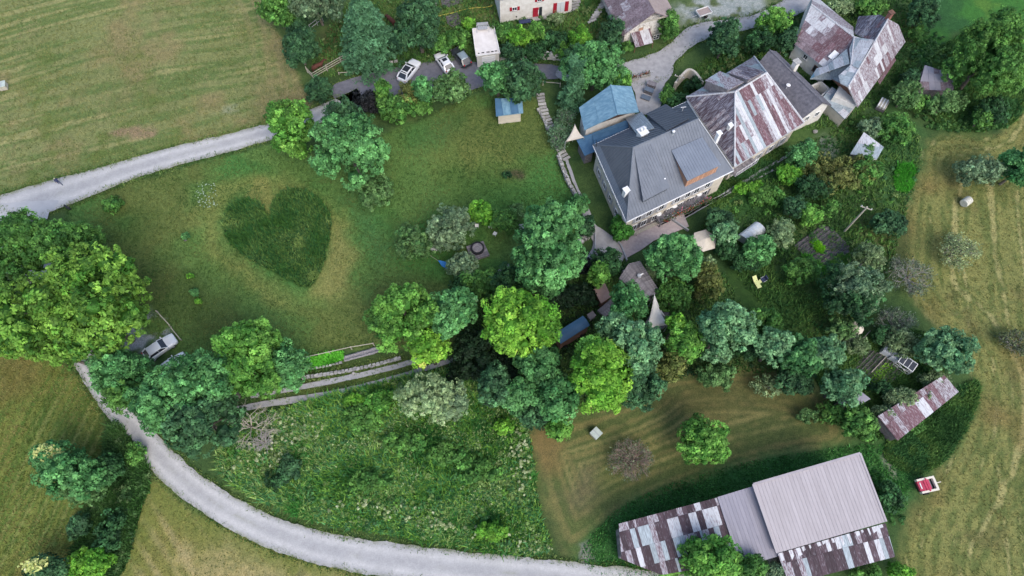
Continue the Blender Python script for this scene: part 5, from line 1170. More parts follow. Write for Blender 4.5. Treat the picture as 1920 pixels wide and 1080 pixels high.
p = r0.lerp(r1_, 0.38)+off*0.5; chimney(sh, Vector((p.x, p.y, 0)), 3.0, 6.4, 0.75, m_white, cap=m_stone)
p = on_face(1473, 167, [e0, e1, r1_], 0); o = MB().tube([p, p+Vector((0.1, 0, 0.9))], 0.03).build('dish_mast', m_frame, sh); MB().cyl(p+Vector((0.1, 0, 0.9)), 0.32, 0.06, 12, r2=0.1).build('dish', m_frame, o)
DS = Face(plD[1], plD[2])
for x in (DS.L*0.3, DS.L*0.7): DS.window(sh, x, 2.2, 0.8, 1.1)
# long white facade joining it to the striped roof
fa = thing('white_wing', 'low white wing filling the gap between the striped roof and the tiled house', 'building', (cSE.x, cSE.y, 0))
a_, b2 = Vector((plC[1].x, plC[1].y, 0)), Vector((plD[1].x, plD[1].y, 0)); bk = (Vector((cNE.x, cNE.y, 0))-Vector((cSE.x, cSE.y, 0))).normalized()*2.2
walls(fa, [a_+Vector((0.02, 0.01, 0)), b2, b2+bk, a_+bk], [3.9, 3.3, 3.3, 3.9], m_white)
FA = Face(a_, b2)
if FA.L > 1.5: FA.window(fa, FA.L*0.5, 2.4, 0.8, 1.1)

# --- big rusty house in the north east
ze = 3.2
def plane_z(poly, x, y):
    a, b, c = Vector(poly[0]), Vector(poly[1]), Vector(poly[2]); n = (b-a).cross(c-a); return a.z-(n.x*(x-a.x)+n.y*(y-a.y))/n.z
def on_face(px, py, face, up=0.0, z=6.0):
    for _ in range(14): q = P(px, py, z); z = 0.5*z+0.5*(plane_z(face, q.x, q.y)+up)
    return P(px, py, z)
D_, C_, J_ = P(1490, 83, ze), P(1555, 135, ze), P(1601, 70, 6.0); A_ = on_face(1521, 9, [D_, C_, J_]); J2 = on_face(1593, 100, [D_, C_, J_]); 
E0, E1_, R1 = P(1697, 79, ze), P(1608, 201, ze), P(1590, 163, 5.9); R0 = on_face(1665, 36, [E0, E1_, R1]); E2 = on_face(1684, 46, [E0, E1_, R1]); Q_ = R0.lerp(R1, 0.36)
N0 = P(1610, 31, 3.4); N1 = on_face(1651, 28, [R0, Q_, N0]); N2 = on_face(1601, 62, [R0, Q_, N0]); K_ = on_face(1595, 122, [J_, Q_, R1])
bh = thing('rusty_barn_house', 'large L shaped farmhouse covered in maroon and silver rusty sheets', 'house', ((D_.x+E0.x)/2, (D_.y+E0.y)/2, 0))
offA = (A_-D_); offA.z = 0; Fn = A_+offA; Fn.z = ze; Fj = J_+offA*0.9; Fj.z = ze
plE1 = [D_+(C_-D_)*0.03+offA*0.08, C_+offA*0.08, Fj-offA*0.1, Fn-offA*0.1]
walls(bh, [Vector((p.x, p.y)) for p in plE1], [ze-0.15]*4, m_white)
offE = (R1-E1_); offE.z = 0
plE2 = [E1_+offE*0.12-(E1_-E0).normalized()*0.3, E0+offE*0.12+(E1_-E0).normalized()*0.3, R0+offE*0.35, R1+offE*0.35]; walls(bh, [Vector((p.x, p.y)) for p in plE2], [ze-0.15, ze-0.15, ze-0.1, ze-0.1], m_white, 'wing_wall')
s1 = [D_, C_, J2, J_, A_]; s1b = [Fj, Fn, A_, J_]
fac = [J_, Q_, R1+(R0-R1)*0.25, K_, J2]; sSE = [E1_, E0, E2, R0, R1]; sNE = [N0, N1, R0, Q_, N2]
re_ = roof(bh, [s1, s1b, fac, sSE, sNE], m_zincw, 0.12)
def pickE(x, y, rr): 
    v = fbm(np.array([x]), np.array([y*0.8]), 3.0, 2, 77)[0]+rr.uniform(-.12, .12); return m_rust if v > 0.6 else (m_brownsheet if v > 0.4 else (m_mix if v > 0.32 else m_zincw))
sheets(re_, s1, 0.85, 1.15, None, seed=21, pick=pickE, e=(0, 1), stagger=0.4)
sheets(re_, s1b, 1.4, 1.8, [(m_mix, 1)], seed=22)
sheets(re_, sSE, 0.55, 1.6, [(m_mix, 9), (m_zincw, 3), (m_brownsheet, 1), (m_rust, 1)], seed=23, stagger=0.3)
sheets(re_, sNE, 0.6, 1.6, [(m_mixd, 4), (m_rust, 1), (m_mix, 1)], seed=24, e=(0, 1))
sheets(re_, fac, 1.1, 1.3, [(m_zincw, 3), (m_zinc, 1)], seed=25)
mb = MB()
for a, b in ((A_, J_), (J_, K_), (J_, Q_), (Q_, R0), (Q_, R1)): mb.tube([a+Vector((0, 0, .07)), b+Vector((0, 0, .07))], 0.13, 6)
mb.build('ridge_capping', m_zincw, bh)
p = R0+Vector((0.1, 0.3, 0)); chimney(bh, p, 4.0, p.z+1.0, 0.6, m_brick, cap=m_brown)
va = [P(1519, 148, 2.8), P(1559, 149, 3.0), K_-Vector((0, 0, .15)), J2-Vector((0, 0, .2)), C_-Vector((0, 0, .2)), P(1533, 132, 2.9)]
vc = [R1, R1+(R0-R1)*0.25, K_, on_face(1572, 142, [R1, R0, K_]), on_face(1576, 156, [R1, R0, K_])]; oc = roof(bh, [vc], m_zincw, 0.1, 'wing_roof'); sheets(oc, vc, 0.9, 1.2, [(m_zinc, 2), (m_zincw, 2)], seed=28)
o = roof(bh, [va], m_zinc, 0.1, 'valley_roof'); sheets(o, va, 0.7, 2.2, [(m_zinc, 4), (m_blue, 1), (m_zincw, 2)], seed=26)
vb = [P(1559, 147, 3.1), P(1592, 163, 5.7), P(1595, 126, 5.5)]; roof(bh, [vb], m_zinc, 0.1, 'valley_roof')
pe = [P(1535, 153, 2.4), P(1559, 148, 3.4), P(1592, 165, 4.6), P(1585, 178, 3.6)]; o = roof(bh, [[P(1559, 147, 3.0), P(1590, 163, 4.6), P(1607, 197, 3.1), P(1600, 187, 2.7), P(1572, 160, 2.7)]], m_brown, 0.1, 'porch_roof')
WE = Face(plE1[0], plE1[1]); WE.window(bh, WE.L*0.35, 2.2, 0.8, 0.9); WE.window(bh, WE.L*0.7, 1.6, 0.9, 1.2, fm=m_brown)
o = roof(bh, [[P(1650, 158, 1.9), P(1680, 113, 1.9), P(1677, 105, 2.7), P(1646, 152, 2.7)]], m_rust, 0.08, 'awning'); 
p = on_face(1563, 104, [D_, C_, J_], 0.12); F = frame_of([D_, C_, J_, A_]); o = MB().box((0, 0, 0.1), (0.9, 1.3, 0.18)).build('skylight', m_frame, bh, M=Matrix.Translation(p) @ F.to_3x3().to_4x4())
# pale flat shed with its wall at the front of the farmhouse
zf = 2.05; pf = [P(1541, 184, zf), P(1584, 223, zf), P(1607, 193, zf+0.25), P(1560, 163, zf+0.25)]
fs_ = thing('flat_roofed_shed', 'low cream shed with a pale blue grey patched flat roof in front of the farmhouse', 'shed', (pf[0].x, pf[0].y, 0))
walls(fs_, inset2(pf, 0.12), [zf-0.1, zf-0.1, zf+0.15, zf+0.15], m_plaster); o = roof(fs_, [pf], m_zinc, 0.1)
sheets(o, pf, 0.95, 1.2, [(m_zinc, 3), (m_zincw, 2)], seed=27)
FS = Face(*[inset2(pf, 0.12)[i] for i in (1, 2)]); FS.window(fs_, FS.L*0.55, 1.0, 0.7, 0.6, fm=m_palewood)
po = [P(1522, 160, 1.9), P(1538, 181, 1.9), P(1556, 166, 1.9), P(1540, 152, 1.9)]; ya = thing('walled_yard', 'tiny open yard with cream parapets and a dark hole between farmhouse and tiled house', 'yard wall', (po[0].x, po[0].y, 0))
for i in range(4):
    a, b = po[i], po[(i+1) % 4]; a = Vector((a.x, a.y, 1.25)); b = Vector((b.x, b.y, 0.9)); a.z = 0.9; MB().beam(a, b, 0.24, 1.8).build('parapet', m_white, ya)
MB().prism([(p.x, p.y) for p in inset2(po, 0.15)], 0.05, 0.1).build('floor_slab', m_dark, ya)

# --- white house with red shutters at the top edge
w0, w1_ = P(938, 42, 0), P(1071, 22, 0); u = (w1_-w0).normalized(); bk = Vector((-u.y, u.x, 0))*8.5
wh = thing('white_house', 'white rendered house with dark red shutters cut by the top edge', 'house', (w0+bk/2)[:])
plW = [w0, w1_, w1_+bk, w0+bk]; walls(wh, plW, [5.6]*4, m_white); WF = Face(w0, w1_)
rz_ = 8.6; m0, m1 = (w0+bk/2-u*0.5), (w1_+bk/2+u*0.5); m0.z = m1.z = rz_; a0, a1 = w0-u*0.5-bk.normalized()*0.6, w1_+u*0.5-bk.normalized()*0.6; a0.z = a1.z = 5.3; c0, c1 = w0-u*0.5+bk*1.07, w1_+u*0.5+bk*1.07; c0.z = c1.z = 5.3
roof(wh, [[a0, a1, m1, m0], [c1, c0, m0, m1]], m_brownsheet)
for e_, mm in ((w0, m0+u*0.6), (w1_, m1-u*0.6)): MB().add([Vector((e_.x, e_.y, 5.58)), Vector((e_.x+bk.x, e_.y+bk.y, 5.58)), mm-Vector((0, 0, 0.2)), Vector((e_.x, e_.y, 5.58))+(m0-m1).normalized()*(0.4 if e_ == w1_ else -0.4), Vector((e_.x+bk.x, e_.y+bk.y, 5.58))+(m0-m1).normalized()*(0.4 if e_ == w1_ else -0.4)], [(0, 1, 2), (3, 4, 2), (0, 3, 2), (1, 4, 2)]).build('gable_wall', m_white, wh)
def wx(px, py, z): q = P(px, py, z); return (q-w0).dot(u)
WF.window(wh, wx(965, 15, 2.6), 2.45, 0.8, 0.75, shut=m_red, sw=0.4, label='small window with open red shutters')
WF.window(wh, wx(1013, 2, 3.7), 3.6, 0.75, 0.8, shut=m_red, sw=0.35, label='upper window with red shutters at the picture edge')
o = WF.block(MB(), wx(1005, 26, 1), 1.05, 0.95, 1.9, 0.07, 0.0).build('door', m_red, wh); WF.block(MB(), wx(1014, 24, 1), 1.05, 0.5, 1.9, 0.05, 0.0).build('pane', m_glass, o); WF.block(MB(), wx(1009, 24, 1)+0.05, 1.05, 0.08, 0.9, 0.03, 0.08).build('handle', m_frame, o)
o = WF.block(MB(), wx(1051, 12, 1.4), 1.35, 1.25, 2.0, 0.05, 0.0).build('double_door', m_lampw, wh); WF.block(MB(), wx(1051, 12, 1.4), 1.35, 0.05, 2.0, 0.03, 0.05).build('centre_bar', m_grey, o)
for k, (px) in enumerate((1040, 1063)): WF.block(MB(), wx(px, 14, 1.3), 1.35, 0.6, 2.0, 0.07, 0.0).build('shutter', m_red, o)
WF.block(MB(), wx(969, 36, 0.5), 0.7, 0.22, 0.22, 0.03, 0).build('vent', m_dark, wh)
WF.block(MB(), wx(1007, 38, 0.1), 0.08, 3.4, 0.16, 0.8, 0.0).build('step', m_stone, wh)
hr = thing('handrail', 'sloping dark handrail beside the double door of the white house', 'handrail', WF.at(WF.L-1.2, 0, 1)[:]); MB().tube([WF.at(WF.L-0.1, 1.5, 0.9), WF.at(WF.L-1.4, 0.9, 1.9)], 0.04).build('rail', m_black, hr)
for d_ in (0.1, 1.3): MB().tube([WF.at(WF.L-d_, 0, 0.9+(d_-0.1)*0.8), WF.at(WF.L-d_, 1.45-(d_-.1)*0.45, 0.9+(d_-0.1)*0.8)], 0.035).build('post', m_black, hr)
p = P(984, 42, 0.5); t_ = thing('garden_table', 'dark covered table against the wall of the white house', 'table', (p.x, p.y, 0)); MB().box((p.x, p.y, 0.72), (1.9, 0.8, 0.06), 0.2).build('tabletop', m_navy, t_)
for sx, sy in ((-.8, -.3), (.8, -.3), (.8, .3), (-.8, .3)): MB().box((p.x+sx, p.y+sy, 0.35), (0.06, 0.06, 0.69), 0.2).build('leg', m_black, t_)

# --- stone barn
g0, g1 = P(1168, 82, 0), P(1252, 60, 0); u = (g1-g0).normalized(); bk = Vector((-u.y, u.x, 0))*10
sb = thing('stone_barn', 'pale rubble stone barn with a brown sheet roof and open gable by the village road', 'barn', (g0+bk/2)[:])
he, hr_ = 3.1, 6.2; plG = [g0, g1, g1+bk, g0+bk]; walls(sb, plG, [he]*4, m_rubble)
gm = (g0+g1)/2; ap = Vector((gm.x, gm.y, hr_-0.5)); 
MB().add([Vector((g0.x, g0.y, he-0.01)), Vector((g1.x, g1.y, he-0.01)), g1.lerp(gm, 0.55)+Vector((0, 0, he+1.3)), g0.lerp(gm, 0.55)+Vector((0, 0, he+1.3)),
          Vector((g0.x, g0.y, he-0.01))+bk*0.05, Vector((g1.x, g1.y, he-0.01))+bk*0.05, g1.lerp(gm, 0.55)+Vector((0, 0, he+1.3))+bk*0.05, g0.lerp(gm, 0.55)+Vector((0, 0, he+1.3))+bk*0.05], [(0, 1, 2, 3), (4, 7, 6, 5), (3, 2, 6, 7), (1, 5, 6, 2), (0, 3, 7, 4)]).build('gable_wall', m_rubble, sb)
MB().prism([(g0.x+0.8, g0.y+0.9), (g1.x-0.8, g1.y+0.9), (g1.x-0.8+bk.x*0.9, g1.y+bk.y*0.9), (g0.x+0.8+bk.x*0.9, g0.y+bk.y*0.9)], he+0.01, he+0.2).build('loft_floor', m_dark, sb)
ov = -bk.normalized()*0.9
rl_ = [g0-u*0.9+ov+Vector((0, 0, he-0.25)), g0-u*0.9+bk+Vector((0, 0, he-0.25)), gm+bk+Vector((0, 0, hr_)), gm+ov+Vector((0, 0, hr_))]
rr_ = [g1+u*0.9+bk+Vector((0, 0, he-0.25)), g1+u*0.9+ov+Vector((0, 0, he-0.25)), gm+ov+Vector((0, 0, hr_)), gm+bk+Vector((0, 0, hr_))]
rg = roof(sb, [rl_, rr_], m_brownsheet, 0.1); sheets(rg, rl_, 0.9, 1.5, [(m_brownsheet, 5), (m_mix, 1)], e=(0, 1), seed=31, stagger=0.3)
m_pk = M('pinkish_flat_sheet', (0.3, 0.24, 0.22), (0.36, 0.29, 0.27), 2, rnd=True, vary=0.05); sheets(rg, rr_, 1.2, 2.2, [(m_pk, 1)], seed=32)
MB().beam(gm+ov*0.9-u*2.2+Vector((0, 0, hr_-1.6)), gm+ov*0.9+u*2.2+Vector((0, 0, hr_-1.6)), 0.15, 0.2).build('tie_beam', m_palewood, sb)
GF = Face(g0, g1)
def gxx(px, py, z): return (P(px, py, z)-g0).dot(u)
for px, py in ((1197, 47), (1238, 37)):
    o = GF.window(sb, gxx(px, py, 2.2), 2.25, 0.85, 0.85, fm=m_palewood, gm=m_wood, bars=0)
lq = [GF.at(gxx(1189, 84, 1.2), 1.2, 2.3), GF.at(gxx(1224, 78, 1.2), 1.2, 2.3), GF.at(gxx(1221, 58, 1.9), 1.95, 0.0), GF.at(gxx(1184, 66, 1.9), 1.95, 0.0)]
o = roof(sb, [lq], m_mix, 0.06, 'porch_roof'); sheets(o, lq, 0.75, 3, [(m_rust, 1), (m_mix, 2), (m_zincw, 2)], seed=33)
for q in (lq[0], lq[1]): MB().box((q.x, q.y+0.1, 0.55), (0.1, 0.1, 1.15)).build('post', m_brown, sb)
t_ = thing('cold_frame', 'grey framed window panel leaning beside the porch of the stone barn', 'frame', GF.at(gxx(1233, 75, 0.3), 0, 0.8)[:]); x_ = gxx(1233, 75, 0.5)
o = MB()
for dx in (-0.5, 0, 0.5): GF.block(o, x_+dx, 0.55, 0.06, 1.0, 0.06, 0.8)
for dz in (0.08, 0.55, 1.02): GF.block(o, x_, dz, 1.06, 0.06, 0.05, 0.805)
o.build('frame', m_frame, t_); GF.block(MB(), x_, 0.55, 1.0, 0.95, 0.02, 0.81).build('pane', m_glass, t_)

# --- white garage
zg = 2.5; gp = [P(893, 106, zg), P(937, 100, zg), P(926, 50, zg), P(886, 55, zg)]
ga_ = thing('garage', 'white flat roofed garage beside the parked cars', 'garage', ((gp[0]+gp[2])/2)[:2]+(0,) if False else (gp[0].x, gp[0].y, 0))
walls(ga_, inset2(gp, 0.1), [zg-0.14]*4, m_white); MB().slab(gp, 0.16).build('roof', M('pale_screed', (0.62, 0.57, 0.53), (0.74, 0.69, 0.65), 0.8), ga_)
pg = inset2(gp, 0.1); GA = Face(pg[0], pg[1]); o = GA.block(MB(), GA.L*0.52, 1.1, GA.L*0.62, 2.05, 0.05, 0).build('garage_door', m_frame, ga_)
for k in range(5): GA.block(MB(), GA.L*0.52, 0.28+k*0.41, GA.L*0.6, 0.36, 0.03, 0.05).build('panel', m_frame, o)
for i, (a, b) in enumerate(((0, 1), (1, 2), (2, 3), (3, 0))): MB().beam(gp[a]+Vector((0, 0, .09)), gp[b]+Vector((0, 0, .09)), 0.14, 0.16).build('parapet', m_white, ga_)
for k, (a, w_) in enumerate(((0.12, 0.22), (0.3, 0.4), (0.52, 0.5), (0.7, 0.4), (0.86, 0.4))): q = gp[0].lerp(gp[1], a)+(gp[3]-gp[0]).normalized()*0.55; MB().box((q.x, q.y, zg+0.02), (w_, 0.16, 0.06), 0.12).build('vent', m_dark, ga_)
p = P(905, 53, zg+0.3); sw_ = thing('garden_swing_seat', 'grey metal framed bench standing on the back of the garage roof', 'bench', (p.x, p.y, zg), 0.1); 
for k in range(4): MB().box((-0.6+0.4*k, 0, 0.45), (0.37, 0.7, 0.06)).build('seat_panel', m_grey, sw_, local=True)
MB().box((0, 0.42, 0.8), (1.8, 0.06, 0.6)).build('backrest', m_grey, sw_, local=True)
for x_ in (-0.95, 0.95): MB().tube([(x_, -0.6, 0.0), (x_, -0.1, 1.1), (x_, 0.45, 0.0)], 0.035).build('leg', m_grey, sw_, local=True)

# --- blue roofed garden shed on the lawn
zs = 2.3; q = [P(930, 218, zs), P(981, 212, zs), P(979, 184, zs+0.35), P(928, 185, zs+0.35)]
bs = thing('garden_shed', 'little shed with a sky blue roof under the twin round crowns', 'shed', (q[0].x, q[0].y, 0)); walls(bs, inset2(q, 0.35), [zs-0.1, zs-0.1, zs+0.2, zs+0.2], m_plaster); o = roof(bs, [q], m_blue, 0.08); sheets(o, q, 1.15, 3, [(m_blue, 1), (m_blued, 1)], seed=41)

# --- hen house, pale shed and other small roofs on the right
def small_shed(name, label, pts, z0, dz, wm, rm, w, h, seed, cat='shed', inset=0.2):
    q = [P(pts[0][0], pts[0][1], z0), P(pts[1][0], pts[1][1], z0), P(pts[2][0], pts[2][1], z0+dz), P(pts[3][0], pts[3][1], z0+dz)]
    t_ = thing(name, label, cat, (q[0].x, q[0].y, 0)); walls(t_, inset2(q, inset), [z0-0.1, z0-0.1, z0+dz-0.1, z0+dz-0.1], wm); o = roof(t_, [q], rm[0][0], 0.07)
    sheets(o, q, w, h, rm, seed=seed); return t_, q
small_shed('hen_house', 'grey brown corrugated shed under the huge walnut', [(1721, 168), (1786, 172), (1789, 141), (1733, 123)], 2.0, 0.6, m_greywood, [(m_brownsheet, 1), (m_lilac, 3)], 0.85, 1.4, 42)
small_shed('pale_roofed_shed', 'small square shed with a plain pale blue grey roof on poles', [(1594, 289), (1643, 300), (1657, 276), (1619, 249)], 2.0, 0.5, m_greywood, [(m_zincw, 1), (m_zinc, 2)], 1.9, 2, 43)
small_shed('half_hidden_shed', 'pale grey roof half hidden between two trees above the rusty shed', [(1570, 752), (1600, 766), (1632, 748), (1606, 728)], 2.2, 0.3, m_greywood, [(m_lilac, 1)], 1.2, 2.4, 44)
def pickR(x, y, rr): return m_rustd if rr.random() < 0.42 else (m_lilac if rr.random() < 0.45 else (m_mix if rr.random() < 0.4 else m_zincw))
t_, q = small_shed('rusty_shed', 'long low shed with maroon and white rusty sheets, half overgrown', [(1683, 826), (1796, 735), (1770, 703), (1645, 780)], 2.0, 0.7, m_greywood, [(m_rust, 5), (m_mix, 2), (m_zincw, 4)], 0.72, 2.2, 45)
b_ = P(1645, 600)
small_shed('hut', 'small hut with a square pinkish brown roof beside the round ash tree', [(1127, 569), (1146, 556), (1134, 531), (1113, 543)], 2.2, 0.2, m_brown, [(m_hutroof, 1)], 1.8, 3, 46, 'hut')
# deck and boxes below the hut
t_ = thing('deck', 'grey plank deck between the small brown roof and the long blue roof', 'deck', P(1138, 577)[:]); q = [P(1120, 582, 0.6), P(1146, 560, 0.6), P(1158, 574, 0.6), P(1134, 594, 0.6)]; MB().slab(q, 0.5).build('base', m_greywood, t_); sheets(t_, q, 0.35, 5, [(m_greywood, 1)], 'plank', seed=47)
p = P(1109, 591, 0.8); t_ = thing('wooden_box', 'small orange brown lidded box in front of the long blue roof', 'box', (p.x, p.y, 0)); MB().box((p.x, p.y, 0.4), (0.9, 0.7, 0.8), 0.6).build('body', m_greywood, t_); MB().box((p.x, p.y, 0.83), (1.0, 0.8, 0.06), 0.6).build('lid', m_pk, t_)
# long blue wagon roof: shallow barrel
za = 2.8; A0, A1, B0, B1 = P(1040, 625, za), P(1093, 592, za), P(1051, 645, za), P(1106, 610, za)
wg = thing('caravan_wagon', 'long wooden wagon with a deep blue curved roof beside the central maple', 'wagon', (A0.x, A0.y, 0))
mb = MB(); n = 6; vs_ = []
for k in range(n+1):
    t = k/n; zc = math.sin(math.pi*t)*0.28; a = A0.lerp(B0, t); b = A1.lerp(B1, t); vs_ += [(a.x, a.y, za+zc), (b.x, b.y, za+zc), (a.x, a.y, za+zc-0.07), (b.x, b.y, za+zc-0.07)]
fs = []
for k in range(n): i = 4*k; fs += [(i, i+4, i+5, i+1), (i+2, i+3, i+7, i+6), (i, i+2, i+6, i+4), (i+1, i+5, i+7, i+3)]
fs += [(0, 1, 3, 2), (4*n, 4*n+2, 4*n+3, 4*n+1)]; mb.add(vs_, fs).build('roof', m_blued, wg)
walls(wg, inset2([A0, A1, B1, B0], 0.12), [za-0.05]*4, m_brown)
for f in (0.2, 0.8):
    for s in (0, 1):
        a = (A0.lerp(A1, f) if s else B0.lerp(B1, f)); MB().tube([(a.x, a.y, 0.35), (a.x, a.y+0.12*(1 if s else -1), 0.35)], 0.33, 12).build('wheel', m_tyre, wg)
# plank roofed hut: shallow gable bent
z1, z0 = 3.5, 2.7; a, b, c, d = P(1160, 505, z0+0.3), P(1200, 489, z0+0.3), P(1238, 548, z0), P(1213, 560, z0)
ph = thing('plank_roofed_hut', 'hut with a weathered grey plank roof below the pink terrace', 'hut', (a.x, a.y, 0)); walls(ph, inset2([d, c, b, a], 0.3), [z0-0.1]*2+[z0+0.2]*2, m_greywood)
e_, f_ = P(1158, 538, z0-0.2), P(1228, 486, z0)
m0_, m1_ = a.lerp(b, 0.45)+Vector((0, 0, .5)), d.lerp(c, 0.4)+Vector((0, 0, .5)); L_ = [P(1163, 530, z0-0.1), P(1212, 562, z0-0.1)]
fl = [P(1161, 522, z0-0.1), P(1209, 560, z0-0.1), m1_, m0_]; fr = [c, b, m0_, m1_]; o = roof(ph, [fl, fr], m_greywood, 0.06)
sheets(o, fl, 0.3, 4, [(m_greywood, 1)], 'plank', seed=48, jit=0.04); sheets(o, fr, 0.3, 4, [(m_greywood, 1)], 'plank', seed=49, jit=0.04)
p = m0_.lerp(m1_, 0.42); MB().cyl((p.x, p.y, p.z-0.1), 0.28, 0.5, 12).build('chimney', m_grey, ph); MB().tube([(p.x, p.y, p.z+0.3), (p.x+0.5, p.y+0.25, p.z+0.5)], 0.09).build('stove_pipe', m_frame, ph)

# --- long metal barn
zt, zb_ = 6.4, 5.4
B = thing('metal_barn', 'long farm barn with a big mauve grey roof and patched rusty lean-tos', 'barn', P(1420, 980)[:])
big = [P(1457, 1037, zb_), P(1661, 978, zb_), P(1612, 850, zt), P(1412, 908, zt)]
o = roof(B, [big], m_mauve, 0.16); sheets(o, big, 0.42, 20, [(m_mauve, 1)], 'roof_panel', seed=51, ribs=1, jit=0.003, gap=0.004)
MB().beam(big[3]+Vector((0, 0, .1)), big[2]+Vector((0, 0, .1)), 0.25, 0.08).beam(big[3]+Vector((0, 0, .1)), big[0]+Vector((0, 0, .1)), 0.3, 0.08).beam(big[2]+Vector((0, 0, .1)), big[1]+Vector((0, 0, .1)), 0.22, 0.08).build('verge_trim', m_mauve, o)
md = [P(1421, 1055, 4.6), P(1463, 1044, 4.6), P(1416, 912, 5.4), P(1347, 931, 5.4)]; md = [P(1388, 1064, 4.6), P(1462, 1042, 4.6), P(1417, 910, 5.4), P(1345, 932, 5.4)]
o = roof(B, [md], m_lilac, 0.12, 'middle_roof'); sheets(o, md, 0.42, 20, [(m_lilac, 1)], 'roof_panel', seed=52, ribs=1, jit=0.003, gap=0.004)
le = [P(1246, 1075, 4.2), P(1372, 1040, 4.4), P(1337, 934, 5.2), P(1160, 982, 5.2), P(1166, 1047, 4.5)]
le_ = [P(1344, 933, 5.3), P(1160, 982, 5.3), P(1384, 1054, 4.4)]; le = [on_face(1165, 1048, le_), on_face(1240, 1078, le_), le_[2], le_[0], le_[1]]
o = roof(B, [le], m_rust, 0.1, 'patched_roof')
def pickL(x, y, rr): r = rr.random(); return m_rustd if r < 0.5 else (m_mix if r < 0.7 else (m_zinc if r < 0.85 else m_zincw))
sheets(o, le, 0.6, 2.0, None, seed=53, pick=pickL, e=(4, 3), widths=[1, 1.1, 0.9, 1, 0.5, 1.2], stagger=0.2)
lo_ = [P(1480, 1096, 4.55), P(1678, 1044, 4.55), P(1660, 981, 5.2), P(1458, 1038, 5.2)]
o = roof(B, [lo_], m_rust, 0.1, 'lower_roof')
def pickB(x, y, rr): 
    r = random.Random(int(x/0.75)*7+5).random() if rr.random() < 0.6 else rr.random(); return m_rustd if r < 0.58 else (m_mix if r < 0.72 else (m_zinc if r < 0.88 else m_zincw))
sheets(o, lo_, 0.62, 2.2, None, seed=54, pick=pickB, widths=[1, 0.9, 1.15, 1, 0.8])
# streaks of bleached metal under the big eave: short pale flashing pieces
F = frame_of([lo_[3], lo_[2], lo_[1]]); rr2 = random.Random(5); L_ = (lo_[2]-lo_[3]).length; x = 0.1
a, b = lo_[3], lo_[2]; dn = (lo_[0]-lo_[3]).normalized()
while x < L_-0.4:
    w_ = rr2.uniform(0.2, 0.5); l_ = rr2.uniform(0.3, 1.1); p0 = a+(b-a).normalized()*x+Vector((0, 0, 0.075)); p1 = p0+(b-a).normalized()*w_
    MB().slab([p0, p1, p1+dn*l_*rr2.uniform(0.6, 1), p0+dn*l_], 0.01).build('flashing', m_zincw, o); x += w_+rr2.uniform(0.1, 0.8)
pb = inset2([big[0], big[1], big[2], big[3]], 0.4); walls(B, pb, [zb_-0.2, zb_-0.2, zt-0.2, zt-0.2], m_greywood)
pm_ = inset2(md, 0.4); walls(B, pm_, [4.4, 4.4, 5.2, 5.2], m_greywood, 'middle_wall'); pq = inset2(le, 0.4); walls(B, pq, [4.1, 4.0, 4.2, 5.1, 5.1], m_greywood, 'left_wall'); pr = inset2(lo_, 0.4); walls(B, pr, [4.3, 4.3, 4.9, 4.9], m_greywood, 'lower_wall')
LW = Face(pq[4], pq[0])
for k in range(max(1, int(LW.L/0.32))): LW.block(MB(), 0.16+k*0.32, 2.1, 0.28, 4.0, 0.04, 0.0).build('board', m_greywood, B)

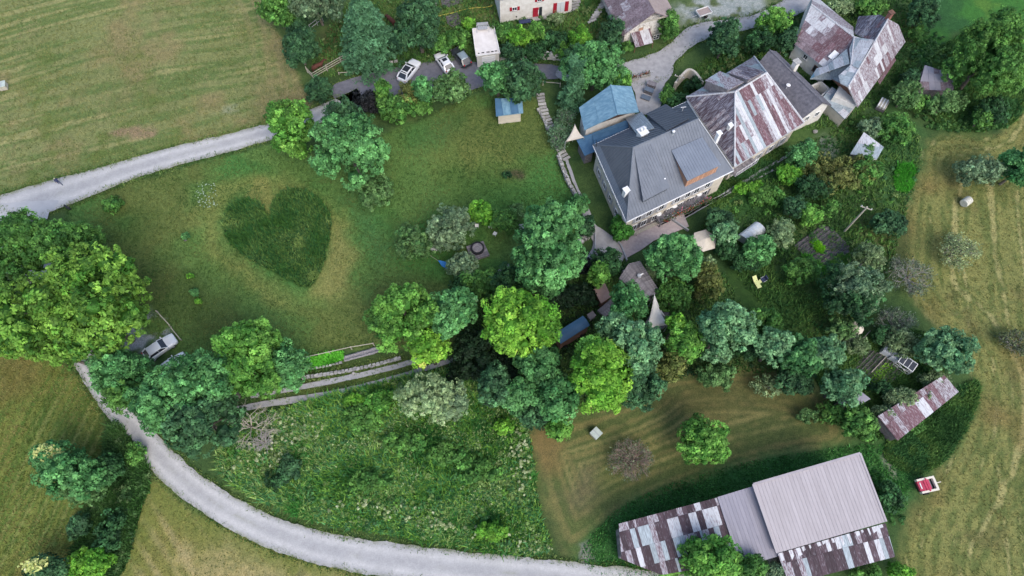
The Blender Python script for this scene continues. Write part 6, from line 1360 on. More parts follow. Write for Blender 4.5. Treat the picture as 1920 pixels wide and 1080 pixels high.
# ---------------------------------------------------------------- vehicles
def loft(sections, closed_ends=True, smooth=True):
    """sections: list of rings of equal length (lists of points)"""
    mb = MB(); n = len(sections[0]); vs_ = [p for s in sections for p in s]; fs = []
    for i in range(len(sections)-1):
        for k in range(n): fs.append((i*n+k, i*n+(k+1) % n, (i+1)*n+(k+1) % n, (i+1)*n+k))
    if closed_ends: fs += [tuple(range(n-1, -1, -1)), tuple((len(sections)-1)*n+k for k in range(n))]
    return mb.add(vs_, fs)
def car(px, py, ang, label, L=4.3, W=1.78, Hh=1.52, paint=None, roofm=None, kind='hatch', group=None, sunroof=False):
    paint = paint or m_carwhite; roofm = roofm or paint
    t = thing('parked_car', label, 'car', (0, 0, 0), 0, group); h = L/2; w = W/2
    def ring(x, wf, zb, zt, shoulder=0.0):
        a = w*wf; return [(x, -a*0.92, zb), (x, -a, zb+0.18), (x, -a, zt-0.2), (x, -a*(0.9-shoulder), zt-0.04), (x, -a*0.5, zt), (x, a*0.5, zt), (x, a*(0.9-shoulder), zt-0.04), (x, a, zt-0.2), (x, a, zb+0.18), (x, a*0.92, zb)]
    hood = 0.92 if kind != 'suv' else 1.02
    body = [ring(h, 0.72, 0.34, 0.66), ring(h*0.965, 0.86, 0.26, 0.76), ring(h*0.86, 0.96, 0.22, 0.84), ring(h*0.62, 1, 0.2, hood), ring(h*0.36, 1, 0.2, hood+0.05), ring(0, 1, 0.2, hood+0.07), ring(-h*0.5, 1, 0.2, hood+0.08), ring(-h*0.84, 0.97, 0.24, hood+0.06), ring(-h*0.965, 0.88, 0.3, hood-0.02), ring(-h, 0.78, 0.38, hood-0.2)]
    bo = loft(body).build('body', paint, t, local=True, smooth=True)
    x0, x1, x2, x3 = (h*0.42, h*0.1, -h*0.62, -h*0.9) if kind != 'sedan' else (h*0.38, h*0.08, -h*0.5, -h*0.82)
    def cr(x, z, wf): a = w*wf; return [(x, -a, z), (x, -a*0.86, z+0.05), (x, 0, z+0.085), (x, a*0.86, z+0.05), (x, a, z)]
    zb_, zt_ = hood+0.0, Hh-0.09
    # glasshouse: one dark block, then roof skin and pillars proud of it
    def cg(x, z, a, z2=None): return [(x, -a, z), (x, a, z)]
    bot = [(x0, -w*0.86), (x0, w*0.86), (x3, w*0.84), (x3, -w*0.84)]; top = [(x1, -w*0.72), (x1, w*0.72), (x2, w*0.7), (x2, -w*0.7)]
    g = MB().add([(x, y, zb_) for x, y in bot]+[(x, y, zt_) for x, y in top], [(0, 1, 5, 4), (1, 2, 6, 5), (2, 3, 7, 6), (3, 0, 4, 7), (4, 5, 6, 7)])
    g.build('windows', m_glass, t, local=True)
    rs = [[(x1+0.04, y*w, zt_-0.01), (x1+0.04, y*w, zt_+0.03)] for y in (-0.74, 0.74)]
    secs = []
    for f_, zz in ((0, 0.0), (0.12, 0.05), (0.5, 0.085), (0.88, 0.06), (1, 0.0)):
        x = x1+0.06+(x2-0.08-x1)*f_; a = w*0.745; secs.append([(x, -a, zt_-0.03), (x, -a*0.9, zt_+zz*0.7+0.01), (x, 0, zt_+zz+0.02), (x, a*0.9, zt_+zz*0.7+0.01), (x, a, zt_-0.03)])
    ro = loft(secs).build('roof', roofm, t, local=True, smooth=True)
    for s in (-1, 1):
        for q_ in (((x0, s*w*0.87, zb_), (x1, s*w*0.74, zt_), 0.07, 0.07), ((x3, s*w*0.85, zb_), (x2, s*w*0.72, zt_), 0.2, 0.08), ((-h*0.12, s*w*0.87, zb_), (-h*0.14, s*w*0.735, zt_), 0.08, 0.04)): MB().beam(*q_).build('pillar', paint, t, local=True)
    if sunroof:
        zz = zt_+0.112; c_ = (x1+x2)/2; l = (x1-x2)
        if sunroof == 'full':
            MB().box((c_+0.05*l, 0, zz), (l*0.62, W*0.52, 0.012)).build('sunroof', m_glass, t, local=True); MB().box((x2+0.16*l*0.5, 0, zz-0.01), (l*0.1, W*0.52, 0.012)).build('sunroof', m_glass, t, local=True)
            for s in (-1, 1): MB().box((c_, s*W*0.3, zz+0.02), (l*0.9, 0.04, 0.04)).build('roof_rail', paint, t, local=True)
        else: MB().box((c_+l*0.16, 0, zz-0.002), (l*0.36, W*0.42, 0.014)).build('sunroof', m_glass, t, local=True); MB().box((c_+l*0.36, 0, zz+0.005), (0.05, W*0.44, 0.02)).build('sunroof_frame', m_grey, t, local=True)
    for sx in (0.62, -0.62):
        for s in (-1, 1):
            x = h*sx; wl = MB().tube([(x, s*(w-0.2), 0.33), (x, s*(w-0.01), 0.33)], 0.33, 14).build('wheel', m_tyre, t, local=True)
            MB().tube([(x, s*(w-0.02), 0.33), (x, s*(w+0.005), 0.33)], 0.2, 10).build('rim', m_grey, wl, local=True)
    for s in (-1, 1):
        MB().box((h*0.93, s*w*0.66, 0.66), (0.16, 0.34, 0.12), s*-0.35).build('headlight', m_lampw, t, local=True); MB().box((-h*0.95, s*w*0.7, 0.86), (0.12, 0.22, 0.22), s*0.3).build('tail_light', m_lampred, t, local=True)
        MB().box((h*0.36, s*(w+0.08), hood+0.06), (0.12, 0.2, 0.13)).build('mirror', paint, t, local=True)
        MB().box((-h*0.03, s*(w+0.005), hood-0.12), (0.16, 0.02, 0.03)).build('door_handle', m_grey, t, local=True)
    MB().box((h*0.985, 0, 0.44), (0.04, W*0.5, 0.2)).build('grille', m_black, t, local=True); MB().box((-h*0.99, 0, 0.62), (0.03, 0.5, 0.11)).build('number_plate', m_lampw, t, local=True)
    p = P(px, py, 0.6); t.location = (p.x, p.y, 0.02); t.rotation_euler = (0, 0, ang); return t
def ang_of(a, b, z=0.6): p, q = P(*a, z), P(*b, z); return math.atan2(q.y-p.y, q.x-p.x)
car(767, 133, ang_of((753, 153), (783, 113)), 'white estate car with a full black glass roof on the parking yard', 4.75, 1.86, 1.62, sunroof='full', kind='suv', group='cars parked on the yard by the garage')
car(833, 117, ang_of((845, 134), (822, 100)), 'white compact car with a small sunroof between the other two parked cars', 4.25, 1.78, 1.5, sunroof='small', group='cars parked on the yard by the garage')
car(865, 107, ang_of((877, 122), (854, 93)), 'dark grey car with a silver roof parked next to the garage', 4.2, 1.74, 1.55, paint=m_cargrey, roofm=m_carsilver, group='cars parked on the yard by the garage')
car(300, 652, ang_of((278, 667), (322, 637)), 'white car half under the big ash by the road', 4.4, 1.8, 1.48)
car(322, 686, ang_of((302, 700), (342, 672)), 'white car almost hidden under the giant ash', 4.2, 1.76, 1.5)
# flat trailer on the village road
p = P(1319, 24, 0.6); tr = thing('flat_trailer', 'small flatbed trailer with a brown bed parked at the top of the village road', 'trailer', (p.x, p.y, 0.02), ang_of((1306, 27), (1332, 18)))
bd = MB().box((0, 0, 0.72), (2.3, 1.4, 0.1)).build('bed', m_grey, tr, local=True)
for k in range(5): MB().box((0, -0.54+k*0.27, 0.785), (2.2, 0.25, 0.03)).build('plank', m_pk, tr, local=True)
for c_, s_ in (((0, 0.7, 0.85), (2.3, 0.05, 0.26)), ((0, -0.7, 0.85), (2.3, 0.05, 0.26)), ((1.15, 0, 0.85), (0.05, 1.4, 0.26)), ((-1.15, 0, 0.85), (0.05, 1.4, 0.26))): MB().box(c_, s_).build('side_board', m_frame, tr, local=True)
for s in (-1, 1): MB().tube([(0.1, s*0.62, 0.34), (0.1, s*0.8, 0.34)], 0.33, 12).build('wheel', m_tyre, tr, local=True)
MB().beam((-1.1, 0, 0.55), (-2.1, 0, 0.45), 0.08, 0.08).build('drawbar', m_grey, tr, local=True)
# red and cream baler in the right field
p = P(1735, 910, 0.8); ba = thing('farm_baler', 'cream and red farm baler standing alone in the right hay field', 'farm machine', (p.x, p.y, 0), ang_of((1719, 914), (1750, 907)))
m_cream = M('cream_paint', (0.66, 0.6, 0.5), (0.72, 0.66, 0.56), 3); m_red2 = M('crimson_paint', (0.42, 0.04, 0.08), (0.5, 0.06, 0.11), 3, rough=0.5)
for s in (-1, 1): MB().box((0, s*0.72, 1.15), (2.2, 0.24, 0.5)).build('side_panel', m_cream, ba, local=True)
MB().box((0.98, 0, 1.2), (0.28, 1.2, 0.4)).build('front_panel', m_cream, ba, local=True); MB().box((0.0, 0, 0.6), (1.9, 1.1, 0.5)).build('chassis', m_black, ba, local=True)
MB().slab([(-1.1, -0.58, 1.25), (-0.45, -0.58, 1.42), (-0.45, 0.58, 1.42), (-1.1, 0.58, 1.25)], 0.3).build('tailgate', m_red2, ba, local=True); MB().slab([(-0.43, -0.58, 1.5), (0.3, -0.58, 1.35), (0.3, 0.58, 1.35), (-0.43, 0.58, 1.5)], 0.3).build('hood', m_red2, ba, local=True)
MB().slab([(0.32, -0.58, 1.2), (0.55, -0.58, 1.1), (0.55, 0.58, 1.1), (0.32, 0.58, 1.2)], 0.2).build('roller', m_brownsheet, ba, local=True); MB().box((-0.86, 0.05, 1.345), (0.12, 0.72, 0.03)).build('stripe', m_frame, ba, local=True)
MB().beam((-0.05, -0.75, 1.45), (-0.05, 0.75, 1.45), 0.14, 0.1).build('cross_bar', m_red2, ba, local=True); MB().beam((1.1, 0, 0.5), (2.2, 0, 0.45), 0.09, 0.09).build('drawbar', m_cream, ba, local=True)
for s in (-1, 1): MB().tube([(-0.1, s*0.84, 0.36), (-0.1, s*1.02, 0.36)], 0.36, 14).build('wheel', m_tyre, ba, local=True)

# ---------------------------------------------------------------- people and animals
def skin_body(name, verts, edges, radii, mat_, parent, root=0, sub=1):
    me = bpy.data.meshes.new(name); me.from_pydata(verts, edges, []); o = bpy.data.objects.new(name, me); COL.objects.link(o)
    m = o.modifiers.new('skin', 'SKIN'); m.use_smooth_shade = True
    for i, r in enumerate(radii): me.skin_vertices[0].data[i].radius = (r, r) if not isinstance(r, tuple) else r
    me.skin_vertices[0].data[root].use_root = True
    if sub: s = o.modifiers.new('sub', 'SUBSURF'); s.levels = sub; s.render_levels = sub
    me.materials.append(mat_); adopt(o, parent, True); return o
def horse(px, py, rz, label, grazing=True):
    p = P(px, py, 1.0); t = thing('horse', label, 'horse', (p.x, p.y, 0.0), rz)
    head = [(1.15, 0, 1.2), (1.45, 0, 0.75), (1.62, 0, 0.4)] if grazing else [(1.1, 0, 1.55), (1.35, 0, 1.75), (1.75, 0, 1.5)]
    V = [(0, 0, 1.12), (0.55, 0, 1.14), (0.85, 0, 1.2)]+head+[(-0.55, 0, 1.15), (-0.85, 0, 1.12)]
    E = [(0, 1), (1, 2), (2, 3), (3, 4), (4, 5), (0, 6), (6, 7)]; R = [(0.33, 0.34), 0.33, 0.27, 0.18, 0.14, 0.08, 0.32, 0.24]
    for s in (-1, 1):
        b = len(V); V += [(0.68, s*0.2, 0.88), (0.74+0.06*s, s*0.19, 0.5), (0.7+0.12*s, s*0.19, 0.06)]; E += [(1, b), (b, b+1), (b+1, b+2)]; R += [0.13, 0.065, 0.06]
        b = len(V); V += [(-0.7, s*0.21, 0.84), (-0.86-0.05*s, s*0.2, 0.5), (-0.78-0.1*s, s*0.2, 0.06)]; E += [(6, b), (b, b+1), (b+1, b+2)]; R += [0.16, 0.07, 0.06]
    skin_body('body', V, E, R, m_horse, t)
    n0, n1 = Vector(V[2]), Vector(head[1]); MB().tube([n0+Vector((-0.05, 0, 0.22)), n0.lerp(n1, 0.5)+Vector((0.1, 0, 0.2)), n1+Vector((0.05, 0, 0.12))], [0.07, 0.08, 0.04], 6).build('mane', m_mane, t, local=True)
    MB().tube([(-1.05, 0, 1.15), (-1.2, 0, 0.9), (-1.22, 0, 0.45)], [0.06, 0.09, 0.03], 6).build('tail', m_mane, t, local=True)
    for s in (-1, 1): MB().tube([n1+Vector((-0.05, s*0.09, 0.1)), n1+Vector((-0.02, s*0.1, 0.26))], [0.035, 0.008], 5).build('ear', m_horse, t, local=True)
horse(594, 124, ang_of((583, 127), (606, 118), 1), 'dark bay horse behind the rails near the meadow', grazing=False)
horse(733, 37, ang_of((741, 43), (726, 30), 1), 'chestnut horse grazing between the two tall dark trees')
# walking person on the lane
p = P(109, 341, 0.8); pe = thing('person', 'person with blond hair in black clothes walking on the pale lane', 'person', (p.x, p.y, 0.05), ang_of((105, 334), (114, 344))+math.pi)
V = [(0, 0, 0.95), (0.02, 0, 1.15), (0.03, 0, 1.38), (0.03, 0, 1.5), (-0.01, 0.1, 0.88), (0.22, 0.11, 0.5), (0.3, 0.11, 0.08), (0.42, 0.11, 0.04), (-0.01, -0.1, 0.88), (-0.1, -0.11, 0.5), (-0.36, -0.11, 0.12), (-0.26, -0.11, 0.05),
     (0.03, 0.19, 1.38), (-0.1, 0.25, 1.1), (0.02, 0.25, 0.87), (0.03, -0.19, 1.38), (0.14, -0.25, 1.12), (0.34, -0.24, 0.98)]
E = [(0, 1), (1, 2), (2, 3), (0, 4), (4, 5), (5, 6), (6, 7), (0, 8), (8, 9), (9, 10), (10, 11), (2, 12), (12, 13), (13, 14), (2, 15), (15, 16), (16, 17)]
R = [0.15, 0.14, 0.15, 0.07, 0.1, 0.075, 0.05, 0.04, 0.1, 0.075, 0.05, 0.04, 0.075, 0.05, 0.035, 0.075, 0.05, 0.035]
skin_body('body', V, E, R, m_navy, pe)
hd = skin_body('head', [(0.03, 0, 1.52), (0.04, 0, 1.64), (0.05, 0, 1.7)], [(0, 1), (1, 2)], [0.055, 0.1, 0.08], m_skin, pe)
skin_body('hair', [(0.0, 0, 1.58), (0.01, 0, 1.7), (0.03, 0, 1.75)], [(0, 1), (1, 2)], [0.085, 0.115, 0.09], m_hair, pe)
for a, d in (((0.02, 0.25, 0.85), (0.01, 0.0, -1)), ((0.36, -0.24, 0.97), (1, 0, -0.3))):
    a = Vector(a); d = Vector(d).normalized(); side = Vector((0, 0, 1)).cross(d) if abs(d.z) < 0.9 else Vector((1, 0, 0)); side.normalize(); mb = MB().tube([a, a+d*0.08], [0.03, 0.04], 6)
    for k in range(4): q = a+d*0.08+side*(k-1.5)*0.02; L_ = (0.06, 0.075, 0.07, 0.05)[k]; mb.tube([q, q+d*L_*0.6, q+d*L_+Vector((0, 0, -0.01))], [0.009, 0.009, 0.007], 5)
    mb.tube([a+d*0.02, a+d*0.05+side*0.05], [0.011, 0.008], 5).build('hand', m_skin, pe, local=True)

# ---------------------------------------------------------------- fences, poles, walls, steps
def rail_fence(pts, label, mat_, h=1.2, rails=3, sp=2.4, name='rail_fence', post=0.11, rw=0.1, cat='fence'):
    p = [P(*q) for q in pts]; t = thing(name, label, cat, p[0][:])
    for a, b in zip(p[:-1], p[1:]):
        L = (b-a).length; n = max(1, round(L/sp))
        for k in range(n+(b is p[-1])): q = a.lerp(b, k/n); MB().box((q.x, q.y, h/2), (post, post, h+0.1)).build('post', mat_, t)
        for r in range(rails):
            z = h*(r+1)/rails-0.08
            for k in range(n): MB().beam(a.lerp(b, k/n)+Vector((0, 0, z)), a.lerp(b, (k+1)/n)+Vector((0, 0, z)), 0.06, rw).build('rail', mat_, t)
    return t
rail_fence([(577, 136), (588, 148), (640, 118), (668, 104)], 'pale paddock rail fence beside the dark bay horse', m_palewood, 1.3)
rail_fence([(587, 74), (583, 58), (596, 48), (606, 40)], 'grey pipe gate rails at the upper end of the paddock', m_grey, 1.3, 2, 1.6, 'paddock_gate', 0.07, 0.05, 'gate')
rail_fence([(636, 140), (662, 138), (700, 126)], 'low pole rail between the paddock and the parking yard', m_palewood, 0.5, 1, 3)
rail_fence([(570, 675), (620, 664), (660, 655), (702, 648)], 'pale wooden pole fence along the lower edge of the lawn', m_palewood, 1.0, 1, 3.2, rw=0.13)
rail_fence([(1018, 160), (1050, 163)], 'single pale pole rail at the top of the stone steps', m_palewood, 0.9, 1, 2)
t_ = thing('rail_barrier', 'two long pale poles laid in line as a barrier behind the white car', 'barrier', P(316, 610)[:])
for a, b in (((294, 584), (318, 610)), ((320, 614), (338, 636))): MB().tube([P(*a, 0.7), P(*b, 0.7)], 0.06).build('pole', m_palewood, t_)
for q in ((294, 584), (319, 612), (338, 636)): q = P(*q, 0.35); MB().box((q.x, q.y, 0.33), (0.12, 0.12, 0.66)).build('post', m_palewood, t_)
# power poles
def pole(foot, h, label, arms=True):
    b = P(*foot); t = thing('power_pole', label, 'power pole', b[:]); MB().tube([b, b+Vector((0, 0, h))], [0.15, 0.1], 8).build('mast', m_palewood, t)
    if arms:
        MB().beam(b+Vector((-0.7, 0.3, h-0.3)), b+Vector((0.7, -0.3, h-0.3)), 0.1, 0.1).build('crossarm', m_palewood, t)
        for f in (-0.6, 0, 0.6): q = b+Vector((f, -f*0.43, h-0.25)); MB().cyl(q, 0.05, 0.2, 8).build('insulator', m_frame, t)
    return b+Vector((0, 0, h-0.1))
q1 = pole((1583, 434), 6.8, 'pale wooden power pole on the grass right of the vegetable plot'); q2 = pole((1266, 168), 3.2, 'grey pole beside the curved wall on the house forecourt')
# dry stone retaining walls, each stone its own piece up to the limit
def stone_wall(pts, label, h=0.7, th=0.45, size=0.45, seed=0, mat_=None, zb=0.0, name='stone_wall', flat=False):
    p = [Vector((*Pn([q])[0], 0)) for q in smooth_line(pts, 1)]; t = thing(name, label, 'wall', p[0][:]); rr = random.Random(seed); cnt = 0; mat_ = mat_ or m_stone
    protos = []
    for k in range(5):
        bm = bmesh.new(); bmesh.ops.create_cube(bm, size=1.0)
        for v in bm.verts: v.co += Vector((rr.uniform(-.13, .13), rr.uniform(-.13, .13), rr.uniform(-.13, .13)))
        me = bpy.data.meshes.new('stone'); bm.to_mesh(me); bm.free(); me.materials.append(mat_); protos.append(me)
    L = sum((b-a).length for a, b in zip(p[:-1], p[1:])); rows = max(1, int(h/0.28)); 
    for a, b in zip(p[:-1], p[1:]):
        d = b-a; l = d.length; n = max(1, int(l/size)); an_ = math.atan2(d.y, d.x)
        for r in range(rows):
            for k in range(n):
                for s in ((-1, 1) if th > 0.4 else (0,)):
                    if cnt > 290: break
                    q = a.lerp(b, (k+0.5+0.5*(r % 2)*0.6)/n); nn = Vector((-d.y, d.x, 0)).normalized()*s*th*0.25
                    o = bpy.data.objects.new('stone', protos[rr.randrange(5)]); COL.objects.link(o); adopt(o, t)
                    o.matrix_basis = Matrix.Translation(q+nn+Vector((0, 0, zb+(r+0.5)*h/rows+rr.uniform(-.03, .05)))) @ Matrix.Rotation(an_+rr.uniform(-.3, .3), 4, 'Z') @ Matrix.Diagonal((l/n*rr.uniform(0.65, 1.0), th*(0.55 if th > 0.4 else 0.9)*rr.uniform(0.7, 1.1), h/rows*rr.uniform(0.8, 1.2), 1)); cnt += 1
    return t
stone_wall([(560, 710), (630, 700), (700, 686), (752, 672)], 'grey dry stone edging between the garden terrace and the upper wheel track', 0.3, 0.42, 0.45, 1)
stone_wall([(566, 692), (600, 690), (642, 680)], 'short stone edging under the green vegetable bed', 0.25, 0.3, 0.4, 2)
stone_wall([(1008, 205), (1020, 225), (1028, 245)], 'stone edging beside the upper steps', 0.4, 0.42, 0.5, 3)
stone_wall([(1046, 292), (1056, 320), (1068, 350), (1080, 368)], 'white stone wall along the lower steps', 0.6, 0.5, 0.5, 4)
stone_wall([(935, 112), (1000, 108), (1050, 112)], 'pale rendered stone retaining wall below the bushes by the garage', 1.4, 0.5, 0.9, 5, m_white)
stone_wall([(748, 116), (722, 120), (690, 128)], 'low stone border above the parking yard', 0.4, 0.3, 0.6, 6)
stone_wall([(838, 92), (812, 98), (850, 84), (866, 82)], 'pale stone bank behind the parked white cars', 0.9, 0.4, 0.7, 7)
stone_wall([(1088, 440), (1098, 452), (1108, 440)], 'little heap of stones beside the gravel path', 0.5, 0.5, 0.4, 8)
# curved rendered wall and forecourt wall
t_ = thing('curved_wall', 'curved cream wall around the dark shrubs by the forecourt', 'wall', P(1290, 150)[:]); q = smooth_line([(1262, 170), (1278, 150), (1288, 143), (1300, 150), (1312, 168)], 2); q = [P(*a) for a in q]
for a, b in zip(q[:-1], q[1:]): MB().beam(a+Vector((0, 0, 0.9)), b+(b-a)*0.05+Vector((0, 0, 0.9)), 0.35, 1.8).build('wall_section', m_plaster, t_)
for pts, lb in (([(1155, 450), (1164, 462), (1175, 490)], 'thin grey kerb rail across the lower end of the pink terrace'), ([(1258, 412), (1275, 424), (1290, 434)], 'thin grey kerb rail at the right end of the pink terrace'), ([(1116, 440), (1115, 475)], 'pale kerb rail on the left of the gravel path')):
    q = [P(*a) for a in pts]; t_ = thing('kerb_rail', lb, 'kerb', q[0][:])
    for a, b in zip(q[:-1], q[1:]): MB().beam(a+Vector((0, 0, 0.25)), b+Vector((0, 0, 0.25)), 0.16, 0.5).build('kerb_stone', m_grey, t_)
T_(1300, 160, 18, 14, 2.2, 'dark', 'dark shrub inside the curved cream wall', 'shrub'); T_(1250, 178, 15, 17, 3, 'green', 'green shrub on the house forecourt left of the curved wall', 'shrub'); T_(1268, 190, 26, 14, 2.2, 'dark', 'dark shrub behind the main house roof on the forecourt', 'shrub')
# steps of stone slabs
st = thing('garden_steps', 'flight of pale stone slab steps running down beside the lawn', 'steps', P(1015, 190)[:]); rr = random.Random(2)
ln = smooth_line([(1013, 178), (1017, 200), (1026, 225), (1036, 245), (1044, 268), (1052, 285), (1062, 298)], 2); ln = Pn(ln); dist = np.r_[0, np.cumsum(np.hypot(*np.diff(ln, axis=0).T))]
for s in np.arange(0, dist[-1], 0.62):
    x, y = np.interp(s, dist, ln[:, 0]), np.interp(s, dist, ln[:, 1]); x2, y2 = np.interp(s+.1, dist, ln[:, 0]), np.interp(s+.1, dist, ln[:, 1])
    MB().box((x, y, 0.1+rr.uniform(-.02, .03)), (0.42, 1.15+rr.uniform(-.1, .15), 0.14), math.atan2(y2-y, x2-x)+rr.uniform(-.05, .05)).build('step', m_stone, st)
t_ = thing('stone_stairs', 'rough stone stairs between the white house and the stone barn', 'steps', P(1122, 22)[:])
for k in range(9): q = P(1110+k*3, 40-k*4.4); MB().box((q.x, q.y, 0.1+k*0.03), (1.6+0.1*(k % 2), 0.4, 0.16), 0.55).build('step', m_stone, t_)
t_ = thing('stone_stairs', 'stone stairs at the right end of the white house', 'steps', P(1080, 14)[:])
for k in range(6): q = P(1076+k*2, 18-k*5); MB().box((q.x, q.y, 0.12+k*0.1), (1.5, 0.38, 0.2), 0.3).build('step', m_stone, t_)

# ---------------------------------------------------------------- sails, parasols, hammocks, garden furniture
def sail(corners, label, sag=0.35, mat_=None, posts=True, name='shade_sail', nn=8):
    c = [Vector(q) for q in corners]; ctr = (c[0]+c[1]+c[2])/3; t = thing(name, label, 'shade sail', (c[2].x, c[2].y, 0)); vs_ = []; idx = {}
    for i in range(nn+1):
        for j in range(nn+1-i):
            a, b = i/nn, j/nn; g_ = 1-a-b; p = c[0]*a+c[1]*b+c[2]*g_
            e = 4*(a*b*(1-g_)+b*g_*(1-a)+a*g_*(1-b)); pull = 0.42*(a*b*(1-3*g_ if g_ < 0.33 else 0)+b*g_*(1-3*a if a < 0.33 else 0)+a*g_*(1-3*b if b < 0.33 else 0))*2
            p = p.lerp(ctr, min(0.4, pull*0.55)); p = p-Vector((0, 0, sag*e*0.5)); idx[i, j] = len(vs_); vs_.append(p)
    fs = []
    for i in range(nn):
        for j in range(nn-i):
            fs.append((idx[i, j], idx[i+1, j], idx[i, j+1]))
            if i+j < nn-1: fs.append((idx[i+1, j], idx[i+1, j+1], idx[i, j+1]))
    o = MB().add(vs_, fs).build('canopy', mat_ or m_canvas, t, smooth=True); s_ = o.modifiers.new('thickness', 'SOLIDIFY'); s_.thickness = 0.02
    if posts:
        for q in c: MB().tube([(q.x, q.y, 0), q], 0.05).build('post', m_grey, t)
    return t
sail([P(1078, 233, 4.2), P(1095, 258, 3.3), P(1060, 266, 2.6)], 'small beige triangular sail at the corner of the blue lean-to')
sail([P(1227, 552, 4.2), P(1212, 618, 2.6), P(1252, 609, 2.8)], 'large white curved sail over the grey deck', 0.5, m_sail)
sail([P(1227, 552, 4.15), P(1225, 586, 2.9), P(1248, 594, 2.6)], 'second white sail behind the large curved one', 0.4, m_sail)
t_ = thing('deck', 'dark plank deck beneath the white sails', 'deck', P(1232, 610)[:]); q = [P(1205, 612, 0.4), P(1225, 628, 0.4), P(1256, 606, 0.4), P(1255, 586, 0.4), P(1222, 585, 0.4)]; MB().slab(q, 0.35).build('base', m_greywood, t_); sheets(t_, q, 0.3, 6, [(m_greywood, 1)], 'plank', seed=61, lift=0.01)
def parasol(px, py, R, z, n, label, mat_):
    p = P(px, py, z); t = thing('parasol', label, 'parasol', (p.x, p.y, 0)); ring = [(p.x+R*math.cos(2*math.pi*k/n+0.3), p.y+R*math.sin(2*math.pi*k/n+0.3), z-0.3) for k in range(n)]
    cn = thing; o = None
    for k in range(n):
        a, b = Vector(ring[k]), Vector(ring[(k+1) % n]); o = MB().slab([a, b, (p.x, p.y, z+0.25)], 0.02).build('canopy_panel', mat_, t)
    MB().tube([(p.x, p.y, 0), (p.x, p.y, z+0.35)], 0.04).build('pole', m_grey, t); MB().cyl((p.x, p.y, 0), 0.3, 0.1, 12).build('base', m_grey, t)
parasol(1322, 449, 1.75, 2.4, 6, 'beige hexagonal parasol right of the pink terrace', m_canvas)
parasol(1608, 613, 0.95, 2.0, 10, 'small round white parasol between spindly trees', m_canvas)
def hammock(a, b, w, mat_, label, rope=None):
    a = P(*a, 1.0); b = P(*b, 1.0); t = thing('hammock', label, 'hammock', ((a.x+b.x)/2, (a.y+b.y)/2, 0)); d = (b-a); s = Vector((-d.y, d.x, 0)).normalized(); vs_ = []; n = 10
    for k in range(n+1):
        f = k/n; wd = w*min(1, 0.12+3.2*min(f, 1-f)); zz = -0.45*math.sin(math.pi*f)
        for j in (-1, -0.5, 0, 0.5, 1): vs_.append(a.lerp(b, f)+s*wd*j*0.5+Vector((0, 0, zz+0.12*j*j)))
    fs = [(5*k+j, 5*k+j+1, 5*k+j+6, 5*k+j+5) for k in range(n) for j in range(4)]
    o = MB().add(vs_, fs).build('cloth', mat_, t, smooth=True); m_ = o.modifiers.new('thickness', 'SOLIDIFY'); m_.thickness = 0.02
    for e, dr in ((a, -d), (b, d)): MB().tube([e, e+dr.normalized()*1.3+Vector((0, 0, 0.5))], 0.02, 5).build('rope', m_palewood, t)
hammock((803, 468), (830, 459), 0.8, m_frame, 'white hammock strung under the silvery tree'); hammock((822, 489), (852, 503), 0.8, M('bright_blue_cloth', (0.04, 0.2, 0.5), (0.06, 0.25, 0.56), 3), 'bright blue hammock below the white one')
# wooden platform with round covered fire bowl
t_ = thing('platform', 'weathered square plank platform under the silvery tree', 'platform', P(896, 470)[:]); q = [P(874, 462, 0.45), P(884, 489, 0.45), P(918, 478, 0.45), P(906, 452, 0.45)]; MB().slab(q, 0.4).build('base', m_greywood, t_); sheets(t_, q, 0.42, 6, [(m_greywood, 1)], 'plank', seed=62, lift=0.01)
p = P(895, 464, 0.9); t_ = thing('round_tub', 'round tub with a pale lid standing on the plank platform', 'tub', (p.x, p.y, 0.47)); MB().cyl((p.x, p.y, 0.48), 0.95, 0.4, 20).build('tub', m_black, t_); MB().cyl((p.x, p.y, 0.88), 0.72, 0.1, 20, r2=0.62).build('lid', m_greywood, t_)
# lounger and chair on the small lawn
p = P(1418, 530, 0.3); t_ = thing('sun_lounger', 'pale yellow sun lounger on the small dark lawn', 'sun lounger', (p.x, p.y, 0.08), ang_of((1424, 538), (1414, 522), 0.3))
MB().box((-0.4, 0, 0.32), (0.95, 0.62, 0.07)).build('seat', m_yellow, t_, local=True); MB().add([(0.1, -0.31, 0.32), (0.1, 0.31, 0.32), (0.85, 0.31, 0.75), (0.85, -0.31, 0.75), (0.1, -0.31, 0.25), (0.1, 0.31, 0.25), (0.87, 0.31, 0.68), (0.87, -0.31, 0.68)], [(3, 2, 1, 0), (4, 5, 6, 7), (0, 1, 5, 4), (2, 3, 7, 6), (1, 2, 6, 5), (3, 0, 4, 7)]).build('backrest', m_yellow, t_, local=True)
for x_ in (-0.8, 0.0):
    for s in (-1, 1): MB().box((x_, s*0.27, 0.14), (0.05, 0.05, 0.28)).build('leg', m_grey, t_, local=True)
p = P(1425, 528, 0.3); t_ = thing('side_table', 'small pale yellow footrest between lounger and dark chair', 'footrest', (p.x, p.y, 0.08)); MB().box((0, 0, 0.3), (0.5, 0.45, 0.06), 0.7).build('tabletop', m_yellow, t_, local=True)
for sx in (-1, 1):
    for sy in (-1, 1): MB().box((sx*0.13, sy*0.13, 0.13), (0.04, 0.04, 0.27), 0.7).build('leg', m_grey, t_, local=True)
p = P(1431, 525, 0.4); t_ = thing('garden_chair', 'dark blue padded garden chair facing the yellow lounger', 'chair', (p.x, p.y, 0.08), ang_of((1436, 523), (1425, 529), 0.4))
MB().box((0, 0, 0.4), (0.6, 0.6, 0.1)).build('seat', m_navy, t_, local=True); MB().box((-0.32, 0, 0.75), (0.1, 0.6, 0.65)).build('backrest', m_navy, t_, local=True)
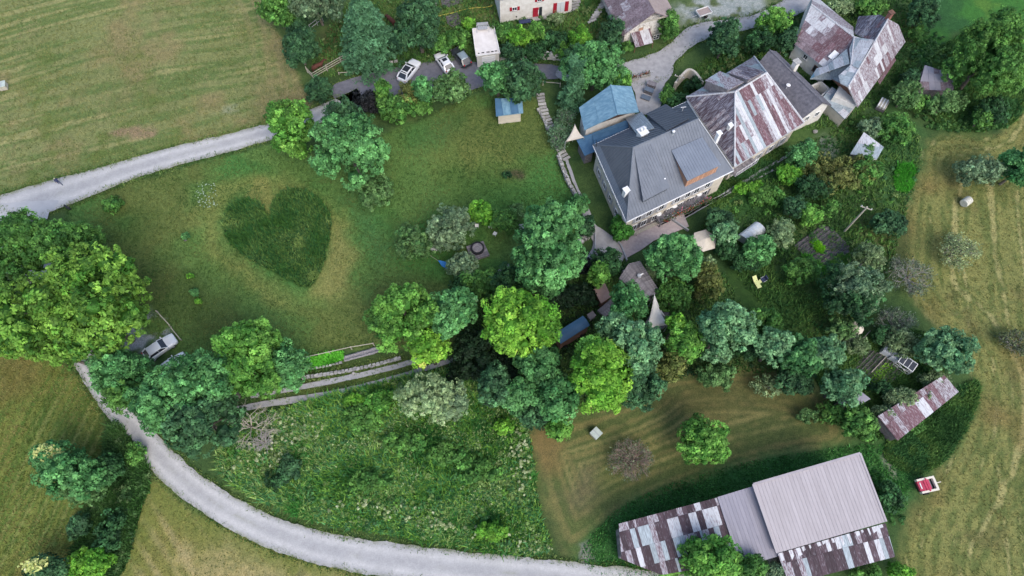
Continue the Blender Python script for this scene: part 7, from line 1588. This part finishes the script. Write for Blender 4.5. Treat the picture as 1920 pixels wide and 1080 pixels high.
for s in (-1, 1): MB().box((0, s*0.34, 0.58), (0.55, 0.07, 0.06)).build('armrest', m_grey, t_, local=True)
for sx in (-1, 1):
    for s in (-1, 1): MB().box((sx*0.25, s*0.27, 0.17), (0.05, 0.05, 0.35)).build('leg', m_grey, t_, local=True)
# arched white tunnel
z_ = 1.5; a, b, c, d = P(1384, 438, z_), P(1404, 451, z_), P(1438, 431, z_), P(1416, 413, z_)
t_ = thing('polytunnel', 'short arched tunnel of milky white sheeting above the small lawn', 'polytunnel', (a.x, a.y, 0)); n = 10
for s in range(5):
    f0_, f1_ = s/5+0.004, (s+1)/5-0.004; vs_ = []
    for k in range(n+1):
        th = math.pi*k/n; w_ = 0.5-0.5*math.cos(th); zz = 0.05+1.6*math.sin(th)**0.5
        for f in (f0_, f1_): q = a.lerp(d, f).lerp(b.lerp(c, f), w_); vs_.append((q.x, q.y, zz))
    o = MB().add(vs_, [(2*k, 2*k+1, 2*k+3, 2*k+2) for k in range(n)]+([tuple(range(0, 2*n+2, 2))] if s == 0 else [])+([tuple(range(1, 2*n+2, 2))] if s == 4 else [])).build('cover_panel', m_poly, t_, smooth=False)
for s in range(6):
    pts = []
    for k in range(n+1):
        th = math.pi*k/n; w_ = 0.5-0.5*math.cos(th); q = a.lerp(d, s/5).lerp(b.lerp(c, s/5), w_); pts.append((q.x, q.y, 0.06+1.62*math.sin(th)**0.5))
    MB().tube(pts, 0.03, 5).build('hoop', m_frame, t_)
# hay bale, boxes and covers
p = P(1812, 378, 0.6); t_ = thing('hay_bale', 'pale wrapped round hay bale in the right hay field', 'hay bale', (p.x, p.y, 0), 0.6); MB().tube([(-0.6, 0, 0.6), (-0.56, 0, 0.6), (0.56, 0, 0.6), (0.6, 0, 0.6)], [0.56, 0.6, 0.6, 0.56], 18).build('bale', M('pale_bale_wrap', (0.48, 0.47, 0.4), (0.6, 0.59, 0.52), 4, bump=0.2), t_, local=True)
for x_ in (-0.3, 0, 0.3): MB().tube([(x_-0.02, 0, 0.6), (x_+0.02, 0, 0.6)], 0.61, 18).build('net_band', m_palewood, t_, local=True)
def crate(px, py, s, h, rz, label, body, lid, name='covered_box', cat='box'):
    p = P(px, py, h); t = thing(name, label, cat, (p.x, p.y, 0), rz); MB().box((0, 0, h/2), (s*0.92, s*0.92, h)).build('body', body, t, local=True); MB().box((0, 0, h+0.04), (s, s, 0.07)).build('lid', lid, t, local=True)
    MB().box((0, 0, h+0.09), (s*0.06, s*0.98, 0.03)).build('strap', m_grey, t, local=True)
crate(1118, 812, 1.15, 0.8, 0.75, 'pale green square covered box at the edge of the mown arcs', m_palewood, m_paleg); crate(2, 158, 1.2, 0.8, 0.3, 'pale green covered box cut by the left edge in the hay meadow', m_palewood, m_paleg)
t_ = thing('beehive_stack', 'row of pale slatted hive boxes beside the rusty farmhouse', 'beehives', P(1657, 196)[:])
a, b = P(1645, 201, 0.9), P(1670, 187, 0.9)
ax = ang_of((1648, 205), (1660, 184), 0.9)
p = P(1657, 194, 0.8); MB().box((p.x, p.y, 0.3), (2.0, 1.3, 0.5), ax).build('crate', m_greywood, t_)
for k in range(6): q = Vector((math.cos(ax), math.sin(ax), 0))*0; w_ = Vector((-math.sin(ax), math.cos(ax), 0)); q = Vector((p.x, p.y, 0.75))+w_*(-0.55+k*0.22); MB().box(q, (1.9, 0.18, 0.28+0.05*(k % 2)), ax).build('slat', m_frame if k % 2 else m_palewood, t_)
# cart by the lower path
p = P(1471, 318, 0.5); t_ = thing('wheelbarrow_cart', 'small pinkish wooden cart by the lower path', 'cart', (p.x, p.y, 0.0), 0.4); MB().box((0, 0, 0.55), (1.1, 0.75, 0.08)).build('bed', m_pk, t_, local=True)
for s in (-1, 1): MB().box((0, s*0.36, 0.68), (1.1, 0.05, 0.22)).build('side_board', m_pk, t_, local=True); MB().tube([(0, s*0.4, 0.28), (0, s*0.46, 0.28)], 0.28, 12).build('wheel', m_tyre, t_, local=True); MB().beam((0.5, s*0.3, 0.5), (1.1, s*0.3, 0.6), 0.05, 0.05).build('handle', m_palewood, t_, local=True)
# flower troughs, benches and boxes on the forecourt
for k, (px, py) in enumerate(((1189, 146), (1210, 140))):
    p = P(px, py, 0.4); t_ = thing('flower_trough', ['left pale stone flower trough beside the yellow green crown', 'right pale stone flower trough on the village road'][k], 'flower trough', (p.x, p.y, 0.04), 0.25, 'flower troughs on the village road')
    MB().box((0, 0, 0.25), (1.5, 0.55, 0.5)).build('trough', m_stone, t_, local=True); rng = np.random.default_rng(k+5); q = rng.normal(0, 1, (150, 3))*np.array([0.45, 0.18, 0.15])+np.array([0, 0, 0.6]); quad_mesh('foliage', leaf_quads(q, unit(150, rng), 0.13, 1.3, rng), np.tile(C(70, 84, 50), (150, 1)), m_leaf, t_, local=True)
    q = q[:50]+np.array([0, 0, 0.1]); quad_mesh('blossom', leaf_quads(q, unit(50, rng), 0.12, 1.2, rng), np.tile(C(170, 70, 66), (50, 1)), m_leaf, t_, local=True)
m_bin = M('blue_grey_plastic', (0.1, 0.13, 0.17), (0.13, 0.165, 0.21), 3, rough=0.6)
for k, (px, py, c_, lb) in enumerate(((1222, 158, m_greywood, 'dark grey storage chest on the forecourt'), (1217, 169, m_bin, 'blue grey storage chest in front of the dark one'), (1212, 180, m_bin, 'low blue grey lid lying beside the storage chests'))):
    p = P(px, py, 0.6); t_ = thing('storage_chest', lb, 'chest', (p.x, p.y, 0.05), -0.45); hh = (0.7, 0.65, 0.2)[k]; MB().box((0, 0, hh/2), (1.35, 0.75, hh)).build('body', m_greywood, t_, local=True); MB().box((0, 0, hh+0.04), (1.42, 0.82, 0.08)).build('lid', c_, t_, local=True)
    for s in (-1, 1): MB().box((s*0.5, -0.43, hh*0.7), (0.12, 0.04, 0.1)).build('latch', m_grey, t_, local=True)
# rocks
def rock(px, py, r, label, mat_=m_stone, h=0.6):
    p = P(px, py); bm = bmesh.new(); bmesh.ops.create_icosphere(bm, subdivisions=2, radius=r); rr = random.Random(int(px))
    for v in bm.verts: v.co = Vector((v.co.x*(1+rr.uniform(-.15, .15)), v.co.y*(0.8+rr.uniform(-.15, .15)), v.co.z*h*(1+rr.uniform(-.2, .2))))
    me = bpy.data.meshes.new('rock'); bm.to_mesh(me); bm.free(); o = link_mesh('rock', me, mat_); o.location = (p.x, p.y, r*h*0.3); tag(o, label, 'rock'); return o
rock(681, 921, 0.35, 'white stone in the middle of the weedy bank'); rock(1089, 453, 0.5, 'pale boulder beside the round bush on the gravel path'); rock(663, 700, 0.25, 'pale stone on the edging above the wheel track'); rock(1528, 247, 0.4, 'pale slab like stone below the slate roofed house'); rock(348, 450, 0.25, 'little dark stone left of the heart', m_soil); rock(1232, 145, 0.3, 'pale stone on the village road near the troughs')
# dark log with a branch on the grass by the lane
p = P(127, 389, 0.2); t_ = thing('log', 'short dark log lying on the grass beside the lane', 'log', (p.x, p.y, 0.05)); MB().tube([(-0.5, 0.3, 0.25), (0.05, -0.1, 0.18), (0.45, -0.25, 0.15)], [0.13, 0.16, 0.14], 8).build('stem', m_black, t_, local=True); MB().tube([(0, 0, 0.2), (0.3, 0.3, 0.3)], [0.08, 0.05], 6).build('branch', m_bark, t_, local=True)
# white post under the huge tree and small objects
p = P(188, 630, 0.6); t_ = thing('road_sign_post', 'small pale post under the huge yellow green tree', 'post', (p.x, p.y, 0.0)); MB().cyl((0, 0, 0), 0.06, 1.1, 8).build('pole', m_palewood, t_, local=True); MB().box((0, 0, 1.12), (0.45, 0.06, 0.25)).build('board', m_frame, t_, local=True)
p = P(821, 20, 0.4); t_ = thing('water_barrel', 'dark blue open barrel at the vegetable beds near the top edge', 'barrel', (p.x-0.5, p.y, 0.0)); MB().cyl((0, 0, 0), 0.34, 0.85, 14).build('barrel', m_navy, t_, local=True); MB().cyl((0, 0, 0.86), 0.29, 0.02, 14).build('water', m_grey, t_, local=True); MB().tube([(0.34*math.cos(a*0.5236), 0.34*math.sin(a*0.5236), 0.87) for a in range(13)], 0.03, 5).build('rim', m_black, t_, local=True)
hs = [P(x, y, 0.1) for x, y in smooth_line([(821, 30), (835, 27), (850, 24), (868, 18), (885, 15), (902, 14), (915, 13), (924, 10), (925, 5), (920, 7), (922, 13)], 2)]
o = MB().tube(hs, 0.05, 5).build('garden_hose', m_hose); tag(o, 'yellow hose trailing between the two top vegetable beds', 'hose')
fp = thing('bed_edge_pole', 'long pale pole standing along the left edge of the top vegetable beds', 'pole', P(819, 40)[:]); MB().tube([P(817, 0, 0.4), P(820, 45, 0.4)], 0.06).build('pole', m_palewood, fp); [MB().cyl(P(817+k*1.5, 2+k*20), 0.05, 0.45, 6).build('support', m_palewood, fp) for k in range(3)]
o = thing('garden_bench', 'white garden bench half hidden beside the giant ash', 'bench', P(980, 422)[:]);
for k in range(3): q = P(981+k, 421+k*3, 0.5); MB().box(q, (1.3, 0.22, 0.05), 0.3).build('plank', m_grey, o)
for dx in (-0.5, 0.5): q = P(982, 424, 0.25); MB().box((q.x+dx, q.y, 0.23), (0.08, 0.5, 0.45), 0.3).build('leg', m_grey, o)
o = thing('garden_bench', 'pale grey curved bench in the shade under the platform', 'bench', P(944, 508)[:])
for k in range(4): q = P(934+k*6, 512-k*4, 0.5); MB().box(q, (0.6, 0.7, 0.07), 0.45).build('slab', m_stone, o)
for k in (0, 3): q = P(934+k*6, 512-k*4, 0.2); MB().box((q.x, q.y, 0.22), (0.3, 0.4, 0.44), 0.45).build('leg', m_stone, o)
for k, (px, py, lb) in enumerate(((894, 423, 'small white garden chair half covered by the bright yellow green tree'), (920, 424, 'second small white garden chair near the bright yellow green tree'), (928, 438, 'small white stool in the shade near the bright yellow green tree'))):
    p = P(px, py, 0.4); t_ = thing('garden_chair', lb, 'chair', (p.x, p.y, 0.02), k*1.3, 'white garden chairs under the fruit trees'); MB().box((0, 0, 0.42), (0.5, 0.5, 0.06)).build('seat', m_frame, t_, local=True)
    if k < 2: MB().box((-0.24, 0, 0.7), (0.05, 0.5, 0.5)).build('backrest', m_frame, t_, local=True)
    for sx in (-1, 1):
        for s in (-1, 1): MB().box((sx*0.2, s*0.2, 0.2), (0.04, 0.04, 0.4)).build('leg', m_frame, t_, local=True)

# ---------------------------------------------------------------- vegetable plots
def plot(name, px, label_rows, rows_dir, sp, crop=None, crop_cols=None, n=900, soil=m_soil, furrow=True):
    o, p = sheet(name, px, soil, 0.05, 0.06, 0); poly = [Vector((*Pn([q])[0], 0.06)) for q in px]
    if furrow:
        F = frame_of(poly, rows_dir); Fi = F.inverted(); p2 = [(q.x, q.y) for q in (Fi @ v for v in poly)]; x = min(q[0] for q in p2)+sp/2; mb = MB()
        ymin, ymax = min(q[1] for q in p2), max(q[1] for q in p2); y = ymin+sp/2
        while y < ymax:
            c = clip_poly(p2, -99, 99, y-sp*0.3, y+sp*0.3)
            if len(c) >= 3:
                x0, x1 = min(q[0] for q in c)+0.1, max(q[0] for q in c)-0.1; k = max(2, int((x1-x0)/0.25)); rr = random.Random(int(y*100)); vs_ = []; fs = []
                for i in range(k+1):
                    xx = x0+(x1-x0)*i/k; j = rr.uniform(-.04, .04); vs_ += [(xx, y-sp*0.3+j, 0), (xx, y+j, 0.13+rr.uniform(-.05, .05)), (xx, y+sp*0.3+j, 0)]
                    if i: b = 3*i; fs += [(b-3, b, b+1, b-2), (b-2, b+1, b+2, b-1)]
                mb.add(vs_, fs)
            y += sp
        r = mb.build('soil_ridge', soil, o, M=F); r['kind'] = 'stuff'
    return o
plot('vegetable_soil', [(1488, 461), (1542, 422), (1562, 430), (1592, 462), (1588, 478), (1535, 500), (1510, 480)], '', (0, 1), 0.55)
plot('vegetable_soil', [(1598, 690), (1632, 655), (1668, 672), (1690, 700), (1650, 735), (1620, 720)], '', (0, 1), 0.5)
plot('vegetable_soil', [(829, 12), (826, -10), (862, -14), (868, 5), (838, 14)], '', (0, 4), 0.6); plot('vegetable_soil', [(836, 32), (858, 24), (866, 42), (848, 52), (838, 44)], '', (0, 1), 0.55)
plot('vegetable_soil', [(644, 668), (700, 652), (714, 654), (702, 664), (646, 678)], '', (0, 1), 0.5, soil=M('ashy_soil', (0.15, 0.14, 0.15), (0.3, 0.29, 0.3), 6, bump=0.6))
tufts('lettuce_bed', scatter_in([(1520, 452), (1530, 450), (1542, 466), (1538, 474), (1526, 466)], 700, sm=0), 0.3, 0.2, [(96, 148, 30), (120, 166, 40)], 5, 'bright green salad patch in the middle of the upper vegetable plot', 'vegetables')
tufts('vegetable_leaves', scatter_in([(576, 676), (640, 660), (644, 672), (585, 690)], 1600, sm=0), 0.35, 0.2, [(70, 132, 40), (88, 150, 48)], 5, 'bright green vegetable bed along the lower edge of the lawn', 'vegetables')
tufts('potato_leaves', scatter_in([(1678, 318), (1692, 308), (1714, 312), (1712, 345), (1698, 362), (1678, 352)], 3600, sm=1), 0.25, 0.16, [(52, 112, 30), (66, 130, 38)], 4, 'vivid green leafy patch on the edge of the right hay field', 'vegetables')
tufts('bean_rows', scatter_in([(1512, 480), (1548, 505), (1545, 512), (1505, 488)], 900, sm=0), 0.5, 0.2, [(60, 108, 36), (76, 124, 44)], 5, 'low green row along the lower edge of the upper vegetable plot', 'vegetables')
tufts('potato_rows', scatter_in([(1548, 497), (1572, 478), (1594, 484), (1584, 500), (1560, 512)], 1300, sm=0), 0.35, 0.2, [(58, 96, 40), (80, 110, 50)], 5, 'leafy green rows at the right corner of the upper vegetable plot', 'vegetables')
i0 = 0
for r in range(3):
    for k in range(9):
        px, py = 1636+r*8+k*3.6*1.1-r*3, 716+r*4-k*4.2
        p = P(px-8, py, 0.1); rng = np.random.default_rng(int(px*7)); q = np.array([p.x, p.y, 0.14])+rng.normal(0, 1, (26, 3))*np.array([0.1, 0.1, 0.04])
        o = quad_mesh('lettuce', leaf_quads(q, norm(unit(26, rng)+np.array([0, 0, 1.0])), 0.14, 1.2, rng), np.tile(C(120, 160, 50), (26, 1)), m_leaf); tag(o, ['upper', 'middle', 'lower'][r]+' row lettuce, yellow green, '+['first', 'second', 'third', 'fourth', 'fifth', 'sixth', 'seventh', 'eighth', 'ninth'][k]+' from the lower left end of its row', 'lettuce', 'lettuces planted in rows')
# cold frames and greenhouse
def clear_crate(px, py, label):
    p = P(px, py, 0.8); t = thing('water_tank', label, 'water tank', (p.x, p.y, 0.05), -0.6); MB().box((0, 0, 0.55), (1.05, 1.0, 0.95)).build('tank', m_lampw, t, local=True)
    for k in range(4): MB().box((-0.4+k*0.27, 0, 1.06), (0.04, 1.06, 0.04)).build('bar', m_grey, t, local=True)
    for k in range(2): MB().box((0, -0.3+k*0.6, 1.065), (1.1, 0.04, 0.04)).build('bar', m_grey, t, local=True)
    MB().box((0, 0, 0.04), (1.15, 1.1, 0.08)).build('pallet', m_palewood, t, local=True); MB().cyl((0, 0, 1.03), 0.12, 0.06, 10).build('cap', m_black, t, local=True)
clear_crate(1664, 657, 'white caged water tank left of the greenhouse frame'); clear_crate(1679, 668, 'white caged water tank next to the greenhouse frame')
g_ = [P(1684, 678, 1.4), P(1711, 697, 1.4), P(1721, 683, 2.0), P(1694, 664, 2.0)]; t_ = thing('small_greenhouse', 'small greenhouse with white frame and sloping glass lid', 'greenhouse', (g_[0].x, g_[0].y, 0)); mb = MB()
for i in range(4): mb.beam(g_[i], g_[(i+1) % 4], 0.09, 0.09)
mb.beam(g_[0].lerp(g_[1], 0.33), g_[3].lerp(g_[2], 0.33), 0.07, 0.07).beam(g_[0].lerp(g_[1], 0.66), g_[3].lerp(g_[2], 0.66), 0.07, 0.07)
for q in g_: mb.tube([(q.x, q.y, 0), q], 0.045, 6)
for a, b in ((0, 1), (1, 2), (2, 3), (3, 0)): mb.beam(Vector((g_[a].x, g_[a].y, 0.7)), Vector((g_[b].x, g_[b].y, 0.7)), 0.05, 0.05); mb.beam(Vector((g_[a].x, g_[a].y, 0.1)), Vector((g_[b].x, g_[b].y, 0.1)), 0.06, 0.06)
for a, b in ((0, 1),): mb.beam(Vector((g_[a].x, g_[a].y, 0.1)), Vector((g_[b].x, g_[b].y, 1.3)), 0.04, 0.04).beam(Vector((g_[b].x, g_[b].y, 0.1)), Vector((g_[a].x, g_[a].y, 1.3)), 0.04, 0.04)
mb.build('frame', m_frame, t_)
for k in range(3):
    a, b, c, d = g_[0].lerp(g_[1], (k+0.05)/3), g_[0].lerp(g_[1], (k+0.95)/3), g_[3].lerp(g_[2], (k+0.95)/3), g_[3].lerp(g_[2], (k+0.05)/3); MB().slab([a, b, c, d], 0.02).build('pane', m_glass, t_)
for a, b, lb in (((1634, 698), (1662, 668), 'long pale pole lying across the lower vegetable plot'), ((1615, 638), (1632, 620), 'pale pole leaning by the small white parasol')):
    o = MB().tube([P(*a, 0.3), P(*b, 0.9)], 0.05, 6).build('garden_pole', m_palewood); tag(o, lb, 'pole')
T_(1215, 520, 14, 30, 1.6, 'willow', 'whitish flowering shrub along the right side of the plank roofed hut', 'shrub')
T_(1330, 492, 12, 14, 2.6, 'willow', 'white blossoming twigs above the yellowish arching bush', 'shrub')

m_ivy = None
tot = sum(len(o.data.polygons) for o in bpy.data.objects if o.type == 'MESH'); print('objects', len(bpy.data.objects), 'faces', tot)
